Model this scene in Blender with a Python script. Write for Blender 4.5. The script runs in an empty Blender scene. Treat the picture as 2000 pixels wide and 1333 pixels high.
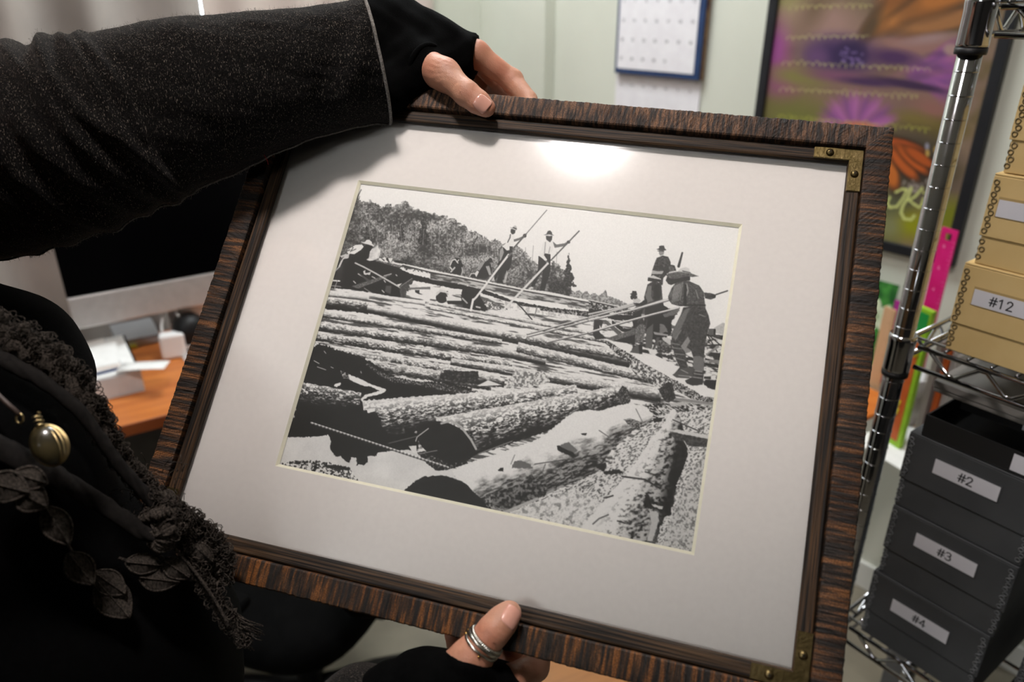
import bpy, bmesh, math, random
import numpy as np
from mathutils import Vector, Matrix
R_ = math.radians
S = bpy.context.scene
COL = S.collection
random.seed(7)

# ------------------------------------------------------------------ camera
CAM_H = 1.62
PITCH = R_(24.45)
FPX = 1470.0                                   # focal length in pixels of the 2000 px wide frame
cam_d = bpy.data.cameras.new('camera')
cam = bpy.data.objects.new('camera', cam_d)
COL.objects.link(cam)
cam.location = (0, 0, CAM_H)
cam.rotation_euler = (math.pi / 2 - PITCH, 0, 0)
cam_d.sensor_width = 36.0
cam_d.lens = 36.0 * FPX / 2000.0
cam_d.clip_start = 0.02
cam_d.dof.use_dof = True
cam_d.dof.focus_distance = 0.66
cam_d.dof.aperture_fstop = 4.5
S.camera = cam

# ------------------------------------------------------------------ daylight outside the window
wd = bpy.data.worlds.new('daylight')
S.world = wd
wd.use_nodes = True
bgn = wd.node_tree.nodes['Background']
bgn.inputs['Color'].default_value = (0.80, 0.92, 1.0, 1)
bgn.inputs['Strength'].default_value = 8.0

# ------------------------------------------------------------------ ceiling lamps: strength of their diffusers
LAMP_W = 225.0                                 # emission of the round downlights
PANEL_W = 21.0                                 # emission of the ceiling panel by the curtained corner
FILL_W = 24.0                                   # emission of the added, unseen fill panel on the left
LAMP_COL = (1.0, 0.925, 0.90)

S.view_settings.view_transform = 'Standard'
S.view_settings.look = 'None'
S.view_settings.gamma = 1.0
S.view_settings.use_curve_mapping = False
S.view_settings.exposure = 0.0

# ------------------------------------------------------------------ helpers
def lin(c):
    c = c / 255.0
    return c / 12.92 if c <= 0.04045 else ((c + 0.055) / 1.055) ** 2.4
def rgb(r, g, b):
    return (lin(r), lin(g), lin(b), 1.0)

CAMV = Vector((0, 0, CAM_H))
CP, SP = math.cos(PITCH), math.sin(PITCH)
def ray(px, py):
    x, y = (px - 1000.0) / FPX, (py - 666.5) / FPX
    return Vector((x, CP - y * SP, -(SP + y * CP)))
def at(px, py, depth):                         # the point seen at a pixel at a given depth
    return CAMV + ray(px, py) * depth
def on_plane(px, py, n, p0):                   # the point of a plane seen at a pixel
    r = ray(px, py); n = Vector(n)
    return CAMV + r * ((Vector(p0) - CAMV).dot(n) / r.dot(n))

def mat(name, c1, c2=None, rough=0.6, metal=0.0, scale=30.0, bump=0.0, bscale=None, stretch=(1, 1, 1),
        spec=0.5, lo=0.35, hi=0.65, detail=6.0, sheen=0.0, sss=0.0, trans=0.0, coat=0.0, emit=None, estr=0.0):
    m = bpy.data.materials.new(name)
    m.use_nodes = True
    nt = m.node_tree; N, L = nt.nodes, nt.links
    b = N['Principled BSDF']
    b.inputs['Roughness'].default_value = rough
    b.inputs['Metallic'].default_value = metal
    b.inputs['Specular IOR Level'].default_value = spec
    b.inputs['Sheen Weight'].default_value = sheen
    b.inputs['Coat Weight'].default_value = coat
    b.inputs['Transmission Weight'].default_value = trans
    if sss:
        b.inputs['Subsurface Weight'].default_value = sss
        b.inputs['Subsurface Radius'].default_value = (0.010, 0.004, 0.002)
        b.inputs['Subsurface Scale'].default_value = 0.35
    if emit:
        b.inputs['Emission Color'].default_value = emit
        b.inputs['Emission Strength'].default_value = estr
    tc = N.new('ShaderNodeTexCoord'); mp = N.new('ShaderNodeMapping')
    mp.inputs['Scale'].default_value = stretch
    L.new(tc.outputs['Object'], mp.inputs['Vector'])
    nz = N.new('ShaderNodeTexNoise'); nz.inputs['Scale'].default_value = scale; nz.inputs['Detail'].default_value = detail
    L.new(mp.outputs['Vector'], nz.inputs['Vector'])
    rp = N.new('ShaderNodeValToRGB')
    rp.color_ramp.elements[0].position = lo; rp.color_ramp.elements[1].position = hi
    rp.color_ramp.elements[0].color = c1; rp.color_ramp.elements[1].color = c2 or c1
    L.new(nz.outputs['Fac'], rp.inputs['Fac'])
    L.new(rp.outputs['Color'], b.inputs['Base Color'])
    if bump:
        bp = N.new('ShaderNodeBump'); bp.inputs['Strength'].default_value = min(1.0, bump); bp.inputs['Distance'].default_value = 0.001
        n2 = N.new('ShaderNodeTexNoise'); n2.inputs['Scale'].default_value = bscale or scale; n2.inputs['Detail'].default_value = 4
        L.new(mp.outputs['Vector'], n2.inputs['Vector'])
        L.new(n2.outputs['Fac'], bp.inputs['Height']); L.new(bp.outputs['Normal'], b.inputs['Normal'])
    m['nodes'] = 'procedural'
    return m

def attr_mat(name, rough=0.5, spec=0.3, sat=1.0):
    m = bpy.data.materials.new(name); m.use_nodes = True
    N, L = m.node_tree.nodes, m.node_tree.links
    b = N['Principled BSDF']; b.inputs['Roughness'].default_value = rough; b.inputs['Specular IOR Level'].default_value = spec
    a = N.new('ShaderNodeAttribute'); a.attribute_name = 'print'
    L.new(a.outputs['Color'], b.inputs['Base Color'])
    return m

def rot_to(axis):
    return Vector(axis).normalized().to_track_quat('Z', 'Y').to_matrix().to_4x4()

class MB:
    """collects shapes, then links them as ONE mesh object"""
    def __init__(s): s.v, s.f, s.sm = [], [], []
    def add(s, verts, faces, smooth=False):
        o = len(s.v); s.v.extend([tuple(q) for q in verts])
        for f in faces: s.f.append(tuple(i + o for i in f)); s.sm.append(smooth)
        return s
    def box(s, lo, hi, M=None, bev=0.0, seg=2):
        bm = bmesh.new(); bmesh.ops.create_cube(bm, size=1.0)
        lo, hi = Vector(lo), Vector(hi)
        for v in bm.verts: v.co = Vector((lo[k] + (v.co[k] + 0.5) * (hi[k] - lo[k]) for k in range(3)))
        if bev: bmesh.ops.bevel(bm, geom=bm.edges[:], offset=bev, segments=seg, affect='EDGES', profile=0.5)
        if M is not None: bm.transform(M)
        bm.verts.index_update()
        s.add([v.co[:] for v in bm.verts], [[v.index for v in f.verts] for f in bm.faces], False); bm.free(); return s
    def tube(s, pts, r, n=12, cap=True, closed=False, flat=None):
        pts = [Vector(p) for p in pts]; k = len(pts)
        rs = r if isinstance(r, (list, tuple)) else [r] * k
        T = []
        for i in range(k):
            a = pts[(i - 1) % k] if (closed or i > 0) else pts[i]
            b = pts[(i + 1) % k] if (closed or i < k - 1) else pts[i]
            T.append((b - a).normalized())
        up = Vector((0, 0, 1)) if abs(T[0].z) < 0.9 else Vector((1, 0, 0))
        nrm = (up - T[0] * up.dot(T[0])).normalized()
        V, F = [], []
        for i in range(k):
            nrm = (nrm - T[i] * nrm.dot(T[i])).normalized(); bn = T[i].cross(nrm)
            fa, fb = flat if flat else (1, 1)
            for j in range(n):
                a = 2 * math.pi * j / n
                V.append(pts[i] + (nrm * math.cos(a) * fa + bn * math.sin(a) * fb) * rs[i])
        m = k if closed else k - 1
        for i in range(m):
            for j in range(n):
                a, b = i * n + j, i * n + (j + 1) % n
                c, d = ((i + 1) % k) * n + (j + 1) % n, ((i + 1) % k) * n + j
                F.append((a, b, c, d))
        if cap and not closed:
            F.append(tuple(range(n))[::-1]); F.append(tuple((k - 1) * n + j for j in range(n)))
        return s.add(V, F, True)
    def lathe(s, prof, n=24, M=None):
        V, F = [], []
        for (r, z) in prof:
            for j in range(n):
                a = 2 * math.pi * j / n; V.append(Vector((r * math.cos(a), r * math.sin(a), z)))
        for i in range(len(prof) - 1):
            for j in range(n):
                F.append((i * n + j, i * n + (j + 1) % n, (i + 1) * n + (j + 1) % n, (i + 1) * n + j))
        F.append(tuple(range(n))[::-1]); F.append(tuple((len(prof) - 1) * n + j for j in range(n)))
        if M is not None: V = [M @ v for v in V]
        return s.add(V, F, True)
    def prism(s, poly, z0, z1, M=None, smooth=False):
        n = len(poly)
        V = [Vector((x, y, z0)) for x, y in poly] + [Vector((x, y, z1)) for x, y in poly]
        F = [tuple(range(n))[::-1], tuple(range(n, 2 * n))] + [(i, (i + 1) % n, n + (i + 1) % n, n + i) for i in range(n)]
        if M is not None: V = [M @ v for v in V]
        return s.add(V, F, smooth)
    def loft(s, rings, cap=True, smooth=True):
        n = len(rings[0]); V = [p for r in rings for p in r]; F = []
        for i in range(len(rings) - 1):
            for j in range(n):
                F.append((i * n + j, i * n + (j + 1) % n, (i + 1) * n + (j + 1) % n, (i + 1) * n + j))
        if cap: F.append(tuple(range(n))[::-1]); F.append(tuple((len(rings) - 1) * n + j for j in range(n)))
        return s.add(V, F, smooth)
    def grid(s, rows, smooth=True):
        nr, nc = len(rows), len(rows[0])
        return s.add([p for r in rows for p in r], [(i * nc + j, i * nc + j + 1, (i + 1) * nc + j + 1, (i + 1) * nc + j)
                     for i in range(nr - 1) for j in range(nc - 1)], smooth)
    def build(s, name, m, parent=None, solid=0.0, fix=True):
        me = bpy.data.meshes.new(name)
        me.from_pydata(s.v, [], s.f); me.polygons.foreach_set('use_smooth', s.sm); me.update()
        if fix or solid:
            bm = bmesh.new(); bm.from_mesh(me); bmesh.ops.recalc_face_normals(bm, faces=bm.faces[:])
            if solid: bmesh.ops.solidify(bm, geom=bm.faces[:], thickness=solid)
            bm.to_mesh(me); bm.free()
        me.materials.append(m)
        o = bpy.data.objects.new(name, me); COL.objects.link(o)
        if parent is not None: o.parent = parent
        return o

def np_mesh(name, V, F, m, parent=None, smooth=True):
    me = bpy.data.meshes.new(name)
    me.vertices.add(len(V)); me.vertices.foreach_set('co', np.asarray(V, np.float32).ravel())
    F = np.asarray(F, np.int32); k = F.shape[1]
    me.loops.add(F.size); me.loops.foreach_set('vertex_index', F.ravel())
    me.polygons.add(len(F)); me.polygons.foreach_set('loop_start', np.arange(0, F.size, k, dtype=np.int32))
    me.polygons.foreach_set('use_smooth', np.full(len(F), smooth))
    me.update(calc_edges=True); me.validate()
    if m: me.materials.append(m)
    o = bpy.data.objects.new(name, me); COL.objects.link(o)
    if parent is not None: o.parent = parent
    return o

def thing(name, label, cat, loc=(0, 0, 0), rz=0.0, group=None, M=None):
    o = bpy.data.objects.new(name, None); COL.objects.link(o)
    o.empty_display_size = 0.05
    if M is not None: o.matrix_world = M
    else: o.location = loc; o.rotation_euler = (0, 0, rz)
    o['label'] = label; o['category'] = cat
    if group: o['group'] = group
    return o
def tag(o, label, cat, group=None):
    o['label'] = label; o['category'] = cat
    if group: o['group'] = group
    return o
def struct(o):
    o['kind'] = 'structure'; return o

def text_mesh(txt, size, name, m, parent, M, depth=0.0002):
    cu = bpy.data.curves.new(name, 'FONT'); cu.body = txt; cu.size = size; cu.align_x = 'CENTER'; cu.align_y = 'CENTER'
    cu.extrude = depth; cu.offset = size * 0.022
    t = bpy.data.objects.new(name + '_curve', cu); COL.objects.link(t)
    dg = bpy.context.evaluated_depsgraph_get()
    me = bpy.data.meshes.new_from_object(t.evaluated_get(dg))
    bpy.data.objects.remove(t)
    me.name = name; me.materials.clear(); me.materials.append(m)
    o = bpy.data.objects.new(name, me); COL.objects.link(o); o.parent = parent; o.matrix_local = M
    return o

# ---- value noise on numpy coordinates
def _hash(ix, iy, seed):
    h = (ix.astype(np.int64) * 374761393 + iy.astype(np.int64) * 668265263 + seed * 1442695041) & 0x7fffffff
    h = ((h ^ (h >> 13)) * 1274126177) & 0x7fffffff
    return ((h ^ (h >> 16)) & 0xffff) / 65535.0
def vn(x, y, seed=0):
    ix, iy = np.floor(x), np.floor(y); fx, fy = x - ix, y - iy
    fx, fy = fx * fx * (3 - 2 * fx), fy * fy * (3 - 2 * fy)
    a, b = _hash(ix, iy, seed), _hash(ix + 1, iy, seed); c, d = _hash(ix, iy + 1, seed), _hash(ix + 1, iy + 1, seed)
    return (a + (b - a) * fx) * (1 - fy) + (c + (d - c) * fx) * fy
def fbm(x, y, seed=0, oct=4):
    v, a, t = 0, 0.5, 0
    for k in range(oct):
        v = v + a * vn(x * 2 ** k, y * 2 ** k, seed + 17 * k); t += a; a *= 0.55
    return v / t
def n1(x, seed=0):                              # the same noise for one number
    def hs(ix, iy):
        h = (ix * 374761393 + iy * 668265263 + seed * 1442695041) & 0x7fffffff
        h = ((h ^ (h >> 13)) * 1274126177) & 0x7fffffff
        return ((h ^ (h >> 16)) & 0xffff) / 65535.0
    y = 0.37 + seed * 3.1; ix, iy = math.floor(x), math.floor(y); fx, fy = x - ix, y - iy
    fx, fy = fx * fx * (3 - 2 * fx), fy * fy * (3 - 2 * fy)
    a, b, c, d = hs(ix, iy), hs(ix + 1, iy), hs(ix, iy + 1), hs(ix + 1, iy + 1)
    return (a + (b - a) * fx) * (1 - fy) + (c + (d - c) * fx) * fy

# ---- implicit surfaces for bodies and hands
class SDF:
    def __init__(s, lo, hi, h):
        s.lo, s.h = np.array(lo, float), h
        n = np.ceil((np.array(hi) - s.lo) / h).astype(int) + 1
        ax = [s.lo[k] + h * np.arange(n[k]) for k in range(3)]
        s.P = np.stack(np.meshgrid(*ax, indexing='ij'), -1)
        s.D = np.full(tuple(n), 9.0)
    def capsule(s, a, b, ra, rb, k=0.0, into=None, sq=None):
        a, b = np.array(a[:]), np.array(b[:]); ab = b - a
        ap = s.P - a; t = np.clip((ap @ ab) / max(1e-12, ab @ ab), 0, 1)
        q = ap - t[..., None] * ab
        if sq is not None:                      # flattened section: squeeze along a direction
            n, w = np.array(sq[0][:]), sq[1]; q = q + (q @ n)[..., None] * n * (1.0 / w - 1.0)
        d = np.sqrt((q * q).sum(-1)) - (ra + (rb - ra) * t)
        return s.put(d, k, into)
    def ball(s, c, rad, k=0.0, M=None, into=None):
        q = s.P - np.array(c[:])
        if M is not None: q = q @ np.array(M)
        rad = np.array(rad, float); l = np.sqrt(((q / rad) ** 2).sum(-1))
        return s.put((l - 1.0) * rad.min(), k, into)
    def put(s, d, k=0.0, into=None):
        D = s.D if into is None else into
        if k: 
            hh = np.maximum(k - np.abs(D - d), 0) / k; r = np.minimum(D, d) - hh * hh * k / 4
        else: r = np.minimum(D, d)
        if into is None: s.D = r
        return r
    def cut(s, p, n):                           # removes what lies on the side n points to
        s.D = np.maximum(s.D, (s.P - np.array(p[:])) @ np.array(Vector(n).normalized()[:]))
    def mesh(s):
        F = s.D; nx, ny, nz = F.shape
        neg = F < 0
        c = lambda i, j, k: (slice(i, nx - 1 + i), slice(j, ny - 1 + j), slice(k, nz - 1 + k))
        acc = np.zeros((nx - 1, ny - 1, nz - 1, 3)); cnt = np.zeros((nx - 1, ny - 1, nz - 1))
        cor = [(i, j, k) for i in (0, 1) for j in (0, 1) for k in (0, 1)]
        for A in cor:
            for ax in range(3):
                if A[ax]: continue
                B = list(A); B[ax] = 1
                a, b = F[c(*A)], F[c(*B)]; x = (neg[c(*A)] != neg[c(*B)])
                t = np.where(x, a / np.where(x, a - b, 1), 0)
                for d in range(3): acc[..., d] += np.where(x, A[d] + (t if d == ax else 0), 0)
                cnt += x
        act = cnt > 0
        idx = np.full(act.shape, -1); idx[act] = np.arange(act.sum())
        base = np.argwhere(act)
        V = s.lo + s.h * (base + acc[act] / cnt[act][:, None])
        Q = []
        for ax in range(3):
            u, v = (ax + 1) % 3, (ax + 2) % 3
            sl = [slice(1, -1)] * 3; sl[ax] = slice(0, -1)
            sh = list(sl); sh[ax] = slice(1, None)
            a, b = neg[tuple(sl)], neg[tuple(sh)]
            E = np.argwhere(a != b); fl = a[a != b]
            E = E.copy(); E[:, u] += 1; E[:, v] += 1
            def cell(du, dv):
                q = E.copy(); q[:, u] -= du; q[:, v] -= dv
                return idx[q[:, 0], q[:, 1], q[:, 2]]
            q = np.stack([cell(1, 1), cell(0, 1), cell(0, 0), cell(1, 0)], 1)
            q[~fl] = q[~fl][:, ::-1]
            Q.append(q)
        Q = np.concatenate(Q); Q = Q[(Q >= 0).all(1)]
        return V, Q

def smooth_verts(V, Q, it=3, f=0.5):
    V = V.copy(); n = len(V)
    e = np.concatenate([Q[:, [0, 1]], Q[:, [1, 2]], Q[:, [2, 3]], Q[:, [3, 0]]]); e = np.concatenate([e, e[:, ::-1]])
    cnt = np.bincount(e[:, 0], minlength=n).astype(float)
    for _ in range(it):
        A = np.stack([np.bincount(e[:, 0], V[e[:, 1], d], n) for d in range(3)], 1) / np.maximum(cnt, 1)[:, None]
        V += f * (A - V)
    return V
# ================================================================== the room
RA = R_(40.0)                                   # the room is turned against the camera
A_ = Vector((math.cos(RA), math.sin(RA), 0))    # towards the wall with the poster
B_ = Vector((-math.sin(RA), math.cos(RA), 0))   # towards the curtained window wall
DA, DB = 1.95, 2.45
A0, B0, HC = -3.6, -2.8, 2.95
RM = Matrix.Rotation(RA, 4, 'Z')
wall_m = mat('painted_wall', rgb(206, 207, 194), rgb(212, 213, 200), rough=0.75, scale=3, bump=0.15, bscale=220)
floor_m = mat('sheet_floor', rgb(122, 115, 100), rgb(138, 130, 113), rough=0.55, scale=9, bump=0.05, bscale=300)
ceil_m = mat('ceiling_tile', rgb(226, 226, 220), rgb(236, 236, 231), rough=0.9, scale=60, bump=0.3, bscale=400)
trim_m = mat('white_trim', rgb(218, 218, 212), rgb(226, 226, 220), rough=0.5, scale=5)
W0, W1, WZ0, WZ1 = 0.25, 1.35, 0.95, 2.15       # the window opening in the left wall
def room_box(name, lo, hi, m):
    b = MB().box(lo, hi); o = b.build(name, m); o.matrix_world = RM; return struct(o)
room_box('floor', (A0, B0, -0.08), (DA, DB, 0), floor_m)
room_box('ceiling', (A0, B0, HC), (DA, DB, HC + 0.08), ceil_m)
room_box('wall_right', (DA, B0, -0.08), (DA + 0.1, DB + 0.12, HC + 0.08), wall_m)
dim_m = mat('darkened_wall', rgb(52, 48, 44), rgb(58, 53, 49), rough=0.8, scale=3)  # unseen walls, coloured dark so chrome and glass reflect less light
room_box('wall_back', (A0, B0 - 0.1, -0.08), (DA + 0.1, B0, HC + 0.08), dim_m)
room_box('wall_near', (A0 - 0.1, B0 - 0.1, -0.08), (A0, DB + 0.12, HC + 0.08), dim_m)
wl = MB()
for lo, hi in (((A0, DB, -0.08), (W0, DB + 0.12, HC + 0.08)), ((W1, DB, -0.08), (DA, DB + 0.12, HC + 0.08)),
               ((W0, DB, -0.08), (W1, DB + 0.12, WZ0)), ((W0, DB, WZ1), (W1, DB + 0.12, HC + 0.08))):
    wl.box(lo, hi)
o = wl.build('wall_left', wall_m); o.matrix_world = RM; struct(o)
win = MB()
for lo, hi in (((W0, DB + 0.03, WZ0), (W0 + 0.05, DB + 0.09, WZ1)), ((W1 - 0.05, DB + 0.03, WZ0), (W1, DB + 0.09, WZ1)),
               ((W0 + 0.05, DB + 0.03, WZ0), (W1 - 0.05, DB + 0.09, WZ0 + 0.05)), ((W0 + 0.05, DB + 0.03, WZ1 - 0.05), (W1 - 0.05, DB + 0.09, WZ1)),
               ((0.9, DB + 0.03, WZ0 + 0.05), (0.94, DB + 0.09, WZ1 - 0.05))):
    win.box(lo, hi, bev=0.004)
win1 = win.build('window_1', trim_m); win1.matrix_world = RM; struct(win1)
gl = bpy.data.materials.new('window_glass'); gl.use_nodes = True
gn, gk = gl.node_tree.nodes, gl.node_tree.links
gn.remove(gn['Principled BSDF'])
tr = gn.new('ShaderNodeBsdfTransparent'); gs = gn.new('ShaderNodeBsdfGlossy'); gs.inputs['Roughness'].default_value = 0.02
fr = gn.new('ShaderNodeFresnel'); fr.inputs['IOR'].default_value = 1.45; mx = gn.new('ShaderNodeMixShader')
gk.new(fr.outputs[0], mx.inputs[0]); gk.new(tr.outputs[0], mx.inputs[1]); gk.new(gs.outputs[0], mx.inputs[2])
gk.new(mx.outputs[0], gn['Material Output'].inputs['Surface'])
for x0, x1 in ((W0 + 0.05, 0.9), (0.94, W1 - 0.05)):
    MB().box((x0, DB + 0.058, WZ0 + 0.05), (x1, DB + 0.062, WZ1 - 0.05)).build('pane', gl, win1)
# skirting boards and the boxed-in pipe in the corner
bb = MB().box((A0, DB - 0.012, 0), (DA - 0.013, DB, 0.09), bev=0.003).build('baseboard_left', trim_m); bb.matrix_world = RM; struct(bb)
bb = MB().box((DA - 0.012, B0, 0), (DA, DB - 0.4, 0.09), bev=0.003).build('baseboard_right', trim_m); bb.matrix_world = RM; struct(bb)
bb = MB().box((DA - 0.05, DB - 0.36, 0), (DA, DB - 0.0005, HC - 0.0005), bev=0.003).build('trim_1', wall_m); bb.matrix_world = RM; struct(bb)

# ------------------------------------------------------------------ ceiling lamps
lamp_m = bpy.data.materials.new('lamp_diffuser'); lamp_m.use_nodes = True
pb = lamp_m.node_tree.nodes['Principled BSDF']
pb.inputs['Emission Color'].default_value = (*LAMP_COL, 1); pb.inputs['Emission Strength'].default_value = LAMP_W
pane_m = bpy.data.materials.new('panel_diffuser'); pane_m.use_nodes = True
pb = pane_m.node_tree.nodes['Principled BSDF']
pb.inputs['Emission Color'].default_value = (0.93, 0.98, 1.0, 1); pb.inputs['Emission Strength'].default_value = PANEL_W
ring_m = mat('lamp_ring', rgb(225, 225, 222), rough=0.4)
def downlight(x, y, label, rad=0.105):
    t = thing('downlight', label, 'ceiling light', (x, y, HC), 0, 'round ceiling downlights')
    MB().lathe([(rad + 0.028, -0.001), (rad + 0.026, -0.010), (rad + 0.004, -0.012), (rad, -0.004), (rad, -0.001)], 40).build('trim_ring', ring_m, t)
    MB().lathe([(0.0008, -0.0068), (rad - 0.002, -0.0068), (rad - 0.002, -0.002), (0.0008, -0.002)], 40).build('diffuser', lamp_m, t)
downlight(-0.225, 0.33, 'round recessed ceiling lamp straight above the picture frame')
fill_pm = bpy.data.materials.new('fill_panel_diffuser'); fill_pm.use_nodes = True
pb = fill_pm.node_tree.nodes['Principled BSDF']
pb.inputs['Emission Color'].default_value = (0.95, 0.98, 1.0, 1); pb.inputs['Emission Strength'].default_value = FILL_W
def panel(a, b, label, sx=0.6, sy=1.2, dm=None):
    p = A_ * a + B_ * b
    t = thing('ceiling_panel', label, 'ceiling light', (p.x, p.y, HC), RA, 'flat ceiling light panels')
    fr_ = MB()
    for lo, hi in (((-sx/2, -sy/2, -0.014), (sx/2, -sy/2 + 0.02, -0.0005)), ((-sx/2, sy/2 - 0.02, -0.014), (sx/2, sy/2, -0.0005)),
                   ((-sx/2, -sy/2 + 0.02, -0.014), (-sx/2 + 0.02, sy/2 - 0.02, -0.0005)), ((sx/2 - 0.02, -sy/2 + 0.02, -0.014), (sx/2, sy/2 - 0.02, -0.0005))):
        fr_.box(lo, hi)
    fr_.build('frame', ring_m, t)
    MB().box((-sx/2 + 0.0205, -sy/2 + 0.0205, -0.010), (sx/2 - 0.0205, sy/2 - 0.0205, -0.004)).build('diffuser', dm or pane_m, t)
panel(-2.75, -0.17, "added fill light panel out of view behind the photographer on the left", dm=fill_pm)  # added out of view as soft fill for the picture
panel(1.15, 1.72, 'flat ceiling light panel near the curtained corner')

# ------------------------------------------------------------------ curtains
cur1 = mat('curtain_grey', rgb(150, 142, 136), rgb(168, 158, 151), rough=0.9, scale=4, bump=0.3, bscale=700, sheen=0.2)
cur2 = mat('curtain_rose', rgb(188, 172, 163), rgb(200, 184, 175), rough=0.9, scale=4, bump=0.3, bscale=700, sheen=0.2)
def curtain(a0, a1, folds, amp, m, label, seed, lean=0.0):
    rows = []
    nz_, na = 30, folds * 16
    for i in range(nz_ + 1):
        z = 0.06 + (2.34 - 0.06) * i / nz_; row = []
        for j in range(na + 1):
            u = j / na
            ph = u * folds * 2 * math.pi + 0.9 * math.sin(u * 7 + seed) + 0.25 * math.sin(z * 2.1 + seed + u * 3)
            am = amp * (0.75 + 0.35 * n1(u * folds * 0.9, seed)) * (0.8 + 0.2 * math.cos(z * 1.3 + u * 5))
            a = a0 + (a1 - a0) * u + lean * (z - 1.6) * u + 0.012 * math.sin(ph * 0.5 + z)
            row.append(A_ * a + B_ * (DB - 0.11 + am * math.sin(ph)) + Vector((0, 0, z)))
        rows.append(row)
    t = thing('curtain', label, 'curtain', tuple(A_ * ((a0 + a1) / 2) + B_ * (DB - 0.1)))
    t.location = (0, 0, 0)
    MB().grid(rows).build('drape', m, t, solid=0.002, fix=False)
    rm_ = mat('curtain_ring_metal', rgb(70, 66, 62), rough=0.3, metal=1)
    for k in range(folds + 1):
        c = A_ * (a0 + (a1 - a0) * (k + 0.0) / folds) + B_ * (DB - 0.11) + Vector((0, 0, 2.365))
        MB().tube([c + (B_ * math.cos(q) + Vector((0, 0, 1)) * math.sin(q)) * 0.022 for q in [2 * math.pi * w / 14 for w in range(14)]], 0.003, 6, closed=True).build('curtain_ring', rm_, t)
    return t
curtain(-0.75, 0.800, 8, 0.036, cur1, 'grey beige floor-length curtain, the panel left of the bright gap', 3)
curtain(0.812, 1.62, 5, 0.030, cur2, 'rosy beige floor-length curtain between the bright gap and the corner', 9)
rod = MB().tube([A_ * -0.85 + B_ * (DB - 0.11) + Vector((0, 0, 2.386)), A_ * 1.7 + B_ * (DB - 0.11) + Vector((0, 0, 2.386))], 0.011, 16)
for a in (-0.85, 1.7): rod.lathe([(0.001, -0.02), (0.018, -0.012), (0.018, 0.012), (0.001, 0.02)], 16, Matrix.Translation(A_ * a + B_ * (DB - 0.11) + Vector((0, 0, 2.386))) @ rot_to(A_))
for a in (-0.6, 1.55): rod.tube([A_ * a + B_ * (DB - 0.11) + Vector((0, 0, 2.386)), A_ * a + B_ * (DB - 0.0005) + Vector((0, 0, 2.386))], 0.007, 10)
tag(rod.build('curtain_rod', mat('rod_metal', rgb(80, 76, 72), rough=0.35, metal=1)), 'dark metal rod carrying both curtains over the window', 'curtain rod')
# ================================================================== the picture frame she is holding
FC = Vector((-0.00423765, 0.56355222, 1.3592012))
FU = Vector((0.96239022, -0.26767145, -0.04644415)).normalized()
FV = Vector((0.20874605, 0.61918162, 0.75699353)); FV = (FV - FU * FV.dot(FU)).normalized()
FN = FU.cross(FV)
FM = Matrix(((FU.x, FV.x, FN.x, FC.x), (FU.y, FV.y, FN.y, FC.y), (FU.z, FV.z, FN.z, FC.z), (0, 0, 0, 1)))
def fp(px, py, w):                              # a point at height w over the plane of the frame
    return on_plane(px, py, FN, FC + FN * w)
LU, LV = 0.2454, 0.1943                          # inner opening
SU, SV = 0.2565, 0.2062                          # step between the smooth lip and the rough rail
OU, OV = 0.2763, 0.2265                          # outer edge
rough_kw = dict(rough=0.62, spec=0.35, detail=8, bump=1.0)
def rough_wood(name, stretch, c1, c2, c3):
    m = mat(name, c1, c2, scale=1.0, stretch=stretch, lo=0.40, hi=0.62, bscale=2.2, **rough_kw)
    N, L = m.node_tree.nodes, m.node_tree.links
    b = N['Principled BSDF']; mp = N['Mapping']; rp = N['Color Ramp']
    rp.color_ramp.elements.new(0.52).color = c3
    tc = N['Texture Coordinate']
    n3 = N.new('ShaderNodeTexNoise'); n3.inputs['Scale'].default_value = 900; n3.inputs['Detail'].default_value = 3   # torn fibres
    L.new(tc.outputs['Object'], n3.inputs['Vector'])
    r3 = N.new('ShaderNodeValToRGB'); r3.color_ramp.elements[0].position = 0.44; r3.color_ramp.elements[1].position = 0.60
    r3.color_ramp.elements[0].color = (0.36, 0.36, 0.38, 1); r3.color_ramp.elements[1].color = (1, 1, 1, 1)
    L.new(n3.outputs['Fac'], r3.inputs['Fac'])
    mx = N.new('ShaderNodeMix'); mx.data_type = 'RGBA'; mx.blend_type = 'MULTIPLY'; mx.inputs[0].default_value = 0.75
    L.new(rp.outputs['Color'], mx.inputs[6]); L.new(r3.outputs['Color'], mx.inputs[7])
    n4 = N.new('ShaderNodeTexNoise'); n4.inputs['Scale'].default_value = 14; n4.inputs['Detail'].default_value = 2     # darker and lighter lengths
    L.new(tc.outputs['Object'], n4.inputs['Vector'])
    r4 = N.new('ShaderNodeValToRGB'); r4.color_ramp.elements[0].position = 0.36; r4.color_ramp.elements[1].position = 0.62
    r4.color_ramp.elements[0].color = (0.42, 0.40, 0.40, 1); r4.color_ramp.elements[1].color = (1.0, 1.0, 1.0, 1)
    L.new(n4.outputs['Fac'], r4.inputs['Fac'])
    m2 = N.new('ShaderNodeMix'); m2.data_type = 'RGBA'; m2.blend_type = 'MULTIPLY'; m2.inputs[0].default_value = 1.0
    L.new(mx.outputs[2], m2.inputs[6]); L.new(r4.outputs['Color'], m2.inputs[7])
    L.new(m2.outputs[2], b.inputs['Base Color'])
    bp = N['Bump']; bp.inputs['Distance'].default_value = 0.0012
    return m
wd1, wd2, wd3 = rgb(44, 35, 29), rgb(132, 90, 58), rgb(86, 58, 39)
rail_h = rough_wood('sawn_wood_horizontal', (400, 60, 60), rgb(46, 36, 30), rgb(136, 98, 70), rgb(98, 71, 52))
rail_v = rough_wood('sawn_wood_vertical', (26, 310, 50), rgb(36, 28, 22), rgb(134, 88, 50), rgb(76, 53, 35))
rail_b = rough_wood('sawn_wood_bottom', (340, 24, 50), rgb(34, 27, 21), rgb(138, 86, 40), rgb(76, 51, 29))
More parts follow.
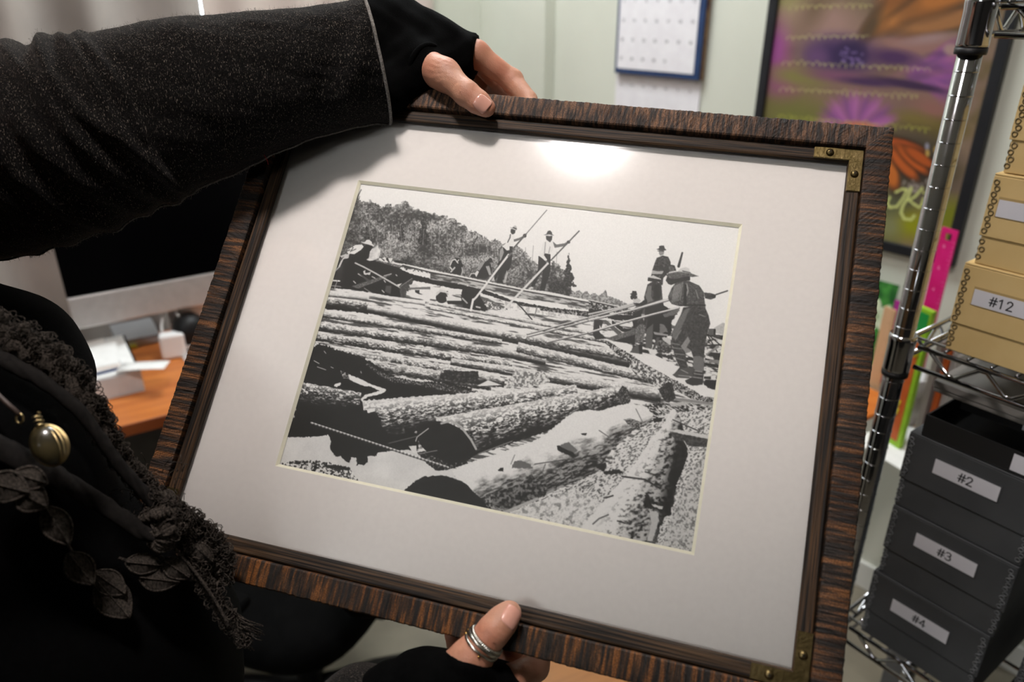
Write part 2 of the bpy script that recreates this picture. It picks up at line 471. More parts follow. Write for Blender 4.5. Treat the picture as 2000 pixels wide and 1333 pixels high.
lip_h = mat('grained_wood_horizontal', rgb(24, 18, 13), rgb(82, 61, 40), rough=0.6, spec=0.25, scale=1, stretch=(14, 620, 620), bump=0.6, bscale=1.3, lo=0.42, hi=0.68, detail=5)
lip_v = mat('grained_wood_vertical', rgb(24, 18, 13), rgb(82, 59, 38), rough=0.6, spec=0.25, scale=1, stretch=(620, 14, 620), bump=0.6, bscale=1.3, lo=0.42, hi=0.68, detail=5)
brass = mat('aged_brass', rgb(96, 83, 52), rgb(120, 104, 70), rough=0.42, metal=1.0, scale=160, bump=0.25, bscale=500)
brass_d = mat('screw_recess', rgb(28, 22, 14), rough=0.6, metal=0.6)
board_m = mat('mat_board', rgb(226, 219, 215), rgb(229, 222, 218), rough=0.85, scale=200, bump=0.03, bscale=1500)
core_m = mat('mat_core', rgb(238, 232, 210), rgb(242, 237, 217), rough=0.9, scale=300)
kraft = mat('kraft_paper', rgb(142, 112, 78), rgb(152, 121, 86), rough=0.85, scale=60)

frame = thing('picture_frame', 'dark rough-sawn wooden picture frame with brass corners and old logging photograph in both hands', 'picture frame', M=FM)

def side(axis, sgn, i0, i1, o0, o1, name, m, prof, jit, seg, seed):
    """one mitred moulding: prof lists (how far from the inner to the outer edge, height)"""
    rings = []
    for k in range(seg + 1):
        t = k / seg; ring = []
        for j, (q, w) in enumerate(prof):
            half = i0 + (o0 - i0) * q; off = i1 + (o1 - i1) * q
            s = -half + 2 * half * t
            e = 0 if k in (0, seg) else 1
            jo = jit * (n1(t * seg * 0.43, seed + 3) - 0.5 + 0.8 * (n1(t * seg * 1.7, seed + 5) - 0.5)) * e if q > 0.9 else 0
            jw = jit * 0.8 * (n1(t * seg * 0.6 + q * 5, seed + 7) - 0.5 + 0.7 * (n1(t * seg * 2.3 + q * 3, seed + 9) - 0.5)) * e if w > 0 and jit else 0
            off += jo
            p = (s, sgn * off) if axis == 'h' else (sgn * off, s)
            ring.append(Vector((p[0], p[1], w + jw)))
        rings.append(ring)
    return MB().loft(rings, smooth=False).build(name, m, frame)
rp_ = [(0.0, -0.013), (0.0, 0.0125), (0.06, 0.0134), (0.3, 0.0136), (0.55, 0.0136), (0.8, 0.0135), (0.95, 0.0132), (1.0, 0.0120), (1.0, 0.002), (1.0, -0.013)]
side('h', 1, SU + 0.0004, SV + 0.0004, OU, OV, 'outer_rail', rail_h, rp_, 0.0007, 420, 11)
side('h', -1, SU + 0.0004, SV + 0.0004, OU, OV, 'outer_rail', rail_b, rp_, 0.0007, 420, 22)
side('v', 1, SV + 0.0004, SU + 0.0004, OV, OU, 'outer_rail', rail_v, rp_, 0.0007, 340, 33)
side('v', -1, SV + 0.0004, SU + 0.0004, OV, OU, 'outer_rail', rail_v, rp_, 0.0009, 340, 44)
lp_ = [(0.0, 0.0036), (0.0, 0.0066), (0.10, 0.0078), (0.25, 0.0082), (0.85, 0.0084), (0.93, 0.0078), (1.0, 0.0066), (1.0, -0.011), (0.2, -0.011), (0.2, 0.0034)]
side('h', 1, LU, LV, SU, SV, 'inner_rail', lip_h, lp_, 0, 12, 1)
side('h', -1, LU, LV, SU, SV, 'inner_rail', lip_h, lp_, 0, 12, 2)
side('v', 1, LV, LU, SV, SU, 'inner_rail', lip_v, lp_, 0, 12, 3)
side('v', -1, LV, LU, SV, SU, 'inner_rail', lip_v, lp_, 0, 12, 4)

def bracket(su, sv):
    a, b, wd = 0.2560, 0.2057, 0.0103
    ln = 0.0375
    poly = [(a, b), (a - ln, b), (a - ln, b - wd), (a - wd, b - wd), (a - wd, b - ln), (a, b - ln)]
    poly = [(su * x, sv * y) for x, y in poly]
    if su * sv < 0: poly = poly[::-1]
    bm = bmesh.new()
    vs = [bm.verts.new((x, y, 0.0084)) for x, y in poly]
    f = bm.faces.new(vs); r = bmesh.ops.extrude_face_region(bm, geom=[f])
    for v in [g for g in r['geom'] if isinstance(g, bmesh.types.BMVert)]: v.co.z += 0.0013
    bmesh.ops.bevel(bm, geom=[e for e in bm.edges if all(v.co.z > 0.009 for v in e.verts)], offset=0.0004, segments=2, affect='EDGES')
    bmesh.ops.recalc_face_normals(bm, faces=bm.faces[:])
    me = bpy.data.meshes.new('corner_bracket'); bm.to_mesh(me); bm.free(); me.materials.append(brass)
    o = bpy.data.objects.new('corner_bracket', me); COL.objects.link(o); o.parent = frame
    o['label'] = 'aged brass corner bracket'
    for (x, y, rot) in ((a - 0.0255, b - wd * 0.5, 0.5), (a - wd * 0.52, b - 0.0225, 0.9)):
        M = Matrix.Translation((su * x, sv * y, 0.0097)) @ Matrix.Rotation(rot, 4, 'Z')
        sc = MB().lathe([(0.0031, 0), (0.0031, 0.0005), (0.0028, 0.0012), (0.0020, 0.0019), (0.0010, 0.0022), (0.0002, 0.0023)], 24, M)
        so = sc.build('screw', brass, o)
        g = MB().box((-0.0015, -0.0003, 0.0014), (0.0015, 0.0003, 0.00236), M).box((-0.0003, -0.0015, 0.0014), (0.0003, -0.00031, 0.00236), M).box((-0.0003, 0.00031, 0.0014), (0.0003, 0.0015, 0.00236), M)
        g.build('screw_slot', brass_d, o)
for su in (1, -1):
    for sv in (1, -1): bracket(su, sv)

# white mat board with its bevelled window
WU, WV, IU, IV, DEP = 0.17145, 0.13335, 0.1692, 0.1311, -0.0024
bw = MB()
eu, ev = LU + 0.008, LV + 0.008
for (x0, y0, x1, y1) in ((-eu, WV, eu, ev), (-eu, -ev, eu, -WV), (-eu, -WV, -WU, WV), (WU, -WV, eu, WV)):
    bw.box((x0, y0, DEP), (x1, y1, 0.0))
board = bw.build('mat_board', board_m, frame)
cw = MB()
for q in (((-WU, WV), (WU, WV), (IU, IV), (-IU, IV)), ((WU, WV), (WU, -WV), (IU, -IV), (IU, IV)),
          ((WU, -WV), (-WU, -WV), (-IU, -IV), (IU, -IV)), ((-WU, -WV), (-WU, WV), (-IU, IV), (-IU, -IV))):
    (a, b, c, d) = q
    cw.add([(a[0], a[1], -0.00002), (b[0], b[1], -0.00002), (c[0], c[1], DEP), (d[0], d[1], DEP), (a[0], a[1], DEP), (b[0], b[1], DEP)],
           [(0, 1, 2, 3), (0, 3, 4), (1, 5, 2), (0, 4, 5, 1), (3, 2, 5, 4)])
cb = cw.build('bevelled_edge', core_m, board)
MB().box((-eu, -ev, -0.0075), (eu, ev, -0.0050)).build('backing_board', kraft, frame)

glz = bpy.data.materials.new('picture_glass'); glz.use_nodes = True
gn, gk = glz.node_tree.nodes, glz.node_tree.links
gn.remove(gn['Principled BSDF'])
tr = gn.new('ShaderNodeBsdfTransparent'); tr.inputs['Color'].default_value = (0.985, 0.99, 0.985, 1)
gs = gn.new('ShaderNodeBsdfGlossy'); gs.inputs['Roughness'].default_value = 0.11
fr = gn.new('ShaderNodeFresnel'); fr.inputs['IOR'].default_value = 1.40; mx = gn.new('ShaderNodeMixShader')
gk.new(fr.outputs[0], mx.inputs[0]); gk.new(tr.outputs[0], mx.inputs[1]); gk.new(gs.outputs[0], mx.inputs[2])
gk.new(mx.outputs[0], gn['Material Output'].inputs['Surface'])
MB().box((-eu, -ev, 0.0006), (eu, ev, 0.0026)).build('glass_pane', glz, frame)
# ================================================================== the old black-and-white print: log drivers on a boom
PX0, PY0, PS = 526.0, 336.0, 2                   # drawing sheet, two samples per unit
PW, PH = 940, 764
GX, GY = np.meshgrid((np.arange(PW * PS) + 0.5) / PS + PX0, (np.arange(PH * PS) + 0.5) / PS + PY0)
IMG = np.full(GX.shape, 0.95)
def zz(o, s):
    return lambda *p: [(o[0] + p[i] / s, o[1] + p[i + 1] / s) for i in range(0, len(p), 2)]
Z1, Z2, Z3 = zz((620, 380), 5.554), zz((840, 410), 5.553), zz((1150, 470), 4.445)
Z4, Z5 = zz((560, 620), 4.545), zz((980, 640), 4.348)
ZA, ZB, ZC, ZD = zz((520, 640), 3.602), zz((960, 700), 3.333), zz((540, 340), 3.702), zz((1000, 400), 3.702)
def win_(pts, pad=2):
    xs, ys = [p[0] for p in pts], [p[1] for p in pts]
    i0, i1 = max(0, int((min(ys) - pad - PY0) * PS)), min(IMG.shape[0], int((max(ys) + pad - PY0) * PS) + 1)
    j0, j1 = max(0, int((min(xs) - pad - PX0) * PS)), min(IMG.shape[1], int((max(xs) + pad - PX0) * PS) + 1)
    return slice(i0, i1), slice(j0, j1)
def inside(pts, X, Y):
    m = np.zeros(X.shape, bool); n = len(pts)
    for i in range(n):
        (x0, y0), (x1, y1) = pts[i], pts[(i + 1) % n]
        if y0 == y1: continue
        m ^= ((y0 > Y) != (y1 > Y)) & (X < (x1 - x0) * (Y - y0) / (y1 - y0) + x0)
    return m
def smo(x, a, b):
    t = np.clip((x - a) / (b - a), 0, 1); return t * t * (3 - 2 * t)
def pol(pts, val, rag=0.0, seed=1, f=0.35, a=1.0):
    """fills a shape; val is a grey or a function of the sheet coordinates; rag makes its edge ragged"""
    sl = win_(pts, 2 + rag * 2); X, Y = GX[sl], GY[sl]
    if X.size == 0: return
    if rag:
        dx = (fbm(X * f, Y * f, seed, 3) - 0.5) * 4 * rag; dy = (fbm(X * f + 31, Y * f, seed + 5, 3) - 0.5) * 4 * rag
        m = inside(pts, X + dx, Y + dy)
    else: m = inside(pts, X, Y)
    v = val(X, Y) if callable(val) else np.full(X.shape, val)
    IMG[sl] = np.where(m, IMG[sl] * (1 - a) + v * a, IMG[sl])
def seg(p, q, r0, r1, val, rag=0.0):
    """a straight pole"""
    sl = win_([p, q], max(r0, r1) + 2); X, Y = GX[sl], GY[sl]
    if X.size == 0: return
    dx, dy = q[0] - p[0], q[1] - p[1]; l2 = dx * dx + dy * dy
    t = np.clip(((X - p[0]) * dx + (Y - p[1]) * dy) / l2, 0, 1)
    d = np.hypot(X - p[0] - t * dx, Y - p[1] - t * dy); r = r0 + (r1 - r0) * t
    s = ((X - p[0]) * -dy + (Y - p[1]) * dx) / math.sqrt(l2) / np.maximum(r, 0.1)
    v = val(t, s) if callable(val) else val
    al = np.clip((r - d) * PS + 0.5, 0, 1)
    IMG[sl] = IMG[sl] * (1 - al) + v * al
def pen(pts, r, val):
    for p, q in zip(pts[:-1], pts[1:]): seg(p, q, r, r, val)
def disc(c, rx, ry, val, ang=0.0):
    pts = [(c[0] + rx * math.cos(a) * math.cos(ang) - ry * math.sin(a) * math.sin(ang), c[1] + rx * math.cos(a) * math.sin(ang) + ry * math.sin(a) * math.cos(ang))
           for a in [2 * math.pi * k / 28 for k in range(28)]]
    pol(pts, val)
def streak(ang, fx, fy, lo, hi, t0, t1, seed):
    """bark or ripples: stretched noise, hardened like the old film"""
    c, s = math.cos(ang), math.sin(ang)
    def fn(X, Y):
        u, v = X * c + Y * s, -X * s + Y * c
        n = fbm(u * fx, v * fy, seed, 4)
        return lo + (hi - lo) * smo(n, t0, t1)
    return fn
def speck(f, lo, hi, t0, t1, seed, f2=None):
    return lambda X, Y: lo + (hi - lo) * smo(fbm(X * f, Y * (f2 or f), seed, 4), t0, t1)
BLK, WHT = 0.05, 0.93
def log(p, q, r0, r1, bark=0.5, shade=0.25, top=WHT, seed=1, rough=1.6, f=0.35, gap=0.0):
    """a floating log: sunlit back, bark speckle, black underside"""
    L = max(r0, r1); sl = win_([p, q], L * 1.6 + 4); X, Y = GX[sl], GY[sl]
    dx, dy = q[0] - p[0], q[1] - p[1]; l = math.hypot(dx, dy)
    u = ((X - p[0]) * dx + (Y - p[1]) * dy) / l; v = ((X - p[0]) * -dy + (Y - p[1]) * dx) / l
    t = u / l; r = r0 + (r1 - r0) * np.clip(t, 0, 1)
    nz = fbm(u * f, v * f * 1.5, seed, 4)
    edge = (fbm(u * 0.22, v * 0.1, seed + 3, 3) - 0.5) * 2 * rough
    s = (v + edge) / r
    n2 = fbm(u * f * 0.55, v * f * 1.9, seed + 8, 5)
    lit = smo(s + (n2 - 0.5) * 2.2 * bark, shade - 0.55, shade + 0.55)
    val = top * (1 - lit) + BLK * lit
    nz = 0.6 * nz + 0.4 * fbm(u * 0.09, v * 0.30, seed + 21, 3); spk = smo(nz, 0.38, 0.60)
    mid = np.exp(-((s - shade + 0.15) / 0.7) ** 2)
    val = val * (1 - bark * mid * (1 - spk)) + bark * mid * spk * 0.12
    al = np.clip((1 - np.abs(s)) * r * PS * 0.7, 0, 1) * ((t > 0) & (t < 1))
    if gap: al = np.maximum(al, 0)
    IMG[sl] = IMG[sl] * (1 - al) + np.clip(val, BLK, 0.97) * al

# --- far shore and woods
pol([(1395, 640), (1412, 630), (1422, 634), (1422, 672), (1395, 672)], speck(0.2, 0.70, 0.78, 0.3, 0.7, 3))
pol([(1108, 573), (1116, 566), (1124, 571), (1131, 567), (1138, 572), (1146, 568), (1152, 575), (1160, 572), (1168, 577), (1176, 574), (1182, 566), (1187, 578), (1196, 581), (1205, 584),
     (1218, 590), (1228, 596), (1228, 612), (1108, 600)], speck(0.45, 0.40, 0.72, 0.3, 0.7, 12), rag=1.2, seed=4)
forest = [(660, 372), (694, 368), (699, 380), (703, 392), (713, 394), (722, 391), (731, 396), (738, 400), (744, 406), (752, 401), (760, 399), (768, 403), (775, 399), (783, 397), (790, 393), (797, 394),
          (803, 403), (810, 411), (818, 409), (828, 414), (836, 417), (848, 416), (858, 421), (868, 421), (878, 427), (888, 429), (898, 437), (909, 441), (916, 452), (926, 452), (936, 456), (946, 462), (957, 471),
          (966, 468), (974, 470), (981, 477), (990, 476), (1000, 480), (1012, 482), (1020, 487), (1027, 493), (1034, 505), (1041, 508), (1048, 514), (1060, 522), (1072, 520), (1080, 510), (1090, 515),
          (1098, 530), (1112, 545), (1115, 566), (1112, 580), (1060, 572), (980, 560), (860, 536), (735, 516), (640, 520)]
def woods(X, Y):
    big = fbm(X * 0.035, Y * 0.045, 5, 4); fine = fbm(X * 0.32, Y * 0.36, 6, 4); tw = fbm(X * 0.9 + Y * 0.4, Y * 0.5 - X * 0.2, 9, 3)
    v = 0.17 + 0.66 * smo(0.5 * big + 0.5 * fine, 0.32, 0.66) * smo(tw, 0.05, 0.70)
    dark = smo(Y - (455 + (X - 690) * 0.18), -10, 70) * 0.30 + smo(715 - X, 0, 40) * 0.25
    return np.clip(v * (1 - dark) + 0.06 * tw, 0.06, 0.85)
pol(forest, woods, rag=2.6, seed=21, f=0.30)
def conifer(x, y0, y1, w, v=0.10, seed=1):
    pts = [(x, y0)]; n = 7
    for k in range(1, n + 1):
        pts.append((x + w * k / n * (1.0 if k % 2 else 0.55), y0 + (y1 - y0) * k / n))
    for k in range(n, 0, -1):
        pts.append((x - w * k / n * (0.55 if k % 2 else 1.0), y0 + (y1 - y0) * k / n))
    pol(pts, speck(0.55, v, v + 0.30, 0.42, 0.75, seed), rag=1.6, seed=seed)
conifer(827, 416, 478, 15, 0.10, 31); conifer(784, 434, 470, 9, 0.10, 32); conifer(716, 440, 470, 9, 0.12, 33)
conifer(1110, 495, 560, 17, 0.06, 34); conifer(1080, 508, 560, 14, 0.14, 35)
pol([(1072, 552), (1085, 545), (1100, 552), (1113, 562), (1116, 574), (1108, 580), (1072, 572)], speck(0.5, 0.07, 0.34, 0.4, 0.75, 36), rag=1.5)
seg((932, 462), (919, 488), 1.0, 0.8, 0.16); seg((694, 392), (705, 370), 1.2, 0.7, 0.25); pen([(696, 384), (690, 378), (694, 372)], 0.9, 0.3)
for k in range(26):
    x = 705 + k * 15.3; y = 420 + (x - 700) * 0.16 + 18 * n1(k * 1.7, 2)
    seg((x, y), (x + 6 * (n1(k, 4) - 0.5), y + 30), 0.5, 0.4, 0.62)

# --- the water and its drifting logs
pol([(526, 566), (660, 560), (860, 566), (1000, 590), (1160, 617), (1240, 622), (1420, 655), (1466, 1100), (526, 1100)], streak(0.17, 0.030, 0.26, 0.30, WHT, 0.36, 0.52, 41))
# dark trestle on the left and the landing stage running across
pol(Z1(130, 900, 160, 800, 230, 720, 300, 680, 520, 690, 640, 725, 840, 780, 1010, 860, 1333, 940, 1333, 990, 1040, 930, 940, 1140, 780, 1100, 560, 1060, 360, 1030, 100, 1010), 0.07, rag=0.8)
for q in ((440, 860, 560, 930), (390, 940, 410, 960), (700, 1040, 720, 1060), (720, 930, 735, 950), (850, 870, 860, 880), (590, 890, 620, 905)): pen(Z1(*q), 1.2, 0.75)
pol(Z1(140, 920, 245, 930, 245, 945, 140, 940), WHT); pol(Z1(265, 825, 325, 795, 340, 830, 275, 832), WHT)
pol(Z1(105, 975, 280, 995, 280, 1008, 105, 990), 0.5); pen(Z1(215, 930, 178, 1030), 0.8, 0.6)
pol(Z1(495, 830, 515, 815, 520, 850, 575, 840, 570, 870, 505, 870), 0.85, rag=0.6)
pol(Z1(365, 995, 560, 930, 700, 885, 800, 855, 805, 870, 700, 920, 560, 975, 440, 1020), speck(0.7, 0.28, 0.5, 0.3, 0.7, 55)); pen(Z1(720, 880, 800, 858), 0.8, 0.8)
pol(Z1(440, 850, 470, 860, 570, 930, 545, 950), 0.28); pol(Z1(740, 990, 800, 990, 790, 1080, 730, 1050), 0.3)
pol(Z1(885, 1000, 1030, 905, 1035, 930, 975, 1030, 945, 1140, 900, 1130), speck(0.7, 0.18, 0.36, 0.3, 0.7, 56)); pen(Z1(890, 1000, 1025, 908), 0.7, 0.6)
pol(Z1(860, 975, 920, 960, 880, 1000), WHT); pol(Z1(965, 1040, 1040, 1030, 1100, 1080, 1220, 1130, 1215, 1165, 1120, 1130, 960, 1090), WHT)
pol(Z1(990, 980, 1060, 965, 1100, 1000, 1000, 1005), 0.88); pol(Z1(980, 1010, 1333, 995, 1333, 1025, 980, 1030), 0.45)
pol(Z1(1100, 1040, 1280, 1035, 1270, 1090, 1230, 1110, 1110, 1070), WHT); pol(Z1(1055, 1035, 1105, 1035, 1100, 1080, 1060, 1060), 0.1)
pen(Z1(405, 740, 500, 785, 640, 860, 890, 1005), 1.6, 0.80); pen(Z1(890, 1000, 980, 1045), 1.0, 0.25); pen(Z1(505, 1015, 575, 1060), 0.8, 0.6)
pol(Z2(0, 740, 300, 800, 600, 870, 900, 985, 1300, 1060, 1777, 1110, 1777, 1160, 1300, 1115, 900, 1020, 620, 920, 420, 870, 300, 860, 0, 800), 0.07, rag=0.9)
pol(Z2(0, 680, 300, 735, 600, 790, 1000, 880, 1300, 930, 1777, 1015, 1777, 1075, 1300, 1000, 900, 950, 600, 865, 300, 800, 0, 755), streak(0.2, 0.06, 0.30, 0.26, 0.78, 0.34, 0.62, 61))
pol(Z2(-560, 520, 0, 645, 300, 705, 600, 768, 1000, 850, 1300, 890, 1777, 990, 1777, 1012, 1300, 925, 1000, 872, 600, 792, 300, 728, 0, 672, -560, 548), 0.93, rag=0.5)
pen(Z2(-300, 600, 0, 676, 300, 731, 600, 795, 1000, 875, 1300, 928, 1777, 1016), 1.1, 0.12)
pol(Z3(0, 515, 100, 535, 260, 570, 400, 600, 480, 640, 480, 660, 400, 655, 200, 620, 0, 610), speck(0.4, 0.07, 0.75, 0.42, 0.62, 62)); pen(Z3(0, 514, 260, 572), 0.9, 0.92); pen(Z3(0, 522, 260, 580), 0.7, 0.1)
pol(Z3(0, 590, 100, 600, 200, 640, 430, 650, 430, 690, 250, 690, 0, 640), 0.08, rag=0.8)
# under the stage: barrel, stumps and pale water
pol(Z2(0, 830, 110, 840, 180, 880, 120, 900, 60, 960, 0, 945), WHT); disc(Z2(125, 950)[0], 11.5, 11, 0.12); pol(Z2(60, 900, 110, 860, 180, 880, 170, 900, 110, 890, 70, 930), 0.86)
pol(Z2(190, 860, 330, 870, 340, 920, 250, 915, 200, 940), WHT); pol(Z2(170, 940, 330, 960, 330, 985, 250, 1000, 180, 1000), 0.9); pol(Z2(180, 985, 340, 985, 350, 1030, 190, 1020), 0.1)
pol(Z2(345, 860, 520, 880, 560, 960, 620, 1080, 600, 1100, 480, 1090, 360, 1070, 330, 960), 0.07, rag=1.2); pen(Z2(350, 960, 400, 1010), 1.6, 0.7); pen(Z2(500, 1050, 540, 1060), 1.6, 0.8)
pol(Z2(530, 930, 620, 960, 830, 1060, 840, 1085, 760, 1060, 560, 970), 0.36); pol(Z2(560, 975, 700, 1010, 820, 1090, 640, 1075, 600, 1010), speck(0.4, 0.3, 0.9, 0.4, 0.6, 64))
pol(Z2(760, 975, 930, 1010, 990, 1040, 1777, 1130, 1777, 1190, 1400, 1170, 900, 1090, 830, 1060), speck(0.25, 0.75, 0.95, 0.3, 0.6, 65))
pol(Z2(1180, 1060, 1777, 1120, 1777, 1170, 1500, 1130, 1200, 1090), speck(0.4, 0.06, 0.6, 0.45, 0.6, 66))
pen(Z2(940, 1010, 1000, 1070, 1105, 1190), 1.1, 0.12); pen(Z2(1160, 1045, 1130, 1165), 0.9, 0.5); pen(Z2(1000, 1030, 1025, 1018), 0.8, 0.5); pen(Z2(1585, 1120, 1580, 1160), 1.2, 0.9)

# --- logs lying across, from the far side to the near side
log((683, 571), (830, 592), 3.5, 5, 0.1, 0.7, seed=70, rough=0.6); log((838, 592), (1230, 664), 3, 5, 0.35, 0.55, seed=71, rough=0.8)
log((840, 602), (1215, 672), 3, 5, 0.5, 0.45, seed=72, rough=0.8)
log((634, 572), (720, 582), 7, 6, 0.15, 0.6, seed=73, rough=0.7); log((622, 590), (720, 602), 12, 11, 0.55, -0.15, seed=74, rough=2.6)
log((716, 603), (1231, 706), 8, 13, 0.22, 0.02, seed=75, rough=1.0); log((618, 612), (980, 668), 7, 6, 0.45, 0.35, seed=76, rough=1.4)
log((980, 652), (1300, 708), 7, 10, 0.6, 0.5, seed=77, rough=1.6)
log((606, 634), (1000, 692), 10, 9, 0.6, 0.25, seed=78, rough=2.0); log((600, 655), (1000, 714), 9, 9, 0.75, 0.3, seed=79, rough=2.0)
log((975, 688), (1066, 706), 8, 9, 0.3, 0.0, seed=80, rough=1.0)
log((592, 676), (900, 724), 9, 8, 0.7, 0.4, seed=81, rough=2.0); log((1010, 678), (1310, 748), 10, 11, 0.55, 0.45, seed=82, rough=1.6)
log((880, 706), (1292, 772), 7, 15, 0.35, 0.25, seed=83, rough=1.5); log((590, 690), (960, 752), 11, 12, 0.6, 0.35, seed=84, rough=2.2)
log((860, 728), (985, 748), 12, 10, 0.5, -0.1, seed=85, rough=2.0)
for k in range(60):
    x = 612 + 600 * n1(k * 3.3, 6); y = 605 + (x - 612) * 0.17 + 95 * n1(k * 5.1, 7); l = 8 + 22 * n1(k * 2.2, 8)
    seg((x, y), (x + l, y + l * 0.17), 0.7, 0.5, 0.12 if k % 3 else 0.95)
# chute plank and bank at the right
pol(Z5(860, 95, 1040, 100, 1100, 190, 1290, 230, 1450, 330, 1550, 340, 1840, 470, 1860, 400, 1890, 60, 1760, 60, 1720, 300, 1500, 200, 1200, 60), streak(0.2, 0.08, 0.3, 0.12, 0.9, 0.40, 0.55, 90))
pol(Z5(880, 95, 990, 105, 1110, 150, 1100, 215, 1190, 225, 1300, 232, 1440, 300, 1560, 370, 1450, 400, 1560, 430, 1850, 545, 1850, 600, 1640, 570, 1420, 440, 1180, 290, 1090, 225, 960, 150), 0.93)
pol(Z5(850, 100, 960, 150, 1090, 225, 1200, 300, 1380, 400, 1500, 460, 1720, 590, 1830, 605, 1825, 640, 1620, 610, 1450, 520, 1280, 400, 1080, 300, 960, 210), speck(0.5, 0.06, 0.8, 0.42, 0.60, 91), rag=1.0)
pol(Z5(1085, 270, 1180, 290, 1420, 420, 1500, 520, 1420, 560, 1330, 510, 1130, 390, 1085, 330), speck(0.35, 0.2, 0.9, 0.36, 0.62, 92))
pol(Z5(1330, 520, 1370, 500, 1415, 455, 1445, 480, 1480, 600, 1410, 640, 1370, 610), speck(0.5, 0.07, 0.35, 0.4, 0.75, 93), rag=1.0)
pol(Z5(1220, 650, 1480, 640, 1830, 620, 1780, 1000, 1780, 1100, 1100, 1000, 1250, 800), streak(0.35, 0.20, 0.42, 0.06, 0.88, 0.40, 0.60, 94))
pol(Z5(1490, 610, 1530, 595, 1810, 640, 1815, 670, 1560, 640), 0.72, rag=0.8); pol(Z5(1420, 645, 1540, 630, 1580, 655, 1440, 672), 0.78)

# --- the dark gap and its white splinter at the left
pol(Z4(30, 1000, 190, 300, 240, 260, 285, 232, 345, 245, 420, 282, 520, 312, 600, 330, 680, 360, 800, 430, 960, 530, 1100, 570, 1400, 575, 1560, 610, 1700, 665, 1500, 700, 1300, 728, 1000, 745, 850, 800, 860, 1000),
    speck(0.6, 0.05, 0.10, 0.60, 0.9, 100), rag=2.2, seed=3)
pol(Z4(690, 415, 720, 410, 860, 500, 1000, 545, 1200, 580, 1400, 590, 1560, 640, 1680, 660, 1560, 680, 1350, 640, 1150, 600, 960, 580, 860, 540), speck(0.7, 0.08, 0.62, 0.44, 0.66, 101), rag=1.5)
pol(Z4(1395, 470, 1700, 480, 1700, 560, 1660, 590, 1480, 570, 1390, 540), speck(0.5, 0.08, 0.4, 0.5, 0.8, 102), rag=1.2)
pol(Z4(545, 505, 640, 540, 740, 590, 880, 640, 872, 662, 800, 690, 720, 705, 660, 748, 652, 722, 690, 690, 820, 652, 745, 615, 690, 612, 600, 580, 552, 548), 0.93, rag=0.7)
pol(Z4(470, 470, 545, 500, 550, 550, 500, 540), speck(0.8, 0.1, 0.8, 0.45, 0.6, 103), rag=1)
for q in ((270, 440, 345, 466), (240, 385, 285, 410), (330, 300, 345, 320), (655, 480, 660, 495), (390, 440, 410, 450)): pen(Z4(*q), 0.9, 0.7)
log((575, 771), (702, 790), 27, 23, 0.9, -0.15, seed=110, rough=2.4, f=0.34)
pol(Z4(430, 590, 475, 580, 480, 600, 440, 620, 415, 612), 0.93, rag=0.6)
pen(Z4(380, 945, 450, 890), 1.6, 0.8); pen(Z4(500, 865, 540, 855), 1.4, 0.8); pen(Z4(480, 850, 490, 856), 1.2, 0.8)
# open water at the bottom left
pol(ZA(90, 975, 140, 770, 320, 765, 445, 755, 700, 900, 880, 860, 1020, 830, 1060, 880, 1250, 990, 1400, 1000, 1300, 1060, 1100, 1060, 1000, 1160, 950, 1180), speck(0.02, 0.86, 0.91, 0.3, 0.7, 120))
pol(ZA(140, 775, 165, 680, 300, 600, 640, 540, 800, 620, 1000, 700, 1070, 760, 1070, 860, 900, 865, 780, 880, 775, 905, 710, 905, 715, 935, 690, 970, 655, 965, 635, 970, 632, 920, 600, 915, 580, 952, 555, 940, 520, 905, 490, 912, 470, 885, 445, 850, 455, 800, 435, 755, 330, 768),
    speck(0.5, 0.05, 0.08, 0.55, 0.9, 121), rag=1.0)
pol(ZA(1060, 880, 1180, 860, 1300, 940, 1400, 930, 1420, 960, 1280, 1000, 1200, 1010, 1130, 960), speck(0.5, 0.06, 0.6, 0.55, 0.7, 122), rag=1.0)
pol(ZA(70, 985, 100, 955, 200, 940, 340, 935, 470, 955, 585, 985, 600, 1010, 640, 1070, 660, 1110), speck(0.35, 0.06, 0.92, 0.40, 0.56, 123), rag=1.2)
pol(ZA(400, 965, 500, 970, 590, 990, 580, 1005, 500, 1000, 420, 985), 0.1, rag=1.0)
# --- the three thick logs in front
log((712, 822), (1128, 768), 40, 17, 0.85, 0.25, seed=131, rough=2.6, f=0.30)
pol(ZA(690, 580, 770, 600, 810, 640, 800, 690, 850, 740, 880, 800, 700, 780, 640, 640), speck(0.6, 0.05, 0.2, 0.6, 0.9, 132), rag=1.6)
pol(ZA(700, 575, 770, 565, 760, 590, 715, 605), 0.93, rag=0.8)
log((862, 862), (1219, 772), 48, 20, 0.9, 0.15, seed=133, rough=2.4, f=0.28)
disc(ZA(1262, 805)[0], 60, 36, speck(0.3, 0.05, 0.13, 0.4, 0.8, 134), 0.42)
pen(ZA(1050, 800, 1060, 770, 1140, 710), 1.1, 0.75); pen(ZA(1230, 675, 1300, 655, 1370, 700, 1440, 790, 1475, 855), 2.2, 0.72); pen(ZA(860, 815, 1060, 765), 0.9, 0.4)
pen(ZA(1070, 890, 1200, 865), 1.0, 0.5); pen(ZA(1490, 890, 1729, 800), 1.2, 0.5); pol(ZA(1000, 835, 1055, 830, 1055, 885, 1030, 880), 0.9)
pol([(1215, 752), (1226, 760), (1232, 780), (1226, 792), (1214, 796), (1205, 770)], speck(0.6, 0.08, 0.5, 0.4, 0.7, 135), rag=1.0)
pol([(1005, 726), (1030, 727), (1062, 726), (1075, 745), (1055, 752), (1010, 756), (985, 760), (990, 745)], speck(0.3, 0.45, 0.9, 0.36, 0.6, 136), rag=1.0)
pol(ZA(1480, 410, 1560, 370, 1660, 405, 1500, 412), 0.92)
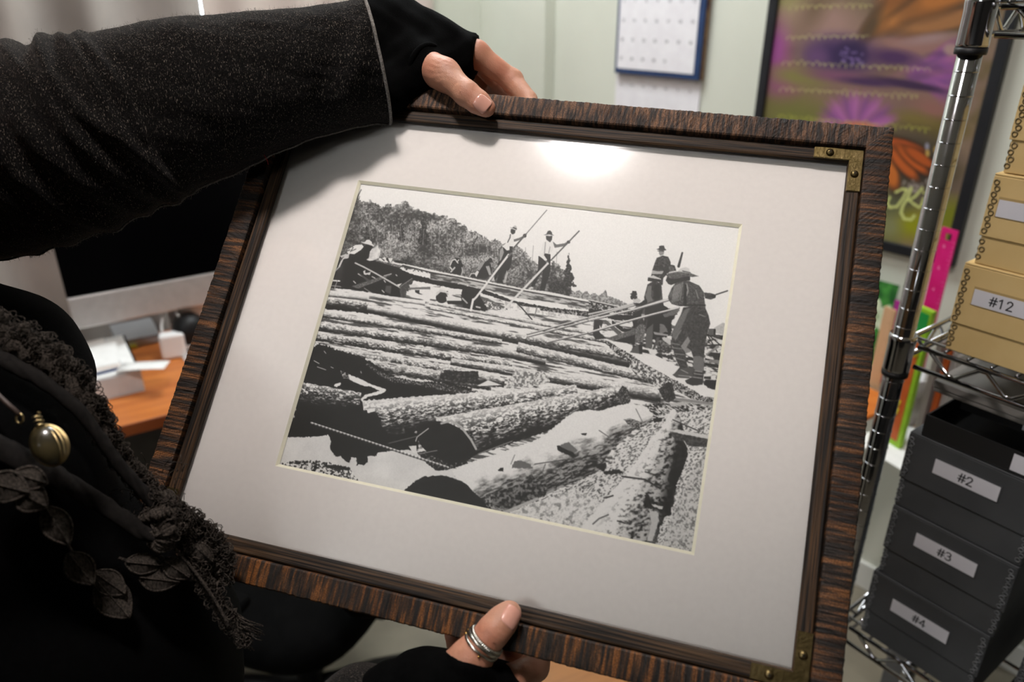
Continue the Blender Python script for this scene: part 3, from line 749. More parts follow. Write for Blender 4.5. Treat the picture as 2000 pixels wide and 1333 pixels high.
seg(ZA(315, 672)[0], ZA(1275, 985)[0], 2.2, 2.4, lambda t, s: 0.55 - 0.35 * np.sign(s) * np.abs(s) ** 0.5 + 0.2 * np.sin(t * 240))
# chips and bark on the bank
pol([(1115, 950), (1185, 912), (1200, 880), (1262, 832), (1300, 806), (1400, 800), (1400, 1110), (960, 1100), (975, 1004)], streak(-0.5, 0.26, 0.48, 0.30, 0.90, 0.30, 0.52, 140))
pol([(985, 1005), (1120, 955), (1180, 985), (1130, 1060), (1000, 1040)], speck(0.14, 0.55, 0.92, 0.3, 0.5, 141), a=0.8)
pol([(1290, 1080), (1320, 985), (1362, 900), (1400, 880), (1400, 1110)], speck(0.32, 0.42, 0.84, 0.28, 0.55, 142))
# the pale barked log
def pale(X, Y):
    c, s = math.cos(-0.385), math.sin(-0.385); u = (X - 1060) * c + (Y - 892) * s; v = -(X - 1060) * s + (Y - 892) * c
    hw = 50 - 0.085 * u; q = v / hw
    n = fbm(X * 0.035, Y * 0.05, 151, 5); k = fbm(u * 0.10, v * 0.34, 152, 5); m = fbm(u * 0.45, v * 0.5, 157, 3)
    sh = smo(q + (n - 0.5) * 1.1, -0.10, 0.75)
    return np.clip(0.95 - 0.05 * m - sh * (0.30 + 0.62 * smo(k, 0.36, 0.62) * (0.6 + 0.6 * m)), 0.08, 0.95)
body = [(881, 920), (905, 908), (960, 890), (985, 882), (1010, 872), (1040, 862), (1060, 852), (1085, 832), (1105, 815), (1125, 804), (1150, 801), (1175, 802), (1196, 795), (1218, 790), (1228, 788), (1233, 783),
        (1240, 791), (1252, 790), (1266, 798), (1276, 810), (1272, 822), (1254, 835), (1236, 842), (1222, 856), (1208, 868), (1194, 880), (1182, 898), (1184, 910), (1160, 925), (1130, 940), (1090, 956), (1050, 975), (1010, 995), (981, 1005), (930, 1003)]
pol(body, pale, rag=0.9, seed=8)
pol(ZA(950, 1165, 1000, 1120, 1055, 1075, 1110, 1050, 1240, 1040, 1330, 1065, 1400, 1095, 1450, 1150, 1520, 1210, 1555, 1260, 1555, 1310, 1300, 1240), speck(0.4, 0.06, 0.16, 0.4, 0.8, 153), rag=0.9)
pol(ZA(1540, 1180, 1600, 1170, 1729, 1190, 1729, 1300, 1620, 1320, 1570, 1290), speck(0.25, 0.07, 0.62, 0.38, 0.62, 154), rag=1.4)
pol(ZB(0, 890, 60, 860, 250, 800, 340, 830, 360, 890, 300, 910, 120, 1000, 0, 960), speck(0.22, 0.08, 0.5, 0.40, 0.68, 155), rag=1.5)
pol(ZB(70, 1000, 300, 905, 310, 920, 100, 1012), 0.72)
pol(ZB(425, 572, 440, 568, 530, 610, 550, 640, 530, 645, 430, 600), 0.08, rag=0.7); pol(ZB(440, 570, 500, 545, 560, 600, 540, 620), 0.42, rag=0.8)
pol(ZB(580, 490, 620, 487, 615, 502, 590, 500), 0.08); pol(ZB(55, 715, 78, 712, 76, 738, 40, 732), 0.06, rag=0.5); pol(ZB(150, 670, 190, 665, 250, 690, 270, 720, 130, 715), 0.4, rag=1.0)
pen(ZB(150, 630, 125, 690), 0.8, 0.5); pen(ZB(280, 690, 480, 660, 700, 665, 740, 700), 1.0, 0.32); pen(ZB(360, 830, 330, 740, 350, 690), 0.9, 0.4); pen(ZB(540, 800, 510, 700), 0.8, 0.45)
pen(ZB(670, 580, 700, 565, 780, 570), 1.0, 0.35); pen(ZB(700, 470, 760, 510, 780, 570), 0.9, 0.4); pen(ZB(940, 330, 985, 420), 0.9, 0.5)
pol(ZB(670, 690, 700, 690, 745, 690, 735, 740, 690, 720), 0.1, rag=1.2); pol(ZB(720, 740, 830, 720, 860, 750, 740, 760), 0.1, rag=1.2)
pol(ZB(860, 400, 900, 390, 985, 420, 960, 470, 900, 440), speck(0.4, 0.2, 0.6, 0.4, 0.6, 156), rag=1.0); pol(ZB(1050, 395, 1115, 385, 1110, 410, 1060, 420), 0.08, rag=0.8)
# the bark-covered log beside it
def barky(X, Y):
    q = (X - (1322 - (Y - 810) * 0.47)) / np.maximum(14 + 0.28 * (Y - 810), 10)
    n = fbm(X * 0.16 + Y * 0.05, Y * 0.22, 161, 5)
    v = 0.42 + 0.50 * smo(0.05 - q, -0.3, 0.35) + 0.34 * smo(n, 0.40, 0.6) * smo(q, -0.3, 0.3)
    return np.clip(v - 0.6 * smo(q, 0.55, 1.05) - 0.42 * smo(0.42 - n, 0, 0.1) * smo(q, -0.9, -0.1), 0.06, 0.92)
pol([(1310, 802), (1318, 798), (1330, 820), (1337, 845), (1341, 866), (1344, 890), (1334, 916), (1324, 940), (1318, 965), (1316, 985), (1300, 1006), (1290, 1028), (1280, 1066), (1240, 1066), (1130, 1040), (1150, 1012), (1172, 990),
     (1190, 965), (1208, 945), (1224, 926), (1240, 905), (1256, 882), (1270, 858), (1292, 836), (1302, 818)], barky, rag=1.3, seed=9)
pol(ZB(985, 940, 1010, 870, 1040, 920, 1100, 950, 1170, 960, 1170, 1020, 1130, 1030, 1080, 985, 1020, 980), speck(0.4, 0.05, 0.3, 0.5, 0.8, 162), rag=1.2)
pol(ZB(1040, 950, 1120, 965, 1110, 985, 1060, 970), 0.8, rag=0.8); pol(ZB(1030, 990, 1080, 1000, 1090, 1060, 1050, 1190, 1010, 1190, 1040, 1080), 0.78, rag=1.2)
pen(ZB(745, 910, 790, 895), 1.4, 0.1); pen(ZB(760, 1020, 700, 1045, 660, 1080), 1.4, 0.35); pen(ZB(820, 1060, 870, 1075), 1.4, 0.15); pen(ZB(850, 770, 1000, 790, 1100, 850), 1.6, 0.15); pen(ZB(1000, 740, 1100, 770), 1.2, 0.2)
pol(ZB(1165, 480, 1190, 470, 1435, 525, 1425, 580, 1300, 575, 1180, 515), speck(0.35, 0.16, 0.34, 0.3, 0.7, 163)); pol(ZB(1165, 478, 1200, 462, 1440, 505, 1432, 530), 0.84, rag=0.6)
pen(ZB(1255, 540, 1300, 620), 0.9, 0.85); pen(ZB(1180, 400, 1340, 470), 1.0, 0.12); pen(ZB(1165, 300, 1270, 295), 1.8, 0.75); pen(ZB(1200, 265, 1460, 300), 2.4, 0.55)

# --- trestle and timbers behind the right-hand gang
pol(Z3(45, 690, 130, 690, 100, 780, 100, 800, 150, 850, 60, 860, 35, 820), 0.14); pol(Z3(95, 730, 120, 800, 110, 815, 90, 790), WHT)
pol(Z3(110, 690, 150, 690, 290, 800, 250, 815), 0.34); pol(Z3(200, 690, 300, 760, 390, 770, 390, 800, 290, 790, 200, 720), 0.08, rag=0.6); pol(Z3(170, 790, 200, 780, 240, 815, 170, 835), WHT)
pol(Z3(150, 850, 400, 765, 405, 815, 210, 872), speck(0.5, 0.3, 0.46, 0.3, 0.7, 170)); pol(Z3(210, 872, 400, 815, 400, 900, 330, 890), 0.1)
pol(Z3(380, 640, 480, 580, 640, 560, 720, 600, 790, 600, 760, 640, 720, 700, 720, 800, 640, 870, 540, 860, 480, 760, 380, 760), 0.08, rag=1.0)
pol(Z3(500, 770, 560, 720, 550, 930, 490, 930), 0.34); pol(Z3(590, 840, 620, 840, 570, 945, 550, 945), 0.28); pol(Z3(600, 850, 620, 970, 590, 960), 0.3)
pol(Z3(620, 720, 660, 740, 690, 790, 610, 810), 0.45, rag=1); pol(Z3(560, 790, 690, 815, 690, 830, 570, 815), 0.62); pol(Z3(600, 870, 690, 880, 740, 940, 690, 980, 600, 970), speck(0.4, 0.16, 0.5, 0.4, 0.7, 171), rag=1)
pol(Z3(635, 835, 710, 850, 710, 910, 650, 870), 0.8, rag=1); pol(Z3(580, 980, 720, 1000, 740, 1040, 640, 1010), 0.15, rag=1)
pol(Z3(1040, 765, 1100, 765, 1100, 822, 1035, 818), 0.35); pol(Z3(1085, 768, 1102, 768, 1100, 822, 1085, 820), 0.08); pen(Z3(1060, 830, 1180, 840), 1.0, 0.12)
pen(Z3(1030, 815, 1115, 965), 1.0, 0.1); pen(Z3(1035, 815, 1170, 930), 1.0, 0.1); pen(Z3(1010, 910, 1160, 905, 1170, 885), 1.5, 0.15); pen(Z3(1030, 990, 1120, 920), 2.5, 0.55)
pol(Z3(1060, 970, 1150, 980, 1150, 1030, 1030, 1000), 0.14, rag=1); pol(Z3(1050, 1030, 1150, 1040, 1145, 1070, 1050, 1060), 0.5); pol(Z3(1010, 1060, 1145, 1080, 1140, 1110, 1010, 1085), 0.1)
pol(Z3(1000, 1180, 1060, 1180, 1060, 1205, 1000, 1200), 0.15); pol(Z3(1010, 1205, 1130, 1220, 1120, 1300, 1060, 1290, 1000, 1250), 0.1, rag=1)
# --- the men
# stooping man, jug
pol(Z1(230, 800, 300, 690, 350, 640, 440, 660, 400, 740, 370, 1030, 250, 1000, 255, 850, 160, 900, 130, 890), 0.06, rag=0.5); pol(Z1(400, 640, 500, 560, 540, 530, 600, 550, 555, 660, 530, 720, 420, 720), 0.07)
pol(Z1(310, 610, 350, 580, 410, 545, 480, 540, 500, 565, 470, 600, 400, 645, 330, 640), WHT); pen(Z1(355, 620, 385, 575, 375, 565), 0.7, 0.25); pen(Z1(370, 610, 415, 590), 0.7, 0.3); pen(Z1(310, 615, 350, 600), 0.8, 0.2)
pol(Z1(305, 650, 345, 640, 335, 690, 280, 700, 240, 790, 215, 800, 250, 720), 0.82); pol(Z1(240, 665, 310, 640, 315, 655, 260, 685), 0.8); pen(Z1(215, 645, 250, 665), 1.0, 0.8)
pol(Z1(150, 860, 215, 790, 235, 795, 200, 830, 155, 875), 0.7)
pol(Z1(470, 515, 510, 515, 530, 490, 560, 488, 590, 515, 590, 535, 612, 550, 608, 562, 560, 545, 500, 530), 0.92)
pol(Z1(525, 705, 555, 690, 565, 620, 590, 585, 630, 570, 640, 545, 655, 550, 660, 575, 682, 610, 680, 650, 660, 690, 600, 715, 560, 720), speck(0.1, 0.80, 0.95, 0.3, 0.7, 180))
pol(Z1(690, 690, 715, 675, 740, 685, 780, 690, 815, 690, 805, 735, 770, 735, 740, 700, 720, 720), 0.1); pol(Z1(695, 690, 725, 675, 745, 690, 735, 715), 0.92); pol(Z1(765, 690, 815, 690, 800, 735, 778, 730), 0.92); pol(Z1(830, 715, 900, 715, 970, 740, 960, 755, 840, 735), 0.1, rag=0.6)
# two men sitting behind the stage
pol(Z2(215, 690, 210, 600, 230, 550, 265, 525, 265, 495, 320, 495, 325, 535, 355, 600, 355, 650, 340, 700), 0.09); pol(Z2(262, 515, 270, 490, 305, 490, 325, 525), 0.5)
pen(Z2(215, 600, 240, 545, 270, 535, 300, 575), 1.2, 0.88); pen(Z2(290, 565, 310, 540), 1.1, 0.88); pen(Z2(225, 670, 265, 625), 1.6, 0.8); pen(Z2(345, 625, 350, 660, 340, 700), 1.2, 0.75); pen(Z2(215, 620, 230, 640), 1.6, 0.85)
pol(Z2(425, 725, 440, 690, 480, 685, 530, 640, 560, 600, 600, 560, 630, 540, 660, 600, 670, 690, 600, 750, 500, 740), 0.10); disc(Z2(652, 545)[0], 3.8, 4.6, 0.13); pen(Z2(650, 540, 676, 560), 1, 0.15)
pol(Z2(505, 640, 540, 575, 595, 560, 560, 620, 530, 660), 0.62); pol(Z2(600, 610, 640, 605, 665, 700, 640, 710), 0.66); pol(Z2(480, 690, 510, 655, 530, 670, 500, 730), 0.9); pen(Z2(425, 725, 445, 690, 480, 690), 1.0, 0.85)
# first pole man
pol(Z2(770, 400, 855, 370, 895, 400, 885, 560, 860, 640, 800, 700, 780, 780, 820, 800, 720, 790, 740, 700, 790, 600, 700, 770, 690, 740, 730, 620, 750, 500), 0.09)
pol(Z2(750, 560, 755, 440, 785, 395, 800, 460, 770, 540), 0.62); pol(Z2(780, 395, 835, 345, 850, 270, 880, 255, 915, 265, 920, 330, 900, 395, 860, 395, 860, 435, 830, 440, 800, 410), 0.92)
pol(Z2(905, 320, 970, 300, 1010, 280, 1020, 300, 960, 330, 910, 345), 0.42); disc(Z2(1025, 278)[0], 3.4, 3.8, 0.12); disc(Z2(897, 232)[0], 4.6, 5.2, 0.14); pol(Z2(875, 205, 925, 215, 920, 250, 890, 265, 878, 240), 0.13)
pol(Z2(860, 185, 900, 190, 905, 172, 930, 168, 940, 190, 935, 222, 900, 212), 0.72); pen(Z2(900, 190, 935, 205), 1.0, 0.15); pen(Z2(840, 350, 865, 300, 870, 265), 0.8, 0.15)
pol(Z2(790, 790, 830, 650, 845, 690, 820, 790), 0.80, a=0.8); pol(Z2(660, 770, 690, 720, 700, 770), 0.85)
# second pole man
pol(Z2(1175, 500, 1250, 470, 1305, 480, 1305, 640, 1290, 720, 1240, 870, 1190, 850, 1220, 720, 1220, 660, 1170, 740, 1130, 830, 1090, 835, 1120, 760, 1170, 640), 0.08)
pol(Z2(1180, 500, 1205, 420, 1225, 350, 1260, 325, 1320, 325, 1350, 370, 1330, 430, 1300, 480, 1240, 470, 1235, 490, 1270, 540, 1255, 560, 1210, 520), 0.92); pen(Z2(1240, 470, 1250, 350), 0.7, 0.55); pen(Z2(1285, 470, 1300, 400), 0.7, 0.6)
pol(Z2(1330, 340, 1370, 375, 1460, 360, 1480, 345, 1490, 375, 1440, 395, 1350, 410), 0.40); disc(Z2(1500, 347)[0], 3.4, 3.0, 0.10); pol(Z2(1250, 545, 1280, 560, 1295, 590, 1265, 595), 0.45)
pol(Z2(1255, 280, 1325, 280, 1320, 320, 1300, 350, 1260, 320), 0.12); pol(Z2(1232, 268, 1260, 262, 1275, 228, 1300, 222, 1318, 240, 1325, 265, 1345, 275, 1290, 285), 0.16); pol(Z2(1235, 272, 1290, 262, 1345, 277, 1290, 284), 0.82)
pol(Z2(1190, 850, 1240, 850, 1245, 880, 1195, 875), 0.1); pol(Z2(1060, 850, 1100, 830, 1125, 850, 1080, 862), 0.86)
# their poles
pen(Z2(1265, 0, 1040, 260), 0.7, 0.35); pen(Z2(1040, 260, 890, 430), 1.4, 0.28); pen(Z2(850, 485, 500, 945, 470, 975), 2.1, 0.93); pen(Z2(880, 470, 850, 500), 1.8, 0.4); pen(Z2(465, 970, 440, 1090), 2.2, 0.95)
pen(Z2(1615, 228, 1310, 545), 1.2, 0.28); pen(Z2(1275, 580, 770, 1110), 2.1, 0.90)
# standing man with folded hands, and the floating pike
pol(Z3(550, 260, 570, 200, 590, 150, 640, 128, 690, 140, 712, 190, 700, 260, 650, 290, 640, 390, 600, 350, 540, 310), speck(0.6, 0.10, 0.36, 0.4, 0.75, 190)); pol(Z3(550, 255, 600, 265, 650, 262, 640, 290, 590, 290, 545, 290), 0.68)
pol(Z3(608, 80, 655, 85, 650, 120, 620, 130, 610, 110), 0.55); pol(Z3(588, 75, 610, 65, 612, 44, 652, 42, 660, 68, 675, 80, 640, 88), 0.16); pen(Z3(600, 88, 650, 92), 0.7, 0.2)
seg(Z3(812, 105)[0], Z3(780, 222)[0], 1.6, 2.6, 0.12)
# crouching man with hat at the far end
pol(Z3(355, 462, 375, 455, 378, 436, 412, 438, 420, 470, 400, 485), 0.12); disc(Z3(378, 490)[0], 3.8, 5, 0.13); pol(Z3(380, 505, 420, 495, 455, 520, 430, 545, 390, 540), 0.8); pol(Z3(385, 480, 420, 480, 420, 500, 395, 510), 0.15)
# second row: man in waistcoat
pol(Z3(650, 270, 650, 230, 700, 205, 745, 215, 760, 260, 700, 270, 670, 300, 640, 330, 620, 310), 0.14); pol(Z3(690, 225, 720, 215, 750, 240, 740, 262, 700, 262), speck(0.6, 0.2, 0.4, 0.3, 0.7, 191))
pol(Z3(400, 880, 400, 760, 450, 640, 490, 580, 480, 490, 510, 380, 560, 350, 630, 370, 640, 500, 655, 590, 600, 620, 520, 640, 500, 760, 470, 860, 470, 900), speck(0.5, 0.12, 0.30, 0.4, 0.7, 192))
pol(Z3(490, 480, 510, 400, 545, 385, 540, 480, 560, 520, 510, 540), 0.42, rag=0.8); pol(Z3(565, 380, 610, 375, 620, 500, 570, 520), 0.08); pol(Z3(510, 350, 515, 320, 550, 315, 630, 335, 620, 360, 560, 355), 0.13); pol(Z3(508, 318, 560, 300, 632, 332, 625, 338), 0.82)
pol(Z3(380, 540, 440, 545, 500, 500, 510, 540, 460, 570, 390, 570), 0.12, rag=0.5)
pol(Z3(400, 890, 405, 760, 450, 720, 500, 740, 470, 880), speck(0.6, 0.30, 0.55, 0.35, 0.7, 193)); pol(Z3(455, 650, 475, 590, 490, 590, 480, 700), 0.7); pol(Z3(355, 970, 410, 910, 440, 905, 465, 985, 420, 980), 0.32); pol(Z3(430, 905, 465, 900, 465, 985, 440, 985), 0.10)
pol(Z3(395, 580, 450, 560, 640, 540, 650, 600, 560, 640, 400, 640), 0.12, rag=0.8, a=0.7)
# big man in front
pol(Z3(720, 860, 720, 800, 760, 720, 800, 640, 820, 580, 900, 570, 1010, 580, 1040, 650, 1055, 720, 1030, 800, 1010, 900, 1000, 1020, 1000, 1140, 990, 1240, 940, 1260, 840, 1220, 900, 1180, 910, 1020, 890, 960, 840, 980, 850, 1060, 860, 1100, 820, 1170, 780, 1190, 730, 1170, 790, 1100, 760, 1040, 740, 980), speck(0.9, 0.13, 0.34, 0.35, 0.7, 200))
pol(Z3(720, 840, 730, 780, 800, 650, 830, 600, 880, 590, 830, 700, 790, 790, 760, 860), 0.46, rag=1.0, a=0.8); pol(Z3(800, 920, 860, 830, 880, 870, 850, 930, 900, 960, 840, 980), 0.55, rag=0.8)
for q in ((720, 890, 790, 905), (725, 930, 810, 940), (740, 980, 830, 990), (755, 1020, 830, 1040), (750, 860, 800, 780), (960, 640, 1010, 660)): pen(Z3(*q), 1.0, 0.5)
pol(Z3(690, 480, 720, 410, 760, 360, 820, 345, 870, 350, 960, 390, 1000, 450, 1005, 520, 1015, 580, 900, 575, 830, 570, 790, 570, 720, 550, 690, 510), speck(0.9, 0.16, 0.42, 0.35, 0.7, 201))
pol(Z3(710, 470, 740, 400, 790, 370, 810, 400, 770, 500, 740, 520), 0.44, rag=1.2, a=0.7); pen(Z3(850, 380, 862, 430, 840, 500), 1.4, 0.6); pen(Z3(930, 430, 950, 500), 1.2, 0.5); pol(Z3(820, 560, 830, 380, 850, 380, 850, 560), 0.1); pen(Z3(800, 560, 1010, 560), 1.4, 0.12)
for k in range(7): pen(Z3(720 + 12 * k, 540 - 4 * k, 745 + 12 * k, 390 - 5 * k), 0.5, 0.62)
pol(Z3(1000, 450, 1060, 455, 1105, 470, 1100, 495, 1060, 512, 1010, 500), speck(0.8, 0.14, 0.34, 0.3, 0.7, 202)); disc(Z3(1085, 483)[0], 4.2, 4.0, 0.12); pen(Z3(1105, 468, 1205, 435), 1.2, 0.12)
pol(Z3(750, 300, 880, 300, 880, 345, 820, 350, 780, 360, 715, 385, 690, 375, 668, 345, 680, 310), speck(0.9, 0.10, 0.22, 0.4, 0.7, 203))
pol(Z3(670, 300, 700, 280, 780, 268, 830, 268, 880, 280, 955, 308, 900, 315, 850, 310, 760, 330, 700, 325), speck(0.9, 0.22, 0.45, 0.3, 0.7, 204)); pol(Z3(770, 268, 800, 240, 840, 228, 870, 240, 882, 285, 830, 270), 0.84); pen(Z3(815, 262, 882, 278), 0.9, 0.3); pen(Z3(680, 285, 780, 268, 870, 280), 0.8, 0.6)
pol(Z3(905, 1005, 970, 1000, 1000, 1030, 1000, 1130, 950, 1140, 905, 1110), 0.44, rag=0.6); pol(Z3(725, 1165, 790, 1125, 850, 1100, 910, 1100, 900, 1180, 830, 1195, 760, 1190), 0.3); pol(Z3(835, 1215, 920, 1180, 960, 1130, 990, 1160, 990, 1250, 900, 1260, 850, 1240), 0.2)
for q in ((920, 1130, 985, 1140), (915, 1155, 985, 1165), (905, 1185, 980, 1195), (800, 1120, 860, 1150), (780, 1170, 880, 1180)): pen(Z3(*q), 0.9, 0.6)
# their poles
for (q, r) in (((-210, 680, 0, 640, 260, 585, 385, 548), 2.0), ((-210, 690, 0, 690, 400, 595, 640, 520, 685, 515), 2.1)):
    pts = Z3(*q[2:]); pen([(Z3(*q[:2])[0])] + pts if False else pts, r, 0.55); pen([(x, y - 0.9) for x, y in pts], 0.9, 0.9)
for a, b in (((1030, 653), Z3(0, 668)[0]), ((1030, 658), Z3(0, 695)[0]), ((1068, 669), Z3(0, 800)[0])):
    seg(a, b, 1.6, 2.0, 0.3); seg((a[0], a[1] - 0.9), (b[0], b[1] - 1.0), 0.8, 0.9, 0.9)
pen(Z3(0, 668, 180, 620, 400, 560), 2.0, 0.5); pen([(x, y - 1) for x, y in Z3(0, 668, 180, 620, 390, 562)], 0.9, 0.9)
pen(Z3(0, 695, 400, 598, 690, 517), 2.0, 0.4); pen([(x, y - 1) for x, y in Z3(0, 695, 400, 598, 690, 517)], 1.0, 0.92)
pen(Z3(0, 800, 300, 710, 560, 640, 780, 585), 2.4, 0.35); pen([(x, y - 1) for x, y in Z3(0, 800, 300, 710, 560, 640, 780, 585)], 1.3, 0.92)
pol(Z3(640, 640, 780, 590, 790, 610, 740, 650, 660, 665), 0.4, rag=0.8)

# halve the sheet, add the grain of the film
IMG = IMG.reshape(PH, PS, PW, PS).mean((1, 3))
gx, gy = np.meshgrid(np.arange(PW), np.arange(PH))
IMG += (fbm(gx * 0.7, gy * 0.7, 300, 2) - 0.5) * 0.10 * (0.4 + IMG * (1 - IMG) * 2.4)
IMG = np.clip(IMG, 0.03, 0.97)
PRH = np.array([[1909.87312738, 894.05637026, 990.98881648], [121.01367569, -1962.18306827, 677.93521256], [-0.36013698, 0.40168266, 1.0]])
NU, NV = 900, 700
pu, pv = np.meshgrid(np.linspace(-IU - 0.004, IU + 0.004, NU), np.linspace(IV + 0.004, -IV - 0.004, NV))
q = np.stack([pu, pv, np.ones_like(pu)], -1) @ PRH.T
sx, sy = q[..., 0] / q[..., 2] - PX0 - 0.5, q[..., 1] / q[..., 2] - PY0 - 0.5
sx, sy = np.clip(sx, 0, PW - 1.001), np.clip(sy, 0, PH - 1.001)
ix, iy = sx.astype(int), sy.astype(int); fx, fy = sx - ix, sy - iy
val = (IMG[iy, ix] * (1 - fx) + IMG[iy, ix + 1] * fx) * (1 - fy) + (IMG[iy + 1, ix] * (1 - fx) + IMG[iy + 1, ix + 1] * fx) * fy
tone = np.where(val <= 0.04045, val / 12.92, ((val + 0.055) / 1.055) ** 2.4)
colr = np.stack([tone * 0.93 + 0.014, tone * 0.905 + 0.013, tone * 0.885 + 0.012, np.ones_like(tone)], -1).astype(np.float32)
def colour_sheet(name, X, Y, Z, C, m, parent):
    nr, nc = X.shape
    i = (np.arange(nr - 1)[:, None] * nc + np.arange(nc - 1)[None, :]).ravel()
    o = np_mesh(name, np.stack([X, Y, Z], -1).reshape(-1, 3), np.stack([i, i + nc, i + nc + 1, i + 1], 1), m, parent, False)
    at_ = o.data.color_attributes.new('print', 'FLOAT_COLOR', 'POINT'); at_.data.foreach_set('color', C.reshape(-1))
    return o
pr = colour_sheet('photograph_print', pu, pv, np.full_like(pu, DEP - 0.0006), colr, attr_mat('photographic_paper', 0.5, 0.35), frame)
pr['label'] = 'black and white print of log drivers with poles on a river full of logs'
# ================================================================== by the window: desk, computer and papers
def frame_at(p, az, name, label, cat, group=None):      # local x runs along the azimuth, y away from the camera
    a = R_(az); x = Vector((math.sin(a), math.cos(a), 0)); y = Vector((-math.cos(a), math.sin(a), 0))
    M = Matrix(((x.x, y.x, 0, p.x), (x.y, y.y, 0, p.y), (0, 0, 1, p.z), (0, 0, 0, 1)))
    return thing(name, label, cat, M=M, group=group), M
ZD = 0.74
desk_m = mat('cherry_laminate', rgb(176, 98, 44), rgb(204, 124, 60), rough=0.38, scale=3, stretch=(1.2, 14, 14), bump=0.05, bscale=90, lo=0.3, hi=0.7)
desk_e = mat('cherry_edge', rgb(126, 62, 28), rgb(146, 76, 36), rough=0.45, scale=6)
grey_m = mat('grey_panel', rgb(92, 92, 92), rgb(104, 104, 103), rough=0.6, scale=20)
e1_ = on_plane(221, 838, (0, 0, 1), (0, 0, ZD))
desk, DM = frame_at(Vector((e1_.x, e1_.y, 0)), 58, 'desk', 'cherry brown office desk by the curtain carrying computer and papers', 'desk')
DW0, DW1, DD = -0.70, 0.62, 0.53
MB().box((DW0, 0.006, ZD - 0.028), (DW1, DD, ZD), bev=0.002).build('desk_top', desk_m, desk)
MB().box((DW0, 0.0, ZD - 0.029), (DW1, 0.0055, ZD + 0.0006), bev=0.002).build('front_edge', desk_e, desk)
for x in (DW0 + 0.02, DW1 - 0.05): MB().box((x, 0.04, 0), (x + 0.028, DD - 0.02, ZD - 0.0285), bev=0.001).build('side_panel', grey_m, desk)
MB().box((DW0 + 0.049, DD - 0.06, 0.25), (DW1 - 0.051, DD - 0.042, ZD - 0.0285)).build('back_panel', grey_m, desk)
DI = DM.inverted()
def dk(px, py, z=ZD): return DI @ on_plane(px, py, (0, 0, 1), (0, 0, z))

alu = mat('brushed_aluminium', rgb(205, 202, 200), rgb(214, 211, 209), rough=0.38, metal=0.55, scale=40)
blk_glass = mat('black_glass', rgb(4, 4, 5), rough=0.12, spec=0.22)
pm = on_plane(147, 646, (0, 0, 1), (0, 0, 0.865))
mon, MM = frame_at(Vector((pm.x, pm.y, ZD + 0.0008)), 56, 'computer', 'aluminium all-in-one computer with switched-off black screen', 'computer')
tl = Matrix.Translation((0, 0, 0.125)) @ Matrix.Rotation(R_(-5), 4, 'X')
MB().box((0, 0.0, 0.0), (0.65, 0.012, 0.082), tl, bev=0.003).build('chin', alu, mon)
MB().box((0.0, 0.0005, 0.0825), (0.65, 0.0115, 0.516), tl, bev=0.0015).build('screen', blk_glass, mon)
bk = MB(); rings = []
for k in range(9):
    q = k / 8; ins = 0.30 * (1 - math.cos(q * math.pi / 2)) * 0.9; d = 0.0125 + 0.045 * math.sin(q * math.pi / 2)
    x0, x1, z0, z1 = 0.002 + ins, 0.648 - ins, 0.002 + ins * 0.75, 0.514 - ins * 0.75
    rings.append([tl @ Vector(p) for p in ((x0, d, z0), (x1, d, z0), (x1, d, z1), (x0, d, z1))])
bk.loft(rings, smooth=False).build('back_shell', alu, mon)
st = MB().box((0.225, 0.062, 0.006), (0.425, 0.070, 0.30), bev=0.002); st.box((0.225, -0.06, 0.0), (0.425, 0.130, 0.0055), bev=0.002)
st.build('stand', alu, mon)

paper = mat('white_paper', rgb(232, 232, 230), rgb(240, 240, 238), rough=0.85, scale=40)
paper2 = mat('printed_paper', rgb(205, 190, 180), rgb(236, 232, 228), rough=0.85, scale=16, stretch=(1, 6, 1), lo=0.40, hi=0.56)
blue_m = mat('blue_card', rgb(30, 62, 110), rgb(36, 70, 120), rough=0.6)
black_m = mat('black_plastic', rgb(13, 13, 14), rgb(18, 18, 19), rough=0.5, scale=60, spec=0.3)
greyw = mat('pale_grey_plastic', rgb(196, 197, 199), rgb(206, 207, 208), rough=0.45)
c = dk(284, 764); b1 = dk(272, 700)
def on_desk(name, label, cat, p, rz=0.0):
    t = thing(name, label, cat, M=DM @ Matrix.Translation(p) @ Matrix.Rotation(rz, 4, 'Z')); return t
bx = on_desk('document_tray', 'pale document tray heaped with white papers on the desk', 'tray', (c.x, c.y, ZD + 0.0008), 0.02)
MB().box((-0.27, 0.0, 0.0), (0.0, 0.26, 0.004), bev=0.001).build('tray_floor', greyw, bx)
MB().box((-0.27, 0.0, 0.0045), (0.0, 0.004, 0.055), bev=0.001).build('front_wall', greyw, bx)
for x in (-0.27, -0.0035): MB().box((x, 0.0045, 0.0045), (x + 0.0035, 0.2555, 0.055), bev=0.001).build('side_wall', black_m if x > -0.1 else greyw, bx)
MB().box((-0.27, 0.256, 0.0045), (0.0, 0.26, 0.055), bev=0.001).build('rear_wall', greyw, bx)
sk = on_desk('paper_stack', 'thick stack of white paper filling the document tray', 'paper', (c.x, c.y, ZD + 0.006), 0.02)
for k in range(7):
    MB().box((-0.262 + 0.001 * (k % 3), 0.006 + 0.001 * (k % 2), 0.0075 * k), (-0.006, 0.252, 0.0075 * k + 0.0069)).build('ream', paper, sk)
tp = on_desk('pamphlet', 'blue-edged printed pamphlet lying on the stacked paper', 'pamphlet', (c.x, c.y, ZD + 0.060), 0.10)
MB().box((-0.262, 0.03, 0.0), (-0.03, 0.245, 0.002)).build('cover', blue_m, tp)
MB().box((-0.258, 0.036, 0.0022), (-0.032, 0.241, 0.006)).build('pages', paper2, tp)
lt = on_desk('envelope', 'small white envelope on top of the printed pamphlet', 'envelope', (c.x - 0.135, c.y + 0.05, ZD + 0.0668), -0.06)
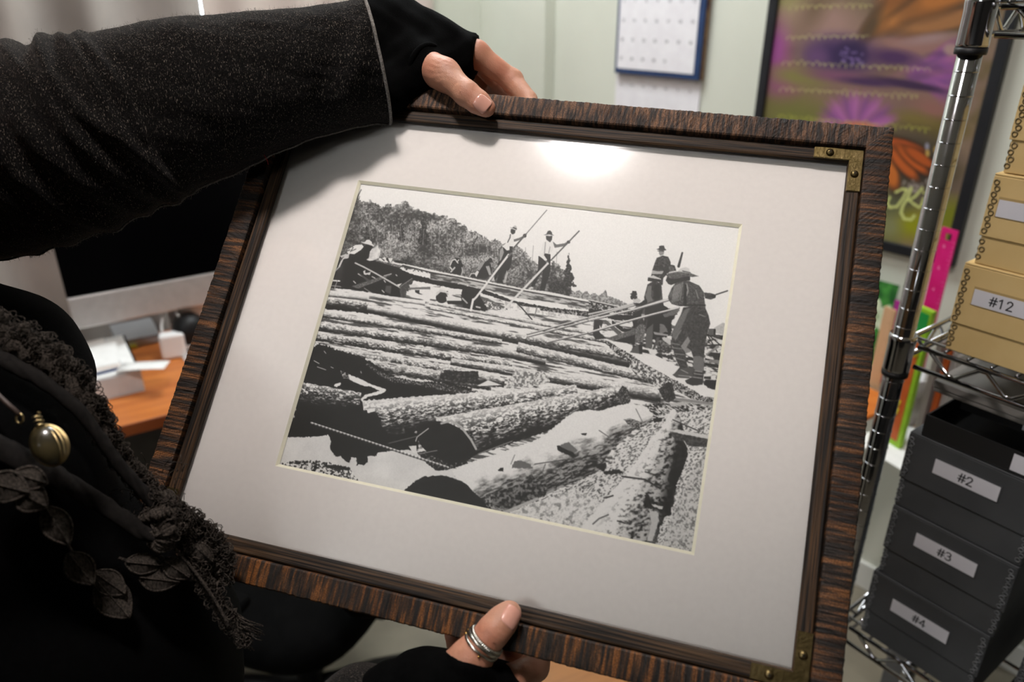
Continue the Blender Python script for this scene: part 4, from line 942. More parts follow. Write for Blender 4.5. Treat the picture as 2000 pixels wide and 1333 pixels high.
MB().box((0, 0, 0), (0.095, 0.16, 0.0016), bev=0.0006).build('sleeve', paper, lt)
MB().prism([(0.004, 0.156), (0.091, 0.156), (0.0475, 0.105)], 0.00165, 0.0021).build('flap', paper, lt)
p = dk(285, 690)
sl = on_desk('paper_slip', 'folded white paper slip poking over the edge of the tray', 'paper', (c.x - 0.09, c.y + 0.02, ZD + 0.0672), -0.5)
MB().grid([[Vector((x * 0.115 - 0.02 + 0.06, y, 0.0006 + 0.004 * math.sin(x * 2))) for x in (0, .25, .5, .75, 1)] for y in (0.0, 0.02, 0.045)]).build('slip', paper, sl, solid=0.0004)
yl = mat('yellow_card', rgb(178, 164, 40), rgb(192, 178, 56), rough=0.7)
p = dk(205, 660)
yf = on_desk('folder', 'flat yellow folder lying behind the document tray', 'folder', (p.x - 0.12, c.y + 0.275, ZD + 0.0008), 0.03)
MB().box((0, 0, 0), (0.19, 0.09, 0.003), bev=0.0008).build('back_cover', yl, yf); MB().box((0, 0, 0.0034), (0.188, 0.09, 0.009), bev=0.0008).build('front_cover', yl, yf)
p = dk(315, 668)
gb = on_desk('flat_box', 'low white box with grey lid under the computer', 'box', (p.x, p.y, ZD + 0.0008), 0.02)
MB().box((-0.11, 0, 0), (0, 0.14, 0.018), bev=0.003).build('body', greyw, gb); MB().box((-0.111, -0.001, 0.0185), (0.001, 0.141, 0.026), bev=0.003).build('lid', mat('grey_lid', rgb(150, 150, 152), rough=0.5), gb)
p = dk(343, 702)
wa = on_desk('power_adapter', 'white power adapter with looped cable at the edge of desk', 'adapter', (p.x, p.y, ZD + 0.0008), -0.2)
wp = mat('glossy_white_plastic', rgb(236, 236, 236), rough=0.28)
MB().box((-0.032, 0, 0), (0.032, 0.034, 0.070), bev=0.008, seg=3).build('brick', wp, wa)
cp = [(-0.022, 0.017, 0.066)] + [(-0.026 + 0.06 * (k / 12), 0.02 + 0.055 * math.sin(k / 12 * math.pi), 0.070 + 0.060 * math.sin(k / 12 * math.pi)) for k in range(1, 12)] + [(0.05, 0.03, 0.02), (0.09, 0.06, 0.003), (0.16, 0.10, 0.003)]
MB().tube(cp, 0.0032, 8).build('cable', wp, wa)
p = dk(378, 684)
sp = on_desk('desk_speaker', 'round black desk speaker half hidden by the picture frame', 'speaker', (p.x, p.y, ZD + 0.0008))
MB().lathe([(0.030, 0), (0.036, 0.003), (0.042, 0.03), (0.043, 0.06), (0.038, 0.088), (0.024, 0.102), (0.001, 0.105)], 32).build('body', black_m, sp)
MB().lathe([(0.0438, 0.024), (0.0446, 0.025), (0.0446, 0.031), (0.0438, 0.032)], 32).build('base_ring', alu, sp)

# ------------------------------------------------------------------ office chair in front of the desk
leath = mat('black_leather', rgb(5, 5, 5), rgb(9, 9, 9), rough=0.8, scale=40, bump=0.3, bscale=500, spec=0.05)
cs = on_plane(640, 1190, (0, 0, 1), (0, 0, 0.50))
chair = thing('office_chair', 'black upholstered office chair on castors below the picture frame', 'chair', (-0.486, 1.31, 0), R_(70))
def pad(sx, sy, sz, crown, M, name, m, dip=0.0):
    rings = []
    for k in range(11):
        a = -math.pi / 2 + math.pi * k / 10; w = math.cos(a) ** 0.35 if 0 < k < 10 else 0.55; z = math.sin(a)
        ring = []
        for j in range(40):
            t = 2 * math.pi * j / 40; cx_, sy_ = math.cos(t), math.sin(t)
            x = sx * w * math.copysign(abs(cx_) ** 0.55, cx_); y = sy * w * math.copysign(abs(sy_) ** 0.55, sy_)
            ring.append(M @ Vector((x, y, sz * z + crown * (1 - (x / sx) ** 2) * (z > 0) - dip * (y / sy) ** 2 * (z > 0))))
        rings.append(ring)
    return MB().loft(rings).build(name, m, chair)
pad(0.25, 0.24, 0.045, 0.02, Matrix.Translation((0, 0, 0.46)), 'seat', leath)
pad(0.22, 0.26, 0.035, 0.02, Matrix.Translation((0, -0.25, 0.80)) @ Matrix.Rotation(R_(82), 4, 'X'), 'backrest', leath)
MB().tube([(0, -0.02, 0.40), (0, -0.22, 0.42), (0, -0.30, 0.50), (0, -0.295, 0.70)], 0.02, 12).build('back_post', black_m, chair)
MB().lathe([(0.028, 0.11), (0.028, 0.28), (0.018, 0.285), (0.018, 0.405), (0.001, 0.406)], 20).build('gas_stem', black_m, chair)
for k in range(5):
    a = 2 * math.pi * k / 5 + 0.5; d = Vector((math.cos(a), math.sin(a), 0))
    leg = MB().tube([d * 0.02 + Vector((0, 0, 0.10)), d * 0.16 + Vector((0, 0, 0.092)), d * 0.30 + Vector((0, 0, 0.068))], [0.026, 0.021, 0.015], 10).build('leg', black_m, chair)
    n = Vector((-d.y, d.x, 0)); cw_ = MB()
    for s in (-0.016, 0.006): cw_.lathe([(0.001, 0), (0.024, 0.0005), (0.0255, 0.003), (0.0255, 0.007), (0.024, 0.0095), (0.001, 0.01)], 18, Matrix.Translation(d * 0.31 + n * s + Vector((0, 0, 0.0258))) @ rot_to(n))
    cw_.build('caster', black_m, leg)
for s in (-1, 1):
    MB().tube([(s * 0.2, 0, 0.43), (s * 0.30, 0, 0.44), (s * 0.305, 0, 0.50), (s * 0.305, -0.02, 0.66)], 0.013, 10).build('arm_post', leath, chair)
    MB().box((s * 0.305 - 0.03, -0.14, 0.66), (s * 0.305 + 0.03, 0.11, 0.685), bev=0.011, seg=3).build('armrest', leath, chair)
# small stool at the bottom, orange wood
wood_o = mat('honey_wood', rgb(168, 104, 34), rgb(190, 122, 48), rough=0.45, scale=5, stretch=(1, 12, 12), lo=0.3, hi=0.7)
q = on_plane(1085, 1345, (0, 0, 1), (0, 0, 0.46))
stool = thing('wooden_stool', 'honey coloured wooden stool below the lower hand', 'stool', (q.x, q.y, 0), 0.5)
MB().box((-0.16, -0.13, 0.43), (0.16, 0.13, 0.46), bev=0.006, seg=3).build('seat', wood_o, stool)
for x in (-1, 1):
    for y in (-1, 1):
        MB().tube([(x * 0.125, y * 0.095, 0.4295), (x * 0.145, y * 0.115, 0.0)], [0.018, 0.014], 12).build('leg', wood_o, stool)
    MB().tube([(x * 0.135, -0.09, 0.2), (x * 0.135, 0.09, 0.2)], 0.009, 10).build('stretcher', wood_o, stool)

# ================================================================== the right wall: calendars, poster, side table
def on_r(px, py, off=0.0): return on_plane(px, py, A_, A_ * (DA - off))
def wall_thing(p, name, label, cat):                     # x to the right along the wall, y up, z out of the wall
    x, y, z = -B_, Vector((0, 0, 1)), -A_
    M = Matrix(((x.x, y.x, z.x, p.x), (x.y, y.y, z.y, p.y), (x.z, y.z, z.z, p.z), (0, 0, 0, 1)))
    return thing(name, label, cat, M=M), M
navy = mat('navy_card', rgb(28, 52, 92), rgb(34, 60, 102), rough=0.55)
ink = mat('grey_ink', rgb(120, 118, 122), rough=0.8)
page = mat('calendar_page', rgb(226, 222, 226), rgb(232, 229, 232), rough=0.8)
page2 = mat('calendar_picture', rgb(70, 40, 36), rgb(150, 120, 80), rough=0.6, scale=18)
cl = on_r(1205, 142, 0.015); cr = on_r(1366, 150, 0.015)
cwid = (cr - cl).length
cal, CM = wall_thing(cl, 'wall_calendar', 'white calendar with navy border hanging above the other calendar page', 'calendar')
MB().box((-0.004, 0.0, -0.003), (cwid + 0.012, 0.52, 0.0), bev=0.001).build('back_pages', page2, cal)
MB().box((-0.003, 0.0, 0.0004), (cwid + 0.004, 0.52, 0.009), bev=0.001).build('navy_board', navy, cal)
MB().box((0.008, 0.016, 0.0094), (cwid - 0.016, 0.512, 0.0105)).build('month_page', page, cal)
d = 1
for r in range(5):
    for k in range(7):
        if d > 31 or (r == 0 and k < 2): continue
        text_mesh(str(d), 0.013, 'date', ink, cal, Matrix.Translation((0.024 + (cwid - 0.05) * k / 6.2, 0.27 - 0.056 * r, 0.0106)), 0.00005); d += 1
c2l = on_r(1198, 262, 0.004)
cal2, _ = wall_thing(c2l, 'calendar_sheet', 'plain white calendar sheet pinned below the navy bordered calendar', 'calendar')
z0, z1 = c2l.z, cl.z + 0.05
MB().box((0.0, 0.0, -0.001), (cwid + 0.012, z1 - z0, 0.0015)).build('sheet', page, cal2)
for k in range(7): text_mesh(('sun', 'mon', 'tue', 'wed', 'thu', 'fri', 'sat')[k], 0.009, 'weekday', ink, cal2, Matrix.Translation((0.025 + (cwid - 0.04) * k / 6.2, z1 - z0 - 0.085, 0.0016)), 0.00005)
MB().lathe([(0.004, 0), (0.0045, 0.003), (0.003, 0.006), (0.003, 0.010), (0.0045, 0.013), (0.0005, 0.0135)], 14, Matrix.Translation((cwid + 0.006, z1 - z0 - 0.055, 0.0015))).build('push_pin', alu, cal2)

# --- the poster
pl = on_r(1484, 200); pb = on_r(1725, 486); prr = on_r(1950, 200)
bx0, bx1 = -pl.dot(B_), -prr.dot(B_)
zb = pb.z
p0 = A_ * DA + B_ * (-bx0) + Vector((0, 0, zb))
post, PM = wall_thing(p0, 'framed_poster', 'black framed poster of an orange butterfly over purple flowers', 'poster')
PWid, PHei, PFW = bx1 - bx0, 0.86, 0.026
blackf = mat('black_frame_lacquer', rgb(22, 24, 29), rgb(28, 30, 35), rough=0.45, scale=30)
for lo, hi in (((0, 0, 0.0005), (PWid, PFW, 0.022)), ((0, PHei - PFW, 0.0005), (PWid, PHei, 0.022)), ((0, PFW, 0.0005), (PFW, PHei - PFW, 0.022)), ((PWid - PFW, PFW, 0.0005), (PWid, PHei - PFW, 0.022))):
    MB().box(lo, hi, bev=0.002).build('frame_rail', blackf, post)
AX0, AY0, AWd, AHt = 1465, -330, 520, 860
ax, ay = np.meshgrid(np.arange(AWd) + AX0 + 0.5, np.arange(AHt) + AY0 + 0.5)
ART = np.zeros((AHt, AWd, 3))
def mixc(al, c):
    global ART
    c = np.array(c, float); ART = ART * (1 - al[..., None]) + c * al[..., None]
def art_win(x0, x1, y0, y1):
    return (slice(max(0, int(y0 - AY0)), max(0, min(AHt, int(y1 - AY0) + 2))), slice(max(0, int(x0 - AX0)), max(0, min(AWd, int(x1 - AX0) + 2))))
def put_(w, al, c): ART[w] = ART[w] * (1 - al[..., None]) + np.array(c, float) * al[..., None]
def blob(x, y, rx, ry, c, ang=0.0, hard=1.0, a=1.0):
    r = max(rx, ry) * 1.3; w = art_win(x - r, x + r, y - r, y + r); X, Y = ax[w], ay[w]
    cs_, sn = math.cos(ang), math.sin(ang); u, v = (X - x) * cs_ + (Y - y) * sn, -(X - x) * sn + (Y - y) * cs_
    put_(w, a * np.clip((1.25 - np.sqrt((u / rx) ** 2 + (v / ry) ** 2)) * 2.0 * hard, 0, 1), c)
def wisp(pts, r, c, a=1.0):
    for (x0, y0), (x1, y1) in zip(pts[:-1], pts[1:]):
        w = art_win(min(x0, x1) - r - 2, max(x0, x1) + r + 2, min(y0, y1) - r - 2, max(y0, y1) + r + 2); X, Y = ax[w], ay[w]
        dx, dy = x1 - x0, y1 - y0; t = np.clip(((X - x0) * dx + (Y - y0) * dy) / max(1e-6, dx * dx + dy * dy), 0, 1)
        put_(w, a * np.clip((r + 0.8 - np.hypot(X - x0 - t * dx, Y - y0 - t * dy)), 0, 1), c)
mixc(np.ones(ax.shape), (118, 104, 74))
w_ = fbm(ax * 0.012, ay * 0.012, 401, 3); mixc(smo(w_, 0.45, 0.65) * 0.6, (146, 120, 108)); w_ = fbm(ax * 0.015, ay * 0.015, 402, 3); mixc(smo(w_, 0.5, 0.7) * 0.6, (92, 84, 44))
blob(1690, 130, 230, 150, (126, 92, 98), hard=.35, a=.8); blob(1600, 190, 120, 60, (122, 112, 66), .1, .4); blob(1555, 12, 60, 34, (152, 152, 88), hard=.5); blob(1520, 100, 34, 78, (152, 74, 140), 0.1, .5); blob(1536, 160, 40, 40, (142, 84, 112), 0, .5); blob(1610, 44, 90, 52, (158, 126, 116), .2, .6); blob(1690, 190, 110, 40, (132, 100, 96), .1, .5); blob(1800, 84, 110, 30, (150, 110, 104), .05, .6)
blob(1500, -120, 200, 120, (120, 124, 70), hard=.4); blob(1560, 150, 60, 22, (128, 122, 70), .2, .5); blob(1560, 230, 90, 40, (110, 112, 56), .1, .5); blob(1620, -90, 80, 60, (166, 104, 130), .3, .5)
# upper wing
for k, (x, y, rx, ry, an) in enumerate(((1745, 20, 80, 22, -.75), (1800, 18, 95, 24, -.5), (1850, 40, 100, 24, -.22), (1880, -30, 120, 40, -.5), (1800, -80, 120, 44, -.9))):
    blob(x, y, rx, ry, (64, 46, 34), an, .8); blob(x, y, rx * .92, ry * .80, ((188, 118, 56), (180, 114, 60), (160, 108, 66), (178, 108, 52), (164, 96, 48))[k], an, .9)
for k in range(26): blob(1770 + 190 * n1(k, 41), -150 + 70 * n1(k * 2.1, 42), 5, 4, (210, 200, 190))
blob(1700, 60, 16, 60, (84, 66, 48), .5, .6); blob(1600, 10, 30, 80, (110, 90, 70), .5, .4)
# purple heart and petals
for k in range(16):
    an = -0.7 + 1.5 * k / 15; r = 95 + 30 * n1(k, 43); x, y = 1780, 140
    blob(x + 62 * math.cos(an), y + 46 * math.sin(an), r * .55, 9, ((150, 82, 156), (172, 96, 162), (120, 70, 142))[k % 3], an + .25 * math.sin(k * 2.7), .5, .8)
for k in range(14): blob(1740 + 120 * n1(k, 61), 84 + 90 * n1(k * 1.9, 62), 26 + 16 * n1(k, 63), 8, ((140, 90, 140), (104, 66, 112), (150, 100, 120), (86, 56, 96))[k % 4], -.5 + n1(k, 64), .4, .6)
blob(1862, 96, 16, 12, (170, 138, 134), 0, .8); blob(1820, 75, 60, 12, (160, 130, 128), -.15, .5)
blob(1650, 106, 86, 42, (84, 56, 106), .1, .5); blob(1645, 106, 62, 36, (58, 42, 84), .1, .5); blob(1668, 104, 30, 26, (40, 32, 66), 0, .6); blob(1662, 110, 36, 22, (48, 36, 76), 0, .6); blob(1750, 112, 50, 18, (72, 46, 88), .1, .6); blob(1600, 110, 26, 22, (96, 66, 110), 0, .5)
for k in range(30): blob(1645 + 55 * n1(k, 44), 92 + 36 * n1(k * 1.7, 45), 2.5, 2, (122, 100, 160), 0, 1, .8)
blob(1640, 148, 70, 14, (120, 76, 104), .1, .5); blob(1780, 165, 85, 9, (56, 38, 70), .18, .7); blob(1700, 160, 60, 9, (66, 44, 82), .1, .6)
blob(1830, 215, 56, 30, (146, 100, 92), .4, .5); blob(1850, 250, 60, 24, (104, 92, 44), .1, .5); blob(1790, 235, 46, 22, (120, 106, 54), .2, .5)
# lower flower
for k in range(17):
    an = math.pi + 0.25 + (math.pi - 0.5) * k / 16; x, y = 1678, 252
    blob(x + 46 * math.cos(an), y + 40 * math.sin(an), 36, 8, ((180, 104, 172), (162, 90, 160), (132, 78, 140), (150, 90, 140))[(k * 7) % 4], an + .1 * math.sin(k * 3.1), .6, .9)
blob(1676, 250, 40, 14, (222, 124, 84), 0, .6); blob(1676, 262, 60, 20, (180, 90, 60), 0, .5)
# lower butterfly
blob(1800, 320, 90, 66, (44, 42, 38), .5, .5); blob(1760, 390, 60, 30, (70, 76, 54), 0, .4)
for (x, y, rx, ry, an, c_) in ((1740, 330, 16, 46, -.35, (206, 110, 44)), (1764, 286, 46, 16, .25, (204, 88, 38)), (1768, 318, 40, 14, .85, (196, 92, 38)), (1786, 310, 40, 12, .75, (202, 92, 36)), (1800, 306, 34, 11, .6, (186, 84, 34))):
    blob(x, y, rx * 1.06, ry * 1.15, (40, 26, 20), an, .9); blob(x, y, rx, ry * .86, c_, an, 1)
for k in range(46): blob(1768 + 72 * n1(k, 46), 352 + 26 * n1(k * 2.3, 47) - 0.2 * 40 * n1(k, 46), 2.6, 2, (166, 156, 150), 0, 1, .8)
for (x, y) in ((1815, 285), (1832, 292), (1816, 298), (1834, 304)): blob(x, y, 4, 7, (196, 160, 80) if y > 290 else (150, 150, 170), 0, 1)
blob(1800, 440, 90, 36, (150, 156, 26), .1, .5); blob(1740, 440, 30, 40, (134, 138, 92), 0, .5); blob(1740, 400, 40, 26, (92, 98, 70), 0, .4); blob(1860, 420, 50, 40, (120, 128, 30), 0, .5)
blob(1600, 380, 120, 110, (90, 96, 40), 0, .4)
# the print has faded a little
mixc(np.full(ax.shape, 0.16), (116, 100, 92))
# handwriting
def script(x0, x1, y0, slope, c, seed):
    pts = []; n = int((x1 - x0) / 1.6); t = 0
    for k in range(n):
        t += 0.35 + 0.9 * n1(k * 0.37, seed + 2); g = n1(k * 0.16, seed) > 0.26
        pts.append((x0 + k * 1.6 + 2.6 * math.cos(t), y0 + slope * k * 1.6 + (1.6 + 6.5 * n1(k * 0.21, seed + 1) ** 2) * math.sin(t)))
        if not g and len(pts) > 1: wisp(pts, 0.7, c, .38); pts = []
    if len(pts) > 1: wisp(pts, 0.7, c, .38)
inkc = (196, 194, 122)
script(1545, 1712, 14, -.02, inkc, 51); script(1540, 1702, 74, -.02, inkc, 52); script(1532, 1822, 122, .045, inkc, 53); script(1526, 1800, 174, .05, inkc, 54); script(1522, 1822, 226, .09, (186, 190, 80), 55); script(1560, 1760, -46, -.02, inkc, 56); script(1560, 1800, -100, -.02, inkc, 57)
K = (206, 212, 132)
wisp([(1742, 384), (1737, 396), (1742, 404), (1756, 402), (1768, 386), (1776, 370), (1768, 368), (1754, 374)], 2, K); wisp([(1784, 366), (1778, 384), (1768, 400), (1764, 414), (1770, 426), (1784, 428), (1790, 420)], 2.2, K)
wisp([(1806, 366), (1792, 382), (1780, 390), (1790, 398), (1800, 404)], 1.8, K); wisp([(1808, 386), (1804, 400), (1812, 398)], 1.7, K); wisp([(1808, 374), (1809, 376)], 1.6, K); wisp([(1816, 386), (1814, 402), (1822, 388), (1828, 390), (1826, 402), (1834, 398)], 1.7, K)
gn_, gm_ = 260, 400
uu, vv = np.meshgrid(np.linspace(PFW, PWid - PFW, gn_), np.linspace(PHei - PFW, PFW, gm_))
X_ = np.array(PM.to_3x3().col[0]); Y_ = np.array(PM.to_3x3().col[1]); O_ = np.array(p0) - np.array(CAMV)
w3 = O_ + uu[..., None] * X_ + vv[..., None] * Y_
dep = w3[..., 1] * CP - w3[..., 2] * SP
jx = np.clip((w3[..., 0] / dep * FPX + 1000 - AX0).astype(int), 0, AWd - 1); jy = np.clip(((-w3[..., 2] * CP - w3[..., 1] * SP) / dep * FPX + 666.5 - AY0).astype(int), 0, AHt - 1)
A3 = ART[jy, jx] / 255.0; A3 = np.where(A3 <= 0.04045, A3 / 12.92, ((A3 + 0.055) / 1.055) ** 2.4)
pc = np.concatenate([A3, np.ones(A3.shape[:2] + (1,))], -1).astype(np.float32)
colour_sheet('art_print', uu, vv, np.full_like(uu, 0.012), pc, attr_mat('glossy_poster', 0.35, 0.25), post)
MB().box((PFW - 0.004, PFW - 0.004, 0.003), (PWid - PFW + 0.004, PHei - PFW + 0.004, 0.0112)).build('backing', kraft, post)

# --- the side table under the poster and what stands on it
tab, TM = wall_thing(A_ * (DA - 0.0005) + B_ * 0.0, 'side_table', 'white topped side table standing under the framed poster', 'table')
tx0, tx1 = -0.42, 0.62
white_l = mat('white_laminate', rgb(196, 194, 190), rgb(204, 202, 198), rough=0.5)
MB().box((tx0, ZD - 0.03, 0.013), (tx1, ZD, 0.60), bev=0.003).build('table_top', white_l, tab)
for x in (tx0 + 0.03, tx1 - 0.07):
    for z in (0.03, 0.55): MB().box((x, 0.0, z), (x + 0.035, ZD - 0.0305, z + 0.035), bev=0.002).build('leg', grey_m, tab)
TI = TM.inverted()
def tb(px, py, h=ZD): return TI @ on_plane(px, py, (0, 0, 1), (0, 0, h))
def up_at(px, py, dist):                                  # a point at a given distance from the wall
    return TI @ on_plane(px, py, A_, A_ * (DA - dist))
def on_tab(name, label, cat, p, ry=0.0):
    return thing(name, label, cat, M=TM @ Matrix.Translation(p) @ Matrix.Rotation(ry, 4, 'Y'))
orange_m = mat('orange_card', rgb(196, 104, 30), rgb(210, 120, 44), rough=0.6)
lime = mat('lime_card', rgb(138, 186, 32), rgb(150, 198, 44), rough=0.5); green = mat('green_card', rgb(20, 142, 58), rgb(28, 150, 66), rough=0.5)
rust = mat('rust_card', rgb(186, 84, 30), rgb(196, 96, 40), rough=0.5); yellow = mat('yellow_ink', rgb(208, 200, 20), rough=0.5)
clearp = mat('smoky_plastic', rgb(158, 150, 146), rgb(168, 160, 155), rough=0.3)
# upright magazine with lime, green and rust blocks
m0 = up_at(1816, 604, 0.42); m1 = up_at(1798, 754, 0.42)
bh = m0.y - ZD
mag = on_tab('magazine', 'upright lime magazine with green and rust blocks beside the shelf post', 'magazine', (m0.x - 0.03, ZD + 0.001, 0.42), -0.35)
MB().box((-0.03, 0, -0.012), (0.045, bh, 0.0), bev=0.001).build('cover', lime, mag)
MB().box((0.002, bh * 0.85, 0.0003), (0.040, bh * 0.975, 0.001)).build('green_block', green, mag)
MB().box((-0.010, bh * 0.05, 0.0003), (0.036, bh * 0.82, 0.001)).build('rust_block', rust, mag)
for q, s in ((0.72, 0.013), (0.34, 0.015), (0.28, 0.015)):
    MB().tube([(0.022 - 0.012 * math.cos(a * .5) - 0.012 * (q < .5), bh * q + s * math.sin(a), 0.0012) for a in [k * 0.42 for k in range(16)]], 0.0022, 6).build('yellow_mark', yellow, mag)
for k, (dx, c_, lab) in enumerate(((0.058, clearp, 'smoky plastic folder standing right behind the lime magazine'), (0.078, rust, 'thin rust folder standing between two plastic folders'), (0.092, clearp, 'smoky plastic folder standing rightmost behind the cardboard boxes'))):
    f_ = on_tab('upright_folder', lab, 'folder', (m0.x - 0.03 + dx, ZD + 0.001, 0.40), -0.25)
    MB().box((0, 0, -0.20), (0.004, bh * (0.82 - 0.03 * k), 0.012), bev=0.001).build('front_cover', c_, f_); MB().box((0.0045, 0, -0.20), (0.010, bh * (0.80 - 0.03 * k), 0.010), bev=0.001).build('back_cover', c_, f_)
# pink ruler standing behind the magazine
pink = mat('pink_plastic', rgb(206, 22, 110), rgb(214, 30, 120), rough=0.35)
r0 = up_at(1857, 447, 0.30); r1 = up_at(1826, 600, 0.30)
rul = on_tab('ruler', 'bright pink plastic ruler standing upright behind the shelf post', 'ruler', (r0.x, r0.y - 0.31, 0.30), -0.3)
bmr = MB(); hole = [(0.006 * math.cos(a), 0.006 * math.sin(a)) for a in [2 * math.pi * k / 16 for k in range(16)]]
rw = 0.019
outer = [(rw, 0.0), (rw, rw * .4), (rw * .4, rw * .8), (0, rw * .8), (-rw * .4, rw * .8), (-rw, rw * .4)]
bmr.box((-rw, 0, -0.0012), (rw, 0.285, 0.0012)); bmr.box((-rw, 0.2855, -0.0012), (-0.007, 0.31, 0.0012)); bmr.box((0.007, 0.2855, -0.0012), (rw, 0.31, 0.0012)); bmr.box((-0.0069, 0.2995, -0.0012), (0.0069, 0.31, 0.0012))
bmr.build('strip', pink, rul)
tick = MB()
for k in range(30): tick.box((rw - (0.010 if k % 5 == 0 else 0.006), 0.008 + 0.0095 * k, 0.00125), (rw - 0.0005, 0.0088 + 0.0095 * k, 0.0014))
tk = tick.build('ruler_marks', mat('pale_pink_ink', rgb(236, 130, 180), rough=0.5), rul); tk['kind'] = 'stuff'
for k in range(6): text_mesh(str(k + 1), 0.010, 'numeral', mat('numeral_ink', rgb(236, 130, 180)) if k == 0 else bpy.data.materials['numeral_ink'], rul, Matrix.Translation((-0.004, 0.034 + 0.0475 * k, 0.0013)), 0.00005)
cup = on_tab('pen_cup', 'smoky cup holding the pink ruler upright', 'cup', (r0.x, ZD + 0.001, 0.30))
MB().lathe([(0.030, 0.0), (0.033, 0.002), (0.036, 0.115), (0.033, 0.115), (0.030, 0.006), (0.001, 0.005)], 28, Matrix.Rotation(-math.pi / 2, 4, 'X')).build('cup_body', clearp, cup)
# green postcard with a white flower, wooden rulers
gleaf = mat('leaf_print', rgb(16, 84, 30), rgb(72, 150, 62), rough=0.5, scale=26, lo=0.40, hi=0.62)
g0 = up_at(1752, 560, 0.06)
card = on_tab('postcard', 'green leafy postcard with white blossom leaning on the wall', 'postcard', (g0.x - 0.075, ZD + 0.001, 0.075))
cM = Matrix.Rotation(R_(-8), 4, 'X'); ch = g0.y - ZD
MB().box((-0.075, 0.0, -0.0008), (0.075, ch, 0.0008), cM).build('card_board', gleaf, card)
petal = mat('blossom_white', rgb(196, 214, 170), rgb(224, 234, 206), rough=0.6)
for k in range(7):
    a = 2 * math.pi * k / 7; cx_, cy_ = 0.042 + 0.022 * math.cos(a), ch * 0.58 + 0.026 * math.sin(a)
    MB().prism([(cx_ + 0.021 * math.cos(a) * math.cos(t) - 0.009 * math.sin(a) * math.sin(t), cy_ + 0.021 * math.sin(a) * math.cos(t) + 0.009 * math.cos(a) * math.sin(t)) for t in [2 * math.pi * j / 14 for j in range(14)]], 0.0009, 0.0013, cM).build('petal_print', petal, card)
peach = mat('pale_wood', rgb(206, 164, 124), rgb(216, 176, 138), rough=0.6, scale=8, stretch=(8, 1, 8)); mag_m = mat('magenta_card', rgb(168, 40, 140), rgb(178, 52, 150), rough=0.5)
w0 = up_at(1750, 606, 0.20)
wr = on_tab('wooden_ruler', 'pale wooden ruler leaning upright left of the shelf post', 'ruler', (w0.x - 0.012, ZD + 0.001, 0.20), -0.3)
MB().box((-0.017, 0, -0.002), (0.017, w0.y - ZD, 0.002), bev=0.0006).build('strip', peach, wr)
tick = MB()
for k in range(24): tick.box((0.008 if k % 5 else 0.003, 0.006 + 0.0085 * k, 0.0021), (0.0165, 0.0066 + 0.0085 * k, 0.0023))
tk = tick.build('ruler_marks', mat('dark_ink', rgb(60, 44, 34), rough=0.6), wr); tk['kind'] = 'stuff'
tg = on_tab('gift_tag', 'small magenta card standing behind the shelf post', 'card', (up_at(1758, 592, 0.16).x + 0.004, ZD + 0.001, 0.16), -0.2)
MB().box((-0.018, 0, -0.0008), (0.022, up_at(1758, 590, 0.16).y - ZD, 0.0008)).build('card_board', mag_m, tg)
# flat things at the front of the table
q = tb(1716, 800)
of = on_tab('orange_folder', 'flat orange folder lying on the white side table', 'folder', (q.x, ZD + 0.001, q.z), -0.2)
MB().box((-0.13, 0, -0.06), (0.022, 0.003, 0.17), bev=0.001).build('back_cover', orange_m, of); MB().box((-0.13, 0.0034, -0.06), (0.02, 0.008, 0.17), bev=0.001).build('front_cover', orange_m, of)
q = tb(1768, 838)
fl = on_tab('flyer', 'white flyer with a curved orange line on the side table', 'flyer', (q.x, ZD + 0.001, q.z), -0.25)
MB().box((-0.022, 0, -0.10), (0.16, 0.0016, 0.15)).build('sheet', paper, fl)
MB().tube([(-0.02 + 0.05 * k / 10, 0.0016, -0.02 - 0.06 * math.sin(k / 10 * 2.2) + 0.05) for k in range(11)], 0.003, 6, flat=(0.1, 1)).build('orange_curve', orange_m, fl)
# ================================================================== chrome wire shelving with archive boxes
chrome = mat('chrome', rgb(165, 165, 168), rgb(175, 175, 178), rough=0.10, metal=1.0, scale=8)
AZ = R_(143.6)
E1 = Vector((math.sin(AZ), math.cos(AZ), 0)); E2 = Vector((-E1.y, E1.x, 0))
SP0 = Vector((0.499, 0.876, 0))
SM = Matrix(((E1.x, E2.x, 0, SP0.x), (E1.y, E2.y, 0, SP0.y), (0, 0, 1, 0), (0, 0, 0, 1))); SI = SM.inverted()
def sf(px, py, off=0.0): return SI @ on_plane(px, py, E2, SP0 + E2 * off)
SW, SD = 0.91, 0.36
shelf = thing('wire_shelving', 'chrome wire shelving unit holding tan and black archive boxes', 'shelving', M=SM)
ZT, ZM, ZB_ = sf(1925, 13).z, sf(1785, 675).z, 0.752
for (x, y) in ((0, 0), (SW, 0), (0, SD), (SW, SD)):
    po = MB(); po.tube([(x, y, 0.03), (x, y, 1.86)], 0.0127, 28)
    o = po.build('post', chrome, shelf)
    g = MB(); z = 0.10
    while z < 1.85:
        g.tube([(x + 0.01275 * math.cos(a), y + 0.01275 * math.sin(a), z) for a in [2 * math.pi * k / 24 for k in range(24)]], 0.00055, 5, closed=True); z += 0.0254
    gr = g.build('groove_rings', chrome, o); gr['kind'] = 'stuff'
    MB().lathe([(0.001, 1.86), (0.0135, 1.8602), (0.0135, 1.868), (0.009, 1.871), (0.0005, 1.8715)], 20, Matrix.Translation((x, y, 0))).build('post_cap', black_m, o)
    MB().lathe([(0.017, 0.0), (0.019, 0.002), (0.019, 0.012), (0.009, 0.016), (0.009, 0.0298), (0.001, 0.0299)], 20, Matrix.Translation((x, y, 0))).build('levelling_foot', black_m, o)
